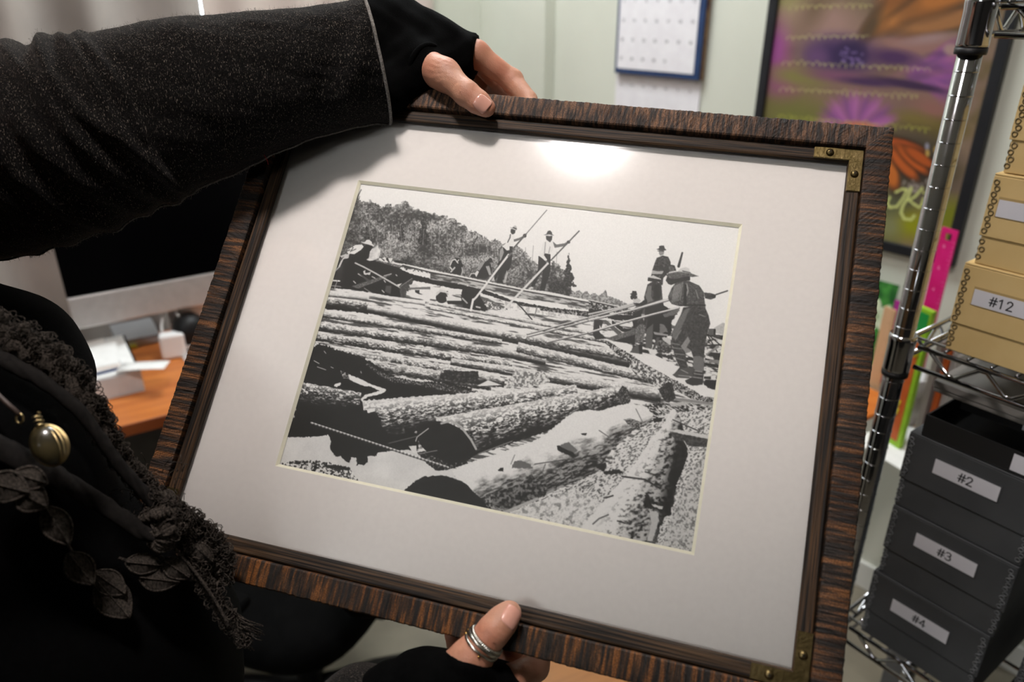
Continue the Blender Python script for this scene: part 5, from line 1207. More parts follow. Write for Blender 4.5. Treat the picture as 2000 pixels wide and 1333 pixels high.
def tier(zt):
    t = MB()
    WR = 0.0032; dz = 0.0275
    x0, x1, y0, y1 = 0.021, SW - 0.021, 0.0, SD
    def truss(p, q, n):
        p, q = Vector(p), Vector(q); m = MB(); dn = Vector((0, 0, -dz))
        m.tube([p, q], WR, 10); m.tube([p + dn, q + dn], WR, 10); pts = []
        ins = (q - p).normalized() * 0.014
        for k in range(2 * n + 1):
            b = p + ins + (q - p - 2 * ins) * (k / (2 * n)); pts.append(b + (dn if k % 2 else Vector((0, 0, 0))))
        rr = []
        for k, c in enumerate(pts):
            if 0 < k < len(pts) - 1: rr += [c + (pts[k - 1] - c).normalized() * 0.006, c + (pts[k + 1] - c).normalized() * 0.006]
            else: rr.append(c)
        m.tube(rr, WR * 0.8, 8); return m
    top = MB().tube([(x0 * .3, 0.0135, zt + 0.006), (SW - x0 * .3, 0.0135, zt + 0.006)], 0.0022, 8)
    root = top.build('shelf_tier', chrome, shelf)
    truss((x0, y0, zt), (x1, y0, zt), 13).build('edge_truss', chrome, root); truss((x0, y1, zt), (x1, y1, zt), 13).build('edge_truss', chrome, root)
    truss((0, 0.021, zt), (0, SD - 0.021, zt), 5).build('edge_truss', chrome, root); truss((SW, 0.021, zt), (SW, SD - 0.021, zt), 5).build('edge_truss', chrome, root)
    d = MB(); n = 34
    for k in range(1, n): d.tube([(SW * k / n, -0.001, zt + 0.0052), (SW * k / n, SD + 0.001, zt + 0.0052)], 0.0020, 6)
    for y in (0.12, 0.24): d.tube([(0.004, y, zt + 0.001), (SW - 0.004, y, zt + 0.001)], 0.0026, 8)
    do = d.build('deck_wires', chrome, root); do['kind'] = 'stuff'
    for (x, y) in ((0, 0), (SW, 0), (0, SD), (SW, SD)):
        T = Matrix.Translation((x, y, zt))
        MB().lathe([(0.0135, -0.040), (0.0160, -0.040), (0.0163, -0.037), (0.0160, -0.004), (0.0168, 0.004), (0.0164, 0.0105), (0.0135, 0.0105)], 28, T).build('corner_collar', chrome, root)
        MB().lathe([(0.0131, -0.0475), (0.0160, -0.0475), (0.0164, -0.0455), (0.0164, -0.0405), (0.0131, -0.0405)], 24, T).build('split_sleeve', black_m, root)
for z in (ZT, ZM, ZB_, 0.13): tier(z)

tan_m = mat('tan_board', rgb(204, 174, 116), rgb(212, 184, 128), rough=0.8, scale=14, bump=0.15, bscale=500)
drk_m = mat('charcoal_board', rgb(56, 58, 60), rgb(66, 68, 70), rough=0.75, scale=14, bump=0.15, bscale=500)
blk_b = mat('black_board', rgb(12, 12, 13), rgb(17, 17, 18), rough=0.6, scale=14)
gry_b = mat('grey_board', rgb(112, 108, 104), rgb(124, 120, 115), rough=0.8, scale=14)
steel_t = mat('dull_edge_metal', rgb(122, 108, 80), rgb(140, 124, 92), rough=0.45, metal=0.7, scale=80)
steel_d = mat('dark_edge_metal', rgb(92, 94, 96), rgb(120, 122, 124), rough=0.5, metal=0.3, scale=80)
lab_m = mat('label_paper', rgb(206, 205, 212), rgb(212, 211, 217), rough=0.7)
holder_t = mat('label_slot_tan', rgb(170, 144, 94), rough=0.75)
txt_m = mat('label_ink', rgb(38, 38, 42), rough=0.8)
GLYPH = {'#': [[(.2, 0), (.32, 1)], [(.5, 0), (.62, 1)], [(.04, .33), (.74, .33)], [(.08, .67), (.78, .67)]], '1': [[(.14, .80), (.38, .98), (.38, 0)]],
         '2': [[(.07, .76), (.13, .92), (.33, 1), (.52, .92), (.57, .74), (.48, .54), (.08, .02), (.62, .02)]],
         '3': [[(.08, .86), (.2, .97), (.38, 1), (.54, .90), (.55, .68), (.42, .55), (.27, .53)], [(.42, .54), (.58, .42), (.61, .22), (.47, .04), (.26, 0), (.06, .13)]],
         '4': [[(.48, 0), (.48, 1), (.04, .29), (.66, .29)]]}
def lettering(txt, h, m, parent, M):
    b = MB(); adv = 0.86; x = -adv * len(txt) / 2 + 0.09
    for ch in txt:
        for st_ in GLYPH[ch]:
            P = [M @ Vector(((x + a) * h, (c - .5) * h, 0)) for a, c in st_]
            for p, q in zip(P[:-1], P[1:]):
                d = (q - p).normalized() * h * 0.055; b.tube([p - d, q + d], h * 0.075, 8)
        x += adv
    o = b.build('label_text', m, parent)
    for v in o.data.vertices: v.co.y = M.translation.y + (v.co.y - M.translation.y) * 0.06
    return o
def archive_box(x0, y0, z0, w, d, h, seam, board, metal, label, text, lw, lh, lc, rz=0.0, grp=None, both=True, lblm=None):
    t = thing('archive_box', label, 'box', M=SM @ Matrix.Translation((x0, y0, z0)) @ Matrix.Rotation(rz, 4, 'Z'), group=grp)
    base = MB()
    base.box((0.002, 0.002, 0), (w - 0.002, d - 0.002, seam + 0.02), bev=0.001).build('base', board, t)
    lid = MB(); b = 0.0028
    lid.box((0, 0, h - b), (w, d, h), bev=0.001)
    for lo, hi in (((0, 0, seam), (w, 0.0019, h - b)), ((0, d - 0.0019, seam), (w, d, h - b)), ((0, 0.0019, seam), (0.0019, d - 0.0019, h - b)), ((w - 0.0019, 0.0019, seam), (w, d - 0.0019, h - b))): lid.box(lo, hi)
    lo_ = lid.build('lid', board, t)
    lo_.modifiers.new('soft', 'BEVEL').width = 0.0006
    def loops(par, za, zb_, off):
        m = MB(); n = max(2, int((zb_ - za) / 0.0068))
        for xs in ((0.0055, w - 0.0055) if both else (0.0055,)):
            for k in range(n):
                z = za + (zb_ - za) * (k + 0.5) / n
                m.tube([(xs + 0.0026 * math.cos(a) + 0.0010 * (1 if k % 2 else -1), off, z + 0.0027 * math.sin(a)) for a in [2 * math.pi * q / 12 for q in range(12)]], 0.0008, 5, closed=True)
        for k in range(n):
            z = za + (zb_ - za) * (k + 0.5) / n
            m.tube([(off + 0.0002, 0.0055 + 0.0026 * math.cos(a), z + 0.0027 * math.sin(a)) for a in [2 * math.pi * q / 12 for q in range(12)]], 0.0008, 5, closed=True)
        o = m.build('stitched_edge', metal, par); o['kind'] = 'stuff'
    loops(lo_, seam + 0.003, h - 0.006, -0.0004); loops(bpy.data.objects[t.children[0].name], 0.004, seam - 0.002, 0.0016)
    if lw:
        cx_, cz = lc
        MB().box((cx_ - lw / 2 - 0.001, -0.0006, cz - lh / 2 - 0.0006), (cx_ + lw / 2 + 0.002, -0.0001, cz + lh / 2 + 0.003)).build('label_slot', lblm or holder_t, lo_)
        MB().box((cx_ - lw / 2, -0.0011, cz - lh / 2), (cx_ + lw / 2, -0.0007, cz + lh / 2)).build('paper_label', lab_m, lo_)
        if text: lettering(text, lh * 0.56, txt_m, lo_, Matrix.Translation((cx_, -0.00115, cz)) @ Matrix.Rotation(math.pi / 2, 4, 'X'))
    return t
zd = ZM + 0.0075
a12 = sf(1835, 693); t12 = sf(1865, 509); b2 = sf(1926, 336); b3 = sf(1969, 136)
s12 = sf(1840, 625); s2_ = sf(1894, 459); s3_ = sf(1941, 272)
l12 = sf(1953, 596)
h1 = t12.z - zd
archive_box(a12.x, 0.004, zd, 0.30, 0.30, h1, s12.z - zd, tan_m, steel_t, 'tan archive box labelled #12 at the bottom of the tan stack', '#12', 0.062, 0.019, (l12.x - a12.x, l12.z - zd), grp='tan archive boxes')
h2 = b2.z - t12.z - 0.001
archive_box(a12.x + 0.006, 0.006, t12.z + 0.0005, 0.30, 0.30, h2, s2_.z - t12.z, tan_m, steel_t, 'middle tan archive box with blank white label strip at its side', '', 0.062, 0.019, (sf(2003, 420).x - a12.x - 0.006, sf(2003, 420).z - t12.z), grp='tan archive boxes')
h3 = b3.z - b2.z - 0.001
archive_box(a12.x + 0.010, 0.008, b2.z + 0.0005, 0.30, 0.30, h3, s3_.z - b2.z, tan_m, steel_t, 'topmost tan archive box just under the upper chrome shelf', '', 0, 0, (0, 0), grp='tan archive boxes')
zb = ZB_ + 0.0075
n4, n3, n2 = sf(1707, 1113), sf(1745, 985), sf(1778, 842)
r4, r3 = sf(1932, 1253), sf(1989, 1115)
w4 = r4.x - n4.x; w3_ = r3.x - n3.x
def lab_at(px, py, x0, z0): q = sf(px, py); return (q.x - x0, q.z - z0)
archive_box(n4.x, 0.0, zb, w4, 0.26, n4.z - zb, (n4.z - zb) * 0.38, drk_m, steel_d, 'charcoal archive box labelled #4 at the bottom of the dark stack', '#4', 0.078, 0.021, lab_at(1795, 1213, n4.x, zb), grp='charcoal archive boxes', lblm=drk_m)
archive_box(n3.x, 0.0, n4.z + 0.0005, w3_, 0.26, n3.z - n4.z - 0.001, (n3.z - n4.z) * 0.38, drk_m, steel_d, 'charcoal archive box labelled #3 in the middle of the dark stack', '#3', 0.078, 0.021, lab_at(1845, 1084, n3.x, n4.z), grp='charcoal archive boxes', lblm=drk_m)
archive_box(n2.x, 0.0, n3.z + 0.0005, w3_ + 0.004, 0.26, n2.z - n3.z - 0.001, (n2.z - n3.z) * 0.38, drk_m, steel_d, 'charcoal archive box labelled #2 on top of the dark stack', '#2', 0.078, 0.021, lab_at(1886, 938, n2.x, n3.z), grp='charcoal archive boxes', lblm=drk_m)
archive_box(n3.x + w3_ + 0.035, 0.0, zb, 0.17, 0.26, 0.118, 0.045, drk_m, steel_d, 'charcoal archive box standing right of the numbered dark stack', '', 0, 0, (0, 0), grp='charcoal archive boxes')
def tray_(x0, y0, z0, w, d, h, label, lx):
    t = thing('box_lid', label, 'box lid', M=SM @ Matrix.Translation((x0, y0, z0)), group='black box lids')
    m = MB().box((0, 0, 0), (w, d, 0.002), bev=0.0006)
    for lo, hi in (((0, 0, 0.002), (w, 0.002, h)), ((0, d - 0.002, 0.002), (w, d, h)), ((0, 0.002, 0.002), (0.002, d - 0.002, h)), ((w - 0.002, 0.002, 0.002), (w, d - 0.002, h))): m.box(lo, hi)
    m.build('shell', blk_b, t)
    MB().box((lx, -0.0006, 0.004), (lx + 0.045, -0.0001, 0.026)).build('paper_label', lab_m, t)
q = sf(1800, 842); l1 = sf(1975, 905)
tray_(q.x, 0.001, n2.z + 0.0005, 0.23, 0.24, 0.030, 'lower black box lid lying on box #2', l1.x - q.x)
q2 = sf(1868, 800, 0.04); l2 = sf(1987, 850, 0.04)
tray_(q2.x, 0.05, n2.z + 0.0310, 0.16, 0.17, 0.024, 'smaller black box lid stacked on the lower black lid', l2.x - q2.x)
gq = sf(1827, 742, 0.02)
gz = n2.z + 0.0555
gt = thing('flat_portfolio', 'flat grey portfolio box on the black lids under the chrome shelf', 'box', M=SM @ Matrix.Translation((gq.x, 0.02, gz)))
MB().box((0, 0, 0), (0.30, 0.30, 0.006), bev=0.001).build('base', gry_b, gt); MB().box((-0.001, -0.001, 0.0065), (0.301, 0.301, 0.016), bev=0.001).build('lid', gry_b, gt)

# ------------------------------------------------------------------ an unseen black cabinet, added to darken what the chrome reflects
fcab = thing('reflection_cabinet', 'low wide black cabinet added out of view to darken chrome reflections', 'cabinet', (-0.75, -1.30, 0), R_(-30))
cab_m = mat('black_cabinet', rgb(20, 19, 18), rgb(26, 25, 24), rough=0.6, scale=8)
MB().box((-1.1, -0.2, 0.04), (1.1, 0.2, 1.22), bev=0.004).build('body', cab_m, fcab)
MB().box((-1.08, -0.18, 0.0), (1.08, 0.18, 0.0395)).build('plinth', black_m, fcab)
for i in range(4):
    for j in range(3):
        x0, z0 = -1.09 + 0.546 * i, 0.06 + 0.385 * j
        dr = MB().box((x0, 0.2005, z0), (x0 + 0.538, 0.218, z0 + 0.375), bev=0.003).build('drawer', cab_m, fcab)
        MB().tube([(x0 + 0.20, 0.2175, z0 + 0.29), (x0 + 0.20, 0.238, z0 + 0.29), (x0 + 0.34, 0.238, z0 + 0.29), (x0 + 0.34, 0.2175, z0 + 0.29)], 0.005, 8).build('handle', chrome, dr)
# ================================================================== the person holding the frame
def skin_mat():
    m = mat('skin', rgb(172, 122, 98), rgb(192, 143, 117), rough=0.5, scale=55, sss=0.12, spec=0.4, lo=0.3, hi=0.7)
    nt = m.node_tree; N, L = nt.nodes, nt.links
    b = N['Principled BSDF']; tc = N['Texture Coordinate']
    vo = N.new('ShaderNodeTexVoronoi'); vo.inputs['Scale'].default_value = 620; vo.feature = 'DISTANCE_TO_EDGE'
    n2 = N.new('ShaderNodeTexNoise'); n2.inputs['Scale'].default_value = 260; n2.inputs['Detail'].default_value = 5
    ad = N.new('ShaderNodeMath'); ad.operation = 'ADD'
    L.new(tc.outputs['Object'], vo.inputs['Vector']); L.new(tc.outputs['Object'], n2.inputs['Vector'])
    L.new(vo.outputs['Distance'], ad.inputs[0]); L.new(n2.outputs['Fac'], ad.inputs[1])
    bp = N.new('ShaderNodeBump'); bp.inputs['Strength'].default_value = 0.35; bp.inputs['Distance'].default_value = 0.0006
    L.new(ad.outputs[0], bp.inputs['Height']); L.new(bp.outputs['Normal'], b.inputs['Normal'])
    # redder over knuckles and tips: broad blood-flow mottling of the skin itself
    n3 = N.new('ShaderNodeTexNoise'); n3.inputs['Scale'].default_value = 24; n3.inputs['Detail'].default_value = 2
    L.new(tc.outputs['Object'], n3.inputs['Vector'])
    rr = N.new('ShaderNodeValToRGB'); rr.color_ramp.elements[0].position = 0.42; rr.color_ramp.elements[1].position = 0.66
    rr.color_ramp.elements[0].color = (1, 1, 1, 1); rr.color_ramp.elements[1].color = (1.0, 0.80, 0.76, 1)
    L.new(n3.outputs['Fac'], rr.inputs['Fac'])
    mx = N.new('ShaderNodeMix'); mx.data_type = 'RGBA'; mx.blend_type = 'MULTIPLY'; mx.inputs[0].default_value = 0.8
    L.new(N['Color Ramp'].outputs['Color'], mx.inputs[6]); L.new(rr.outputs['Color'], mx.inputs[7]); L.new(mx.outputs[2], b.inputs['Base Color'])
    return m
skin = skin_mat()
nail_m = mat('fingernail', rgb(206, 150, 132), rgb(216, 162, 144), rough=0.22, scale=60, spec=0.6, coat=0.3)
knit = mat('black_knit', rgb(2.5, 2.5, 2.5), rgb(5, 5, 5), rough=1.0, scale=240, bump=0.5, bscale=900, spec=0.06)
trous = mat('black_cloth', rgb(12, 12, 14), rgb(17, 17, 19), rough=0.95, scale=120, bump=0.3, bscale=700, spec=0.15)
hair_m = mat('brown_hair', rgb(44, 31, 23), rgb(72, 52, 38), rough=0.5, scale=1, stretch=(260, 260, 14), lo=0.35, hi=0.65, bump=0.7)
shoe_m = mat('shoe_leather', rgb(22, 18, 16), rough=0.4, scale=30)
def tweed_mat():
    m = mat('tweed', rgb(7, 6, 6), rgb(19, 17, 16), rough=0.95, scale=1, stretch=(420, 420, 420), lo=0.42, hi=0.62, bump=1.0, bscale=2.4, spec=0.08, sheen=0.10, detail=3)
    nt = m.node_tree; N, L = nt.nodes, nt.links; b = N['Principled BSDF']; tc = N['Texture Coordinate']
    N['Principled BSDF'].inputs['Sheen Tint'].default_value = (0.75, 0.70, 0.66, 1)
    n = N.new('ShaderNodeTexNoise'); n.inputs['Scale'].default_value = 1.0; n.inputs['Detail'].default_value = 2
    mp = N.new('ShaderNodeMapping'); mp.inputs['Rotation'].default_value = (0.2, 0.3, 0.25); mp.inputs['Scale'].default_value = (1500, 900, 420)
    L.new(tc.outputs['Object'], mp.inputs['Vector']); L.new(mp.outputs['Vector'], n.inputs['Vector'])
    r = N.new('ShaderNodeValToRGB'); r.color_ramp.elements[0].position = 0.60; r.color_ramp.elements[1].position = 0.74
    r.color_ramp.elements[0].color = (0, 0, 0, 1); r.color_ramp.elements[1].color = (1, 1, 1, 1)
    L.new(n.outputs['Fac'], r.inputs['Fac'])
    mx = N.new('ShaderNodeMix'); mx.data_type = 'RGBA'; mx.inputs[7].default_value = rgb(122, 112, 102)
    L.new(r.outputs['Color'], mx.inputs[0]); L.new(N['Color Ramp'].outputs['Color'], mx.inputs[6]); L.new(mx.outputs[2], b.inputs['Base Color'])
    N['Bump'].inputs['Distance'].default_value = 0.0010
    return m
tweed = tweed_mat()
hem_m = mat('raw_hem', rgb(96, 91, 87), rgb(150, 145, 139), rough=0.95, scale=700, spec=0.1)  # pale raw edge, lightened further to stand in for rim light

TC = Vector((-0.50, 0.47, 0))                               # where she stands
FZ = R_(62); FW = Vector((math.sin(FZ), math.cos(FZ), 0)); RT = Vector((FW.y, -FW.x, 0))   # facing, and her right
UPZ = Vector((0, 0, 1))
def bp_(f, r, z): return TC + FW * f + RT * r + UPZ * z
person = thing('person', 'person in black knit and dark tweed cardigan holding the picture frame', 'person', (TC.x, TC.y, 0))
PI_ = person.matrix_world.inverted() if False else Matrix.Translation((-TC.x, -TC.y, 0))
def body_mesh(name, V, Q, m, parent=None, world=True):
    V = np.asarray(V) - np.array([TC.x, TC.y, 0.0])
    return np_mesh(name, V, Q, m, parent or person)
def local(o):                                               # a mesh built in world coordinates, hung on the person
    o.data.transform(PI_); return o

# ---- hands: joints of the left hand over the top rail, of the right hand under the bottom rail
LH = dict(wrist=fp(742, 84, 0.004), cmc=fp(806, 118, 0.014), mcp=fp(868, 146, 0.0225), ip=fp(913, 184, 0.0262), tip=fp(949, 211, 0.0225),
          idx=[fp(930, 106, -0.012), fp(1000, 157, -0.031), fp(1032, 196, -0.028), fp(1043, 226, -0.0215)],
          mid=[fp(918, 100, -0.034), fp(980, 166, -0.056), fp(1010, 212, -0.044), fp(1015, 243, -0.0215)],
          rin=[fp(906, 104, -0.052), fp(955, 176, -0.073), fp(980, 220, -0.056), fp(982, 250, -0.0215)],
          pin=[fp(888, 112, -0.068), fp(925, 178, -0.083), fp(943, 215, -0.062), fp(944, 244, -0.0205)])
RH = dict(wrist=fp(742, 1440, 0.0), cmc=fp(850, 1348, 0.012), mcp=fp(921, 1286, 0.0215), ip=fp(966, 1231, 0.0258), tip=fp(995, 1198, 0.0215),
          idx=[fp(985, 1338, -0.008), fp(1044, 1303, -0.030), fp(1058, 1268, -0.028), fp(1052, 1238, -0.0215)],
          mid=[fp(955, 1352, -0.032), fp(1003, 1290, -0.054), fp(1004, 1250, -0.044), fp(998, 1222, -0.0215)],
          rin=[fp(922, 1348, -0.050), fp(952, 1282, -0.072), fp(950, 1242, -0.055), fp(946, 1212, -0.0215)],
          pin=[fp(888, 1340, -0.066), fp(893, 1278, -0.082), fp(886, 1240, -0.061), fp(884, 1212, -0.0205)])
RAD = dict(idx=(0.0118, 0.0105, 0.0090, 0.0078), mid=(0.0120, 0.0106, 0.0090, 0.0079), rin=(0.0112, 0.0098, 0.0085, 0.0074), pin=(0.0100, 0.0085, 0.0074, 0.0066))
HEEL = {}
def hand(H, elbow, sgn, wr=0.027):
    P = [v for k, v in H.items() if k in ('wrist', 'cmc', 'mcp', 'ip', 'tip')] + sum([H[k] for k in ('idx', 'mid', 'rin', 'pin')], [])
    arm = H['wrist'] + (elbow - H['wrist']).normalized() * 0.07
    P = P + [arm]
    lo = [min(p[k] for p in P) - 0.035 for k in range(3)]; hi = [max(p[k] for p in P) + 0.035 for k in range(3)]
    s = SDF(lo, hi, 0.0016)
    pn = (H['mid'][0] - H['wrist']).cross(H['pin'][0] - H['idx'][0]).normalized()     # across the palm
    F = np.full(s.D.shape, 9.0)
    s.capsule(arm, H['wrist'], wr * 0.95, wr * 0.90, sq=(pn, 0.74))
    for k, r in (('idx', 0.0135), ('mid', 0.0135), ('rin', 0.0125), ('pin', 0.0110)):
        a = H['wrist'] + (H[k][0] - H['wrist']) * 0.12
        s.capsule(a, H[k][0], 0.0175, r, 0.010)
    s.capsule(H['wrist'], H['cmc'], 0.021, 0.0165, 0.014); s.capsule(H['cmc'], H['mcp'], 0.0175, 0.0138, 0.010)
    for k in ('idx', 'mid', 'rin', 'pin'):
        J, R = H[k], RAD[k]; D = np.full(s.D.shape, 9.0)
        for i in range(3): D = s.capsule(J[i], J[i + 1], R[i] * (0.96 if i else 1.0), R[i + 1] * 0.97, 0.0025, D)
        D = s.ball(J[1], (R[1] * 1.07,) * 3, 0.003, None, D)
        s.D = s.put(D, 0.0055 if False else 0.005)
    T = np.full(s.D.shape, 9.0)
    d2 = (H['tip'] - H['ip']).normalized()
    mid_ = H['ip'] + (H['tip'] - H['ip']) * 0.55
    T = s.capsule(H['mcp'], H['ip'], 0.0138, 0.0102, 0.003, T)
    T = s.ball(H['ip'] - d2 * 0.002, (0.0112,) * 3, 0.005, None, T)
    T = s.capsule(H['ip'], mid_, 0.0102, 0.0104, 0.004, T, sq=(FN, 0.86)); T = s.capsule(mid_, H['tip'], 0.0104, 0.0088, 0.004, T, sq=(FN, 0.80))
    s.D = s.put(T, 0.007)
    web = H['mcp'] + (H['cmc'] - H['mcp']) * 0.45 - FN * 0.006
    s.capsule(web, H['idx'][0] + (H['wrist'] - H['idx'][0]) * 0.22, 0.0085, 0.0095, 0.012)
    # wrinkles over the thumb: fine grooves across the joint and slanting ones over its ball
    ax = np.array((H['ip'] - H['mcp']).normalized()[:]); rel = s.P - np.array(H['ip'][:]); t = rel @ ax
    dr = np.sqrt(np.maximum((rel * rel).sum(-1) - t * t, 0))
    front = np.clip((rel @ np.array(FN[:])) / 0.010, 0, 1)
    g = sum(a * np.exp(-((t - c) / w) ** 2) for a, c, w in ((0.0012, -0.001, 0.0010), (0.0010, -0.0042, 0.0010), (0.0010, 0.0026, 0.0010), (0.0007, 0.0058, 0.0010), (0.0007, -0.0078, 0.0011)))
    s.D = s.D + g * front * (dr < 0.016)
    v = np.cross(ax, np.array(FN[:])); q2 = rel @ v
    w_ = np.sin((q2 * 0.9 + t * 0.45) * 1500 + 2.2 * np.sin(t * 240)) * np.exp(-((t + 0.030) / 0.014) ** 2)
    s.D = s.D + 0.00062 * w_ * front
    V, Q = s.mesh()
    return smooth_verts(V, Q, 2, 0.4), Q
ELB_L = at(175, 262, 0.645); SH_L = at(-330, 345, 0.72)
SH_R = bp_(0.0, 0.185, 1.40); ELB_R = Vector((-0.36, 0.22, 1.08))
LHV, LHQ = hand(LH, ELB_L, 1)
RHV, RHQ = hand(RH, ELB_R, -1)
# ---- the body: head, neck, trunk, arms and legs as one skin
b = SDF((-1.02, 0.02, -0.02), (0.12, 1.02, 1.84), 0.0125)
HD = bp_(0.045, 0.0, 1.655)
b.ball(HD + UPZ * 0.03, (0.078, 0.098, 0.105), 0.0, Matrix((RT, FW, UPZ)).transposed().to_3x3())
b.ball(HD + FW * 0.03 - UPZ * 0.05, (0.058, 0.062, 0.075), 0.03, Matrix((RT, FW, UPZ)).transposed().to_3x3())
b.capsule(bp_(0.0, 0, 1.44), bp_(0.03, 0, 1.58), 0.060, 0.054, 0.03)
b.capsule(HD + FW * 0.098 + UPZ * 0.03, HD + FW * 0.118 - UPZ * 0.012, 0.008, 0.015, 0.012)        # nose
for s_ in (-1, 1):
    b.ball(HD + RT * s_ * 0.080 + UPZ * 0.008 - FW * 0.01, (0.010, 0.020, 0.032), 0.008, Matrix((RT, FW, UPZ)).transposed().to_3x3())
    b.capsule(bp_(-0.01, s_ * 0.10, 0.93), bp_(0.01, s_ * 0.10, 0.50), 0.085, 0.055, 0.03); b.capsule(bp_(0.01, s_ * 0.10, 0.50), bp_(-0.01, s_ * 0.10, 0.08), 0.054, 0.036, 0.02)
    b.capsule(bp_(-0.02, s_ * 0.10, 0.035), bp_(0.16, s_ * 0.115, 0.025), 0.030, 0.026, 0.02)
    b.capsule(bp_(0.0, s_ * 0.05, 1.41), bp_(0, s_ * 0.17, 1.40), 0.06, 0.05, 0.05)
b.capsule(HD + FW * 0.086 - UPZ * 0.060 - RT * 0.018, HD + FW * 0.086 - UPZ * 0.060 + RT * 0.018, 0.008, 0.008, 0.008)   # lips
b.capsule(bp_(0, -0.06, 1.30), bp_(0, 0.06, 1.30), 0.105, 0.105, 0.05); b.capsule(bp_(0.0, -0.05, 1.08), bp_(0, 0.05, 1.08), 0.095, 0.095, 0.08); b.capsule(bp_(0, -0.08, 0.93), bp_(0, 0.08, 0.93), 0.105, 0.105, 0.08)
b.capsule(SH_L, ELB_L, 0.050, 0.040, 0.04); b.capsule(ELB_L, LH['wrist'], 0.040, 0.026, 0.01)
b.capsule(SH_R, ELB_R, 0.050, 0.040, 0.04); b.capsule(ELB_R, RH['wrist'], 0.040, 0.026, 0.01)
b.capsule(bp_(0, -0.15, 1.40), SH_L, 0.055, 0.055, 0.04); b.capsule(bp_(0, 0.15, 1.40), SH_R, 0.055, 0.055, 0.04)
b.D = np.maximum(b.D, -(np.sqrt(((b.P - np.array(LH['wrist'][:])) ** 2).sum(-1)) - 0.020)); b.D = np.maximum(b.D, -(np.sqrt(((b.P - np.array(RH['wrist'][:])) ** 2).sum(-1)) - 0.020))
BV, BQ = b.mesh(); BV = smooth_verts(BV, BQ, 2)
n0, n1_ = len(BV), len(LHV)
body = body_mesh('body', np.concatenate([BV, LHV, RHV]), np.concatenate([BQ, LHQ + n0, RHQ + n0 + n1_]), skin)

# ---- thumb nails
from mathutils.bvhtree import BVHTree
def nail(H, HV, HQ, tilt, half, shift=0.0):
    """a nail plate lying on the skin of the thumb, lifted a little towards its free edge"""
    T = BVHTree.FromPolygons([Vector(p) for p in HV], [tuple(int(k) for k in f) for f in HQ])
    d = (H['tip'] - H['ip']).normalized(); n = (FN - d * FN.dot(d)).normalized(); sd = d.cross(n)
    n = (n * math.cos(tilt) + sd * math.sin(tilt)).normalized(); sd = d.cross(n)
    c = H['ip'] + (H['tip'] - H['ip']) * 0.92 + d * shift; rows = []
    for i in range(15):
        u = i / 14; ln = -0.0078 + 0.0142 * u; row = []
        hw = half * (0.62 + 0.38 * math.sqrt(min(1, u / 0.28))) * (1 if u < .8 else math.sqrt(max(0.12, 1 - ((u - .8) / .22) ** 2)))
        for k in range(15):
            q = k / 7 - 1; o = c + d * ln + sd * (hw * q)
            h = T.ray_cast(o + n * 0.03, -n)
            p = h[0] if h[0] is not None else o
            row.append(p + n * (0.00045 + 0.0004 * u - 0.00035 * q ** 4 - (0.0006 if i == 0 else 0)))
        rows.append(row)
    o = MB().grid(rows).build('fingernail', nail_m, person, solid=0.0006); local(o); return o
nail(LH, LHV, LHQ, 0.18, 0.0070); nail(RH, RHV, RHQ, 0.55, 0.0072)

# ---- black knit wrist warmers (the thumb comes out of its own hole)
def cuff(H, elbow, cut_p, cut_n, wr, name, extra=(), reach=0.35, tr=0.0185):
    P = [H['wrist'], H['cmc'], H['mcp']] + [H[k][0] for k in ('idx', 'mid', 'rin', 'pin')] + [H['wrist'] + (elbow - H['wrist']).normalized() * 0.13] + [e[0] for e in extra]
    lo = [min(p[k] for p in P) - 0.055 for k in range(3)]; hi = [max(p[k] for p in P) + 0.055 for k in range(3)]
    s = SDF(lo, hi, 0.0026)
    arm = H['wrist'] + (elbow - H['wrist']).normalized() * 0.12
    s.capsule(arm, H['wrist'], wr * 1.05, wr)
    for k, r in (('idx', 0.0162), ('mid', 0.0162), ('rin', 0.0150), ('pin', 0.0135)):
        s.capsule(H['wrist'] + (H[k][0] - H['wrist']) * 0.1, H[k][0] + (H[k][1] - H[k][0]) * 0.15, 0.026, r, 0.016)
    s.capsule(H['wrist'], H['cmc'], 0.026, 0.021, 0.016); s.capsule(H['cmc'], H['cmc'] + (H['mcp'] - H['cmc']) * reach, 0.021, tr, 0.010)
    for a, bb_, ra, rb in extra: s.capsule(a, bb_, ra, rb, 0.018)
    X = s.P
    s.D = s.D + 0.0011 * np.sin(X[..., 0] * 230 + 2.0 * np.sin(X[..., 2] * 90)) * np.sin(X[..., 2] * 160 + X[..., 1] * 120)
    for p, n in zip(cut_p, cut_n): s.cut(p, n)
    V, Q = s.mesh(); V = smooth_verts(V, Q, 2, 0.4)
    return body_mesh(name, V, Q, knit)
kn_n = (LH['idx'][0] - LH['wrist']).normalized()
th_n = (LH['mcp'] - LH['cmc']).normalized()
cf = cuff(LH, ELB_L, [LH['idx'][0] - kn_n * 0.0], [kn_n + FU * 0.25], 0.036, 'wrist_warmer', extra=((fp(760, 60, 0.004), fp(850, 80, 0.0), 0.035, 0.024), (fp(765, 175, 0.018), fp(830, 160, 0.008), 0.022, 0.012), (LH['cmc'] + (LH['mcp'] - LH['cmc']) * 0.3 - FN * 0.010, LH['idx'][0] + FV * 0.0 - FN * 0.002, 0.0165, 0.0165)))
def ring_band(c, n, r, tr, name, m, parent, wob=0.0, sq=1.0, up=None):
    n = n.normalized(); u = (up or FN); u = (u - n * u.dot(n)).normalized(); v = n.cross(u)
    o = MB().tube([c + u * r * sq * math.cos(a) + v * r * math.sin(a) + n * wob * math.sin(3 * a) for a in [2 * math.pi * k / 40 for k in range(40)]], tr, 10, closed=True).build(name, m, parent); return local(o) if parent in (person, cf) else o
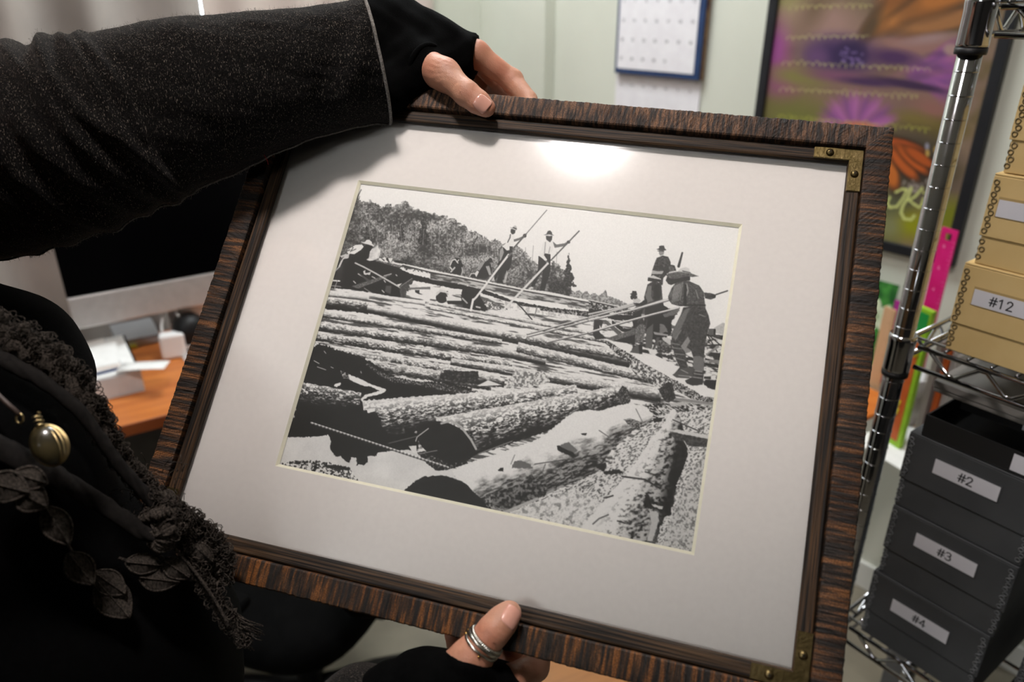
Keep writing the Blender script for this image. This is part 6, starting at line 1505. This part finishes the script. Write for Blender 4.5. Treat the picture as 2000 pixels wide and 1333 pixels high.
hole = ring_band(LH['cmc'] + (LH['mcp'] - LH['cmc']) * 0.42, th_n, 0.0192, 0.0026, 'thumb_hole_rim', knit, cf)
kr = (RH['idx'][0] - RH['wrist']).normalized()
cutp = fp(905, 1283, 0.02); cutn = FV * 1.0 + FU * 0.06
cf2 = cuff(RH, ELB_R, [cutp, fp(985, 1312, 0.02)], [cutn, FV * 0.77 + FU * 0.66], 0.038, 'wrist_warmer', extra=((fp(760, 1365, 0.012), fp(812, 1328, 0.014), 0.024, 0.020), (fp(880, 1360, 0.018), fp(960, 1352, 0.0), 0.020, 0.022)), reach=1.05, tr=0.0172)

# ---- the black jumper and trousers
t = SDF((-0.95, 0.05, 0.70), (-0.05, 1.0, 1.56), 0.0085)
bw_ = Matrix((RT, FW, UPZ)).transposed().to_3x3()
t.ball(bp_(0.00, 0, 1.30), (0.190, 0.130, 0.185), 0.0, bw_)
t.ball(bp_(0.100, 0.075, 1.300), (0.080, 0.076, 0.080), 0.03, bw_); t.ball(bp_(0.100, -0.080, 1.319), (0.076, 0.076, 0.076), 0.03, bw_)
t.ball(bp_(0.02, 0, 1.08), (0.175, 0.14, 0.200), 0.06, bw_); t.ball(bp_(0.105, 0.062, 1.105), (0.145, 0.142, 0.165), 0.05, bw_); t.ball(bp_(0.02, 0, 0.88), (0.200, 0.165, 0.170), 0.10, bw_)
t.capsule(bp_(0, -0.15, 1.40), bp_(0, 0.15, 1.40), 0.072, 0.072, 0.06); t.capsule(bp_(0, 0, 1.42), bp_(0.012, 0, 1.50), 0.072, 0.064, 0.03)
t.capsule(bp_(0, -0.16, 1.40), SH_L, 0.072, 0.070, 0.05); t.capsule(bp_(0, 0.16, 1.40), SH_R, 0.072, 0.066, 0.05)
t.capsule(SH_R, ELB_R, 0.066, 0.058, 0.05)
X = t.P; zz_ = X[..., 2]
t.D = t.D + 0.003 * np.sin(zz_ * 60 + 7 * X[..., 0]) * np.sin(X[..., 1] * 45 + zz_ * 22)
t.cut(bp_(0, 0, 0.76), -UPZ); t.cut(bp_(0, 0, 1.505), UPZ)
TV, TQ = t.mesh(); TV = smooth_verts(TV, TQ, 3); jumper = body_mesh('jumper', TV, TQ, knit)
from mathutils.bvhtree import BVHTree
JB = BVHTree.FromPolygons([Vector(p) for p in TV], [tuple(int(i) for i in q) for q in TQ])
def rest(px, py, d, gap=0.006):                              # never inside the jumper: cloth lies on it
    r = ray(px, py); l = r.length; h = JB.ray_cast(CAMV, r.normalized())
    return min(d, h[3] / l - gap) if h[0] is not None else d
tr_ = SDF((-0.84, 0.12, 0.04), (-0.16, 0.82, 0.98), 0.011)
for s_ in (-1, 1):
    tr_.capsule(bp_(-0.01, s_ * 0.10, 0.90), bp_(0.01, s_ * 0.10, 0.50), 0.105, 0.078, 0.03); tr_.capsule(bp_(0.01, s_ * 0.10, 0.50), bp_(-0.01, s_ * 0.10, 0.07), 0.078, 0.068, 0.03)
tr_.ball(bp_(0, 0, 0.90), (0.185, 0.145, 0.11), 0.05, bw_); tr_.cut(bp_(0, 0, 0.06), -UPZ); tr_.cut(bp_(0, 0, 0.95), UPZ)
V, Q = tr_.mesh(); body_mesh('trousers', smooth_verts(V, Q, 2), Q, trous)
for s_ in (-1, 1):
    sh = SDF(tuple(bp_(-0.02, s_ * 0.10, 0.0) - Vector((0.24, 0.24, 0.0))), tuple(bp_(0.1, s_ * 0.1, 0.12) + Vector((0.2, 0.2, 0))), 0.008)
    sh.capsule(bp_(-0.02, s_ * 0.10, 0.045), bp_(0.17, s_ * 0.118, 0.034), 0.046, 0.042); sh.capsule(bp_(-0.01, s_ * 0.10, 0.05), bp_(-0.01, s_ * 0.10, 0.095), 0.048, 0.045, 0.02); sh.cut(bp_(0, 0, 0.003), -UPZ)
    V, Q = sh.mesh(); body_mesh('shoe', smooth_verts(V, Q, 2), Q, shoe_m)
# ---- hair, eyes
hr = SDF(tuple(HD - Vector((0.17, 0.17, 0.24))), tuple(HD + Vector((0.17, 0.17, 0.18))), 0.006)
hr.ball(HD + UPZ * 0.035 - FW * 0.012, (0.093, 0.108, 0.115), 0, bw_)
hr.capsule(HD - FW * 0.06 + RT * 0.03, HD - FW * 0.075 - UPZ * 0.19 + RT * 0.04, 0.07, 0.045, 0.04); hr.capsule(HD - FW * 0.06 - RT * 0.03, HD - FW * 0.075 - UPZ * 0.19 - RT * 0.04, 0.07, 0.045, 0.04)
fc = hr.P - np.array((HD + FW * 0.115 - UPZ * 0.035)[:]); hr.D = np.maximum(hr.D, -(np.sqrt((fc * fc).sum(-1)) - 0.092))
hr.D = hr.D + 0.0025 * np.sin(np.arctan2((hr.P - np.array(HD[:])) @ np.array(RT[:]), (hr.P - np.array(HD[:])) @ np.array(FW[:])) * 34)
V, Q = hr.mesh(); body_mesh('hair', smooth_verts(V, Q, 1), Q, hair_m)
eye_m = mat('eye_white', rgb(226, 222, 216), rough=0.15); iris_m = mat('iris', rgb(66, 50, 34), rough=0.1)
for s_ in (-1, 1):
    c = HD + FW * 0.086 + RT * s_ * 0.031 + UPZ * 0.018
    e_ = local(MB().lathe([(0.0005, -0.0115), (0.008, -0.0085), (0.0118, 0), (0.0088, 0.008), (0.0005, 0.0118)], 16, Matrix.Translation(c - FW * 0.003) @ rot_to(FW)).build('eye', eye_m, person))
    local(MB().lathe([(0.0005, 0.0112), (0.005, 0.0104), (0.0048, 0.0112), (0.0005, 0.0124)], 16, Matrix.Translation(c - FW * 0.003) @ rot_to(FW)).build('iris', iris_m, e_))

# ---- the tweed sleeve of the left arm: a wide soft tube with gathers at the elbow and a raw hem
ctr = [(-340, 340, .735, 180, .060), (-200, 340, .690, 185, .064), (-60, 328, .655, 190, .060), (60, 300, .645, 186, .056), (140, 275, .645, 184, .054), (220, 247, .650, 174, .052), (300, 219, .657, 165, .050), (400, 190, .664, 156, .048),
       (500, 163, .666, 134, .046), (580, 146, .670, 122, .044), (660, 132, .676, 116, .042), (720, 122, .681, 117, .041), (741, 118, .683, 118, .041)]
cs_ = np.array(ctr, float)
NS, NRg = 230, 120
uu_ = np.linspace(0, 1, NS); seglen = np.r_[0, np.cumsum(np.hypot(np.diff(cs_[:, 0]), np.diff(cs_[:, 1])))]; seglen /= seglen[-1]
ip_ = lambda k: np.interp(uu_, seglen, cs_[:, k])
def sm1(a): 
    p = np.pad(a, 6, mode='edge'); return np.convolve(p, np.ones(13) / 13, 'valid')
CX, CY, CD, CR, CW = sm1(ip_(0)), sm1(ip_(1)), sm1(ip_(2)), sm1(ip_(3)), sm1(ip_(4))
rings, edge_lo, edge_cuff = [], [], []
THs = 2 * np.pi * np.arange(NRg) / NRg
NZ = 0.0044 * (fbm(CX[:, None] * 0.013 + 3 * np.cos(THs)[None, :], np.broadcast_to(THs[None, :] * 1.6, (NS, NRg)), 71, 3) - 0.5) + 0.0007 * (vn(np.broadcast_to(CX[:, None] * 0.16, (NS, NRg)), np.broadcast_to(THs[None, :] * 24.0, (NS, NRg)), 72) - 0.5)
cen = [at(CX[i], CY[i], CD[i]) for i in range(NS)]
for i in range(NS):
    a, b_2 = cen[max(0, i - 1)], cen[min(NS - 1, i + 1)]
    T = (b_2 - a).normalized(); back = -ray(CX[i], CY[i]).normalized()
    n = (back - T * back.dot(T)).normalized(); v = n.cross(T).normalized()
    if v.z < 0: v = -v
    hr_ = CR[i] * CD[i] / FPX * math.cos(0.25)
    ring = []
    px_ = CX[i]
    for j in range(NRg):
        th = 2 * math.pi * j / NRg; c_, s_ = math.cos(th), math.sin(th)      # c: up and down, s: towards the viewer
        r_up = hr_; 
        # gathers running around the sleeve near the elbow, and the slanting pull near the cuff
        g = 0.0
        for (x0, amp, wd_, sl) in ((-30, .009, 17, 26), (20, .010, 15, 30), (62, .012, 16, 44), (106, .011, 17, 58), (150, .011, 16, 62), (196, .010, 15, 52), (232, .007, 12, 36), (262, .005, 11, 22)):
            g += amp * math.exp(-((px_ - x0 + sl * (c_ - 0.6) - 10 * math.sin(3 * th + x0)) / wd_) ** 2) * (0.45 + 0.55 * max(0, c_ + 0.35))
        g += 0.0040 * math.exp(-((px_ - 690 - 60 * c_) / 22) ** 2) * max(0, s_) - 0.0030 * math.exp(-((px_ - 640 - 70 * c_) / 26) ** 2) * max(0, s_)
        g += NZ[i, j]
        flare = 1.0 + 0.05 * max(0, (i / NS - 0.965) / 0.035)
        p = cen[i] + v * (r_up * flare + g * 0.7) * c_ + n * (CW[i] * flare + g) * (abs(s_) ** 0.9 * math.copysign(1, s_))
        ring.append(p)
    rings.append(ring)
sl_ = MB().loft(rings, cap=False)
sleeve = local(sl_.build('tweed_sleeve', tweed, person, solid=0.0016, fix=False))
last = rings[-1]
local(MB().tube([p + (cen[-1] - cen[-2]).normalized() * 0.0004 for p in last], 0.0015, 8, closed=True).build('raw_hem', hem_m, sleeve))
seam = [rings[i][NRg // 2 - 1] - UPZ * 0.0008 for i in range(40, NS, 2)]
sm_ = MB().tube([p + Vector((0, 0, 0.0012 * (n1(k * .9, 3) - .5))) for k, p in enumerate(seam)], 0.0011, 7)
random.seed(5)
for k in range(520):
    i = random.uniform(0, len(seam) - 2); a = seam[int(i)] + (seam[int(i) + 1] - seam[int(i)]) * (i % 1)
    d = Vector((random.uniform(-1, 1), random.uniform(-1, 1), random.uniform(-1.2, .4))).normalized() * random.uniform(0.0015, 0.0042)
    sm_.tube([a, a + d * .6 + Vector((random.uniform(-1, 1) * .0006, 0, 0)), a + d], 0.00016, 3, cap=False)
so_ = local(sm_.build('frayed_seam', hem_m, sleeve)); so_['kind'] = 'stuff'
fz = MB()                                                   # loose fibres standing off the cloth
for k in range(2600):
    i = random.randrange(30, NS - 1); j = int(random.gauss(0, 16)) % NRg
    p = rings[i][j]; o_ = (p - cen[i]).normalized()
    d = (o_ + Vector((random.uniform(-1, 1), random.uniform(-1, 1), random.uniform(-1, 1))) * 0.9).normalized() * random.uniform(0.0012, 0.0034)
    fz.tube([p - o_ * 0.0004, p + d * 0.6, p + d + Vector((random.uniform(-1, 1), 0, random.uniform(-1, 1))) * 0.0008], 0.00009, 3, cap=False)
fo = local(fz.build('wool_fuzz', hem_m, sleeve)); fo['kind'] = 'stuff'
red = mat('red_thread', rgb(150, 40, 44), rough=0.9)
rt0 = at(508, 286, 0.672)
local(MB().tube([rt0, rt0 + Vector((.002, -.001, -.004)), rt0 + Vector((.0035, -.001, -.009)), rt0 + Vector((.005, -.001, -.012)), rt0 + Vector((.0055, -.001, -.016))], 0.0003, 5).build('loose_thread', red, sleeve))
# the right sleeve, seen only at its end
ends = [ELB_R + (SH_R - ELB_R) * 0.5, ELB_R, ELB_R + (RH['wrist'] - ELB_R) * 0.5, RH['wrist'] + (ELB_R - RH['wrist']).normalized() * 0.004]
s2 = SDF([min(p[k] for p in ends) - 0.09 for k in range(3)], [max(p[k] for p in ends) + 0.09 for k in range(3)], 0.0045)
for a, b_2, ra, rb in ((ends[0], ends[1], .068, .062), (ends[1], ends[2], .062, .055), (ends[2], ends[3], .056, .053)): s2.capsule(a, b_2, ra, rb, 0.01)
s2.D += 0.003 * np.sin(s2.P[..., 0] * 120 + s2.P[..., 2] * 60)
V, Q = s2.mesh(); body_mesh('tweed_sleeve', smooth_verts(V, Q, 2), Q, tweed)

# ================================================================== rings, necklace, scarf
silver = mat('silver', rgb(196, 190, 180), rgb(206, 200, 190), rough=0.25, metal=1.0, scale=90)
gold = mat('gold_bead', rgb(206, 160, 90), rough=0.25, metal=1.0)
ad_ = (RH['ip'] - RH['mcp']).normalized()
def rpos(q): return RH['mcp'] + (RH['ip'] - RH['mcp']) * q
def rrad(q): return 0.0138 + (0.0102 - 0.0138) * q + 0.0012
r1 = thing('thumb_ring', 'twisted silver rope ring on the thumb nearer its nail', 'ring', tuple(rpos(0.66)))
def coil(c, ax, r, tr, turns, off, ph, tilt=0.0):
    ax = ax.normalized(); u = (FN - ax * FN.dot(ax)).normalized(); v = ax.cross(u); pts = []
    for k in range(160):
        a = 2 * math.pi * k / 160
        pts.append(c + u * (r + off * math.cos(turns * a + ph)) * math.cos(a) + v * (r + off * math.cos(turns * a + ph)) * math.sin(a) + ax * (off * math.sin(turns * a + ph) + tilt * math.cos(a)))
    return pts
for q in range(2):
    o = MB().tube([p - rpos(0.66) for p in coil(rpos(0.66), ad_, rrad(0.66), 0.0008, 26, 0.0008, math.pi * q)], 0.0010, 6, closed=True).build('twisted_strand', silver, r1)
r2 = thing('wrap_ring', 'wide silver wrap ring with crossing bands and gold beads', 'ring', tuple(rpos(0.48)))
c2 = rpos(0.48)
u2 = (FN - ad_ * FN.dot(ad_)).normalized(); v2 = ad_.cross(u2)
for q, (o1, tl_) in enumerate(((-0.0022, 0.0010), (-0.0006, -0.0012), (0.0010, 0.0014), (0.0024, 0.0002))):
    MB().tube([p - c2 + ad_ * o1 for p in coil(c2, ad_, rrad(0.48 + o1 * 20), 0.0009, 2, 0.0003, q, tl_)], 0.00115, 7, closed=True).build('band', silver, r2)
for q, an in enumerate((0.35, -1.25, -1.45)):
    p = u2 * math.cos(an) * (rrad(.48) + .0008) + v2 * math.sin(an) * (rrad(.48) + .0008) + ad_ * (-0.003 + 0.0018 * q)
    MB().lathe([(0.0001, -0.0011), (0.0008, -0.0008), (0.0011, 0), (0.0008, 0.0008), (0.0001, 0.0011)], 12, Matrix.Translation(p)).build('bead', gold, r2)

leather = mat('dark_brown_cord', rgb(52, 38, 32), rgb(66, 50, 42), rough=0.6, scale=80)
stone_m = mat('olive_brass_stone', rgb(30, 27, 17), rgb(66, 58, 36), rough=0.28, scale=60, spec=0.6, lo=0.35, hi=0.6, coat=0.5)
wire_m = mat('brass_wire', rgb(166, 146, 104), rgb(176, 156, 114), rough=0.3, metal=1.0)
ND = 0.47
pc_ = at(97, 870, ND)
neck = thing('necklace', 'wire-wrapped olive stone pendant on a brown leather cord', 'necklace', tuple(pc_))
NL = lambda px, py, d=ND: at(px, py, d) - pc_
MB().tube([NL(-420, 300, .50), NL(-260, 480, .485), NL(-120, 640, .478), NL(-30, 745, .474), NL(10, 785, .472), NL(38, 810, .470)], 0.0015, 8).build('cord', leather, neck)
vd = -ray(97, 870).normalized(); dn = (at(112, 905, ND) - at(80, 835, ND)).normalized(); sd = vd.cross(dn).normalized(); vd = dn.cross(sd)
stM = Matrix(((sd.x, vd.x, dn.x, 0), (sd.y, vd.y, dn.y, 0), (sd.z, vd.z, dn.z, 0), (0, 0, 0, 1)))
MB().lathe([(0.0008 if abs(z) > .0128 else 0.0098 * math.sqrt(max(0, 1 - (z / .0130) ** 2)), z) for z in [-0.0129 + 0.0258 * k / 18 for k in range(19)]], 28, stM @ Matrix.Diagonal((1, 0.7, 1, 1))).build('stone', stone_m, neck)
for q in range(4):
    rot = Matrix.Rotation(0.5 + 0.55 * q, 4, 'Z')
    MB().tube([stM @ (Vector((0.0102 * math.cos(a) * math.cos(.3 * q + .2), 0.0074 * math.cos(a) * math.sin(.3 * q + .5) + 0.002 * math.sin(2 * a), 0.0134 * math.sin(a)))) for a in [2 * math.pi * k / 36 for k in range(36)]], 0.0006, 6, closed=True).build('wire_wrap', wire_m, neck)
MB().tube([stM @ Vector((0.0024 * math.cos(a), 0.0024 * math.sin(a), -0.0132 - 0.00042 * a)) for a in [0.6 * k for k in range(34)]], 0.0006, 6).build('wire_coil', wire_m, neck)
MB().tube([NL(38 + 7 * math.cos(a), 818 + 9 * math.sin(a), .470) for a in [2 * math.pi * k / 20 for k in range(20)]], 0.0007, 6, closed=True).build('jump_ring', wire_m, neck)

# ---- the scarf of dark lace: bands, leaves and ruffles
lace = mat('dark_lace', rgb(30, 27, 24), rgb(80, 72, 65), rough=0.95, scale=900, spec=0.12, lo=0.40, hi=0.62, bump=0.6, bscale=1200)
lace_l = mat('lace_leaf_weave', rgb(34, 30, 27), rgb(66, 60, 54), rough=0.95, scale=1, stretch=(900, 900, 200), spec=0.1, bump=0.6)
suede = mat('dark_suede', rgb(22, 20, 19), rgb(31, 28, 26), rough=0.9, scale=300, spec=0.15)
scarf = thing('lace_scarf', 'dark grey lace scarf knotted at the chest with leaf shaped tassels', 'scarf', tuple(at(310, 1000, .56)))
SCO = at(310, 1000, .56)
def hang(o): o.data.transform(Matrix.Translation(-SCO)); return o
def path(pts, n=60):
    P = np.array(pts, float); L_ = np.r_[0, np.cumsum(np.hypot(np.diff(P[:, 0]), np.diff(P[:, 1])))]; u = np.linspace(0, L_[-1], n)
    Q = [np.interp(u, L_, P[:, k]) for k in range(P.shape[1])]
    for k in range(len(Q)): 
        w = np.pad(Q[k], 3, mode='edge'); Q[k] = np.convolve(w, np.ones(7) / 7, 'valid')
    return np.stack(Q, 1)
def ease(a):
    a = np.array(a); q = np.minimum.reduce([np.roll(np.pad(a, 4, mode='edge'), s)[4:-4] for s in range(-4, 5)]); w = np.pad(q, 4, mode='edge'); return np.convolve(w, np.ones(9) / 9, 'valid')
def band(pts, name, m, thick=0.004, seed=1, wav=0.0015, parent=None, fl=0.0):
    """a strip of cloth: pts = pixel x, y, depth, half width in pixels"""
    P = path(pts, 90); rings = []; P[:, 2] = ease([rest(p[0], p[1], p[2], thick + 0.003) for p in P])
    cs2 = [at(p[0], p[1], p[2]) for p in P]
    for i, c in enumerate(cs2):
        T = (cs2[min(len(cs2) - 1, i + 1)] - cs2[max(0, i - 1)]).normalized(); n = -ray(P[i][0], P[i][1]).normalized(); n = (n - T * n.dot(T)).normalized(); v = n.cross(T)
        w = P[i][3] * P[i][2] / FPX; ring = []
        for j in range(24):
            a = 2 * math.pi * j / 24
            wob = wav * (n1(i * 0.31 + 2.2 * math.cos(a), seed) - 0.5) * 2 + wav * (n1(i * 0.9 + math.sin(a) * 3, seed + 2) - .5)
            ring.append(c + v * (w + wob + fl * wav * math.sin(i * 1.1 + seed)) * math.cos(a) + n * (thick + wob) * math.sin(a))
        rings.append(ring)
    return hang(MB().loft(rings).build(name, m, parent or scarf))
def lacework(pts, name, count, size, seed, spread=1.0):
    """open threadwork: crossing loops and picots of thread along a strip"""
    random.seed(seed); P = path(pts, 120); m = MB(); P[:, 2] = ease([rest(p[0], p[1], p[2], 0.004) for p in P])
    for k in range(count):
        p = P[random.randrange(len(P))]; off = random.uniform(-1, 1) * spread
        i = min(len(P) - 2, max(1, int(random.random() * len(P)))); p = P[i]; t = P[i + 1] - P[i - 1]; nl = math.hypot(t[0], t[1]) + 1e-6
        x, y = p[0] - t[1] / nl * off * p[3], p[1] + t[0] / nl * off * p[3]
        d = p[2] - 0.003 + random.uniform(-.002, .003); c = at(x, y, d)
        nn = -ray(x, y).normalized(); e = Vector((random.uniform(-1, 1), random.uniform(-1, 1), random.uniform(-1, 1))); u = (e - nn * e.dot(nn) * .8).normalized(); v = nn.cross(u).normalized()
        s = size * random.uniform(.6, 1.5)
        m.tube([c + u * s * math.cos(a) + v * s * random.uniform(.4, .8) * math.sin(a) + nn * s * .25 * math.sin(2 * a + k) for a in [2 * math.pi * q / 9 for q in range(9)]], 0.00034, 4, closed=True)
    o = hang(m.build(name, lace, scarf)); o['kind'] = 'stuff'; return o
def leaf(x, y, d, ln, wd, ang, seed, name='lace_leaf'):
    """a flat woven leaf with a raised rim and a thread running through it"""
    d = min(rest(x + ax_, y + ay_, d, 0.010) for ax_, ay_ in ((0, 0), (26, 0), (-26, 0), (0, 26), (0, -26))); c = at(x, y, d); n = -ray(x, y).normalized(); ex = (at(x + math.cos(ang) * 10, y + math.sin(ang) * 10, d) - c).normalized(); ex = (ex - n * ex.dot(n)).normalized(); ey = n.cross(ex)
    l, w = ln * d / FPX, wd * d / FPX; rows = []
    for i in range(19):
        t = i / 18; hw = w * math.sin(math.pi * min(1, t * 0.98 + 0.02)) ** 0.75 * (1.15 - 0.5 * t * 0.6); row = []
        for j in range(9):
            s = j / 4 - 1
            row.append(c + ex * l * (t - .5) + ey * hw * s + n * (0.0012 * math.cos(s * 3.1) + 0.0015 * math.sin(t * 5 + seed) - 0.0006 * abs(math.sin(t * 40)) * (1 - s * s)))
        rows.append(row)
    o = hang(MB().grid(rows).build(name, lace_l, scarf, solid=0.0009))
    rim = [r[0] for r in rows] + [r[-1] for r in rows[::-1]]
    q = MB().tube(rim, 0.0008, 6, closed=True).tube([r[4] + n * .0006 for r in rows], 0.0005, 5).build('leaf_rim', lace, o); q.data.transform(Matrix.Translation(-SCO))
    return o
upper = [(-140, 580, .500, 30), (0, 645, .508, 30), (60, 672, .514, 30), (108, 706, .520, 28), (150, 750, .526, 25), (184, 802, .532, 22), (212, 856, .538, 20), (246, 910, .545, 18), (282, 948, .552, 17), (312, 975, .556, 16)]
band(upper, 'lace_band', lace, 0.0035, 3, 0.0026, fl=.8); lacework(upper, 'lace_edging', 900, 0.0026, 11, 1.25)
band([(-140, 640, .495, 14), (0, 700, .503, 15), (90, 748, .510, 14), (148, 795, .517, 13), (192, 850, .525, 12), (240, 918, .535, 12), (305, 990, .548, 12)], 'suede_strap', suede, 0.0032, 6, 0.0006)
band([(-160, 820, .495, 24), (-10, 872, .503, 24), (70, 912, .512, 22), (150, 955, .522, 19), (220, 1000, .532, 17), (285, 1046, .542, 15), (322, 1050, .548, 12)], 'suede_strap', suede, 0.0034, 8, 0.0007)
band([(300, 968, .556, 18), (330, 985, .552, 20), (345, 1010, .548, 18), (325, 1034, .548, 20), (295, 1040, .550, 16)], 'scarf_knot', lace, 0.010, 9, 0.0030); lacework([(285, 980, .545, 26), (320, 990, .543, 30), (350, 1005, .543, 26), (318, 1040, .543, 26)], 'lace_edging', 170, 0.0030, 12)
band([(282, 1012, .546, 12), (315, 1004, .540, 13), (352, 996, .545, 11)], 'knot_loop', lace, 0.006, 13, 0.0016)
band([(318, 1018, .545, 14), (330, 1040, .543, 20), (318, 1066, .545, 18), (300, 1058, .548, 10)], 'knot_loop', lace, 0.008, 14, 0.0022)
tail = [(345, 1000, .556, 14), (380, 1030, .560, 26), (412, 1075, .566, 34), (432, 1112, .570, 28), (436, 1138, .572, 10)]
band(tail, 'lace_tail', lace, 0.0030, 15, 0.0026, fl=.8); lacework(tail, 'lace_edging', 420, 0.0032, 16, 1.1)
tail2 = [(345, 1040, .556, 10), (372, 1090, .558, 14), (405, 1145, .562, 15), (432, 1190, .565, 15), (458, 1222, .568, 15), (478, 1262, .570, 8)]
band(tail2, 'lace_tail', lace, 0.0024, 17, 0.0020, fl=.8); lacework(tail2, 'lace_edging', 240, 0.0028, 18, 1.2)
random.seed(9)
fr_ = MB()
for (x, y, x2, y2) in ((440, 1195, 500, 1238), (450, 1210, 512, 1232), (455, 1225, 488, 1262), (430, 1110, 448, 1142), (420, 1128, 436, 1146), (470, 1225, 506, 1244)):
    for k in range(7):
        a, b_2 = at(x + random.uniform(-8, 8), y + random.uniform(-8, 8), .567), at(x2 + random.uniform(-10, 10), y2 + random.uniform(-10, 10), .567)
        m_ = (a + b_2) / 2 + Vector((random.uniform(-1, 1), random.uniform(-1, 1), random.uniform(-1, 1))) * .003
        fr_.tube([a, m_, b_2], 0.0004, 4)
for k in range(60):
    a = at(300 + random.uniform(-70, 60), 960 + random.uniform(-60, 60), .552); d = Vector((random.uniform(-1, 1), random.uniform(-1, 1), random.uniform(-1, 1))) * .006
    fr_.tube([a, a + d + Vector((0, 0, .003)), a + d * 1.6], 0.0003, 4)
o = hang(fr_.build('loose_threads', lace, scarf)); o['kind'] = 'stuff'
for q in ((15, 952, .515, 74, 30, .25), (62, 975, .520, 62, 26, .5), (112, 1028, .524, 86, 24, 1.0), (158, 1112, .530, 76, 24, .9), (222, 1172, .536, 92, 30, .85), (215, 1140, .540, 70, 22, .6), (282, 1102, .542, 66, 19, .1),
          (312, 1133, .544, 72, 21, .12), (345, 1112, .548, 62, 18, .6), (395, 1080, .556, 56, 15, .7), (60, 935, .520, 60, 22, .3)):
    leaf(q[0], q[1], q[2], q[3], q[4], q[5], q[0])
strand = MB()
for pts in ([(40, 960), (100, 1000), (140, 1080), (175, 1130), (240, 1195)], [(230, 1090), (262, 1100), (300, 1104)], [(250, 1118), (290, 1130), (330, 1136)], [(310, 1085), (340, 1105), (372, 1128)], [(330, 1060), (380, 1115), (425, 1180), (450, 1230)]):
    P = path([(x, y, .535 + .00006 * (x - 100), 1) for x, y in pts], 30); strand.tube([at(p[0], p[1], rest(p[0], p[1], p[2], .006)) for p in P], 0.0011, 6)
o = hang(strand.build('tassel_cords', lace, scarf)); o['kind'] = 'stuff'
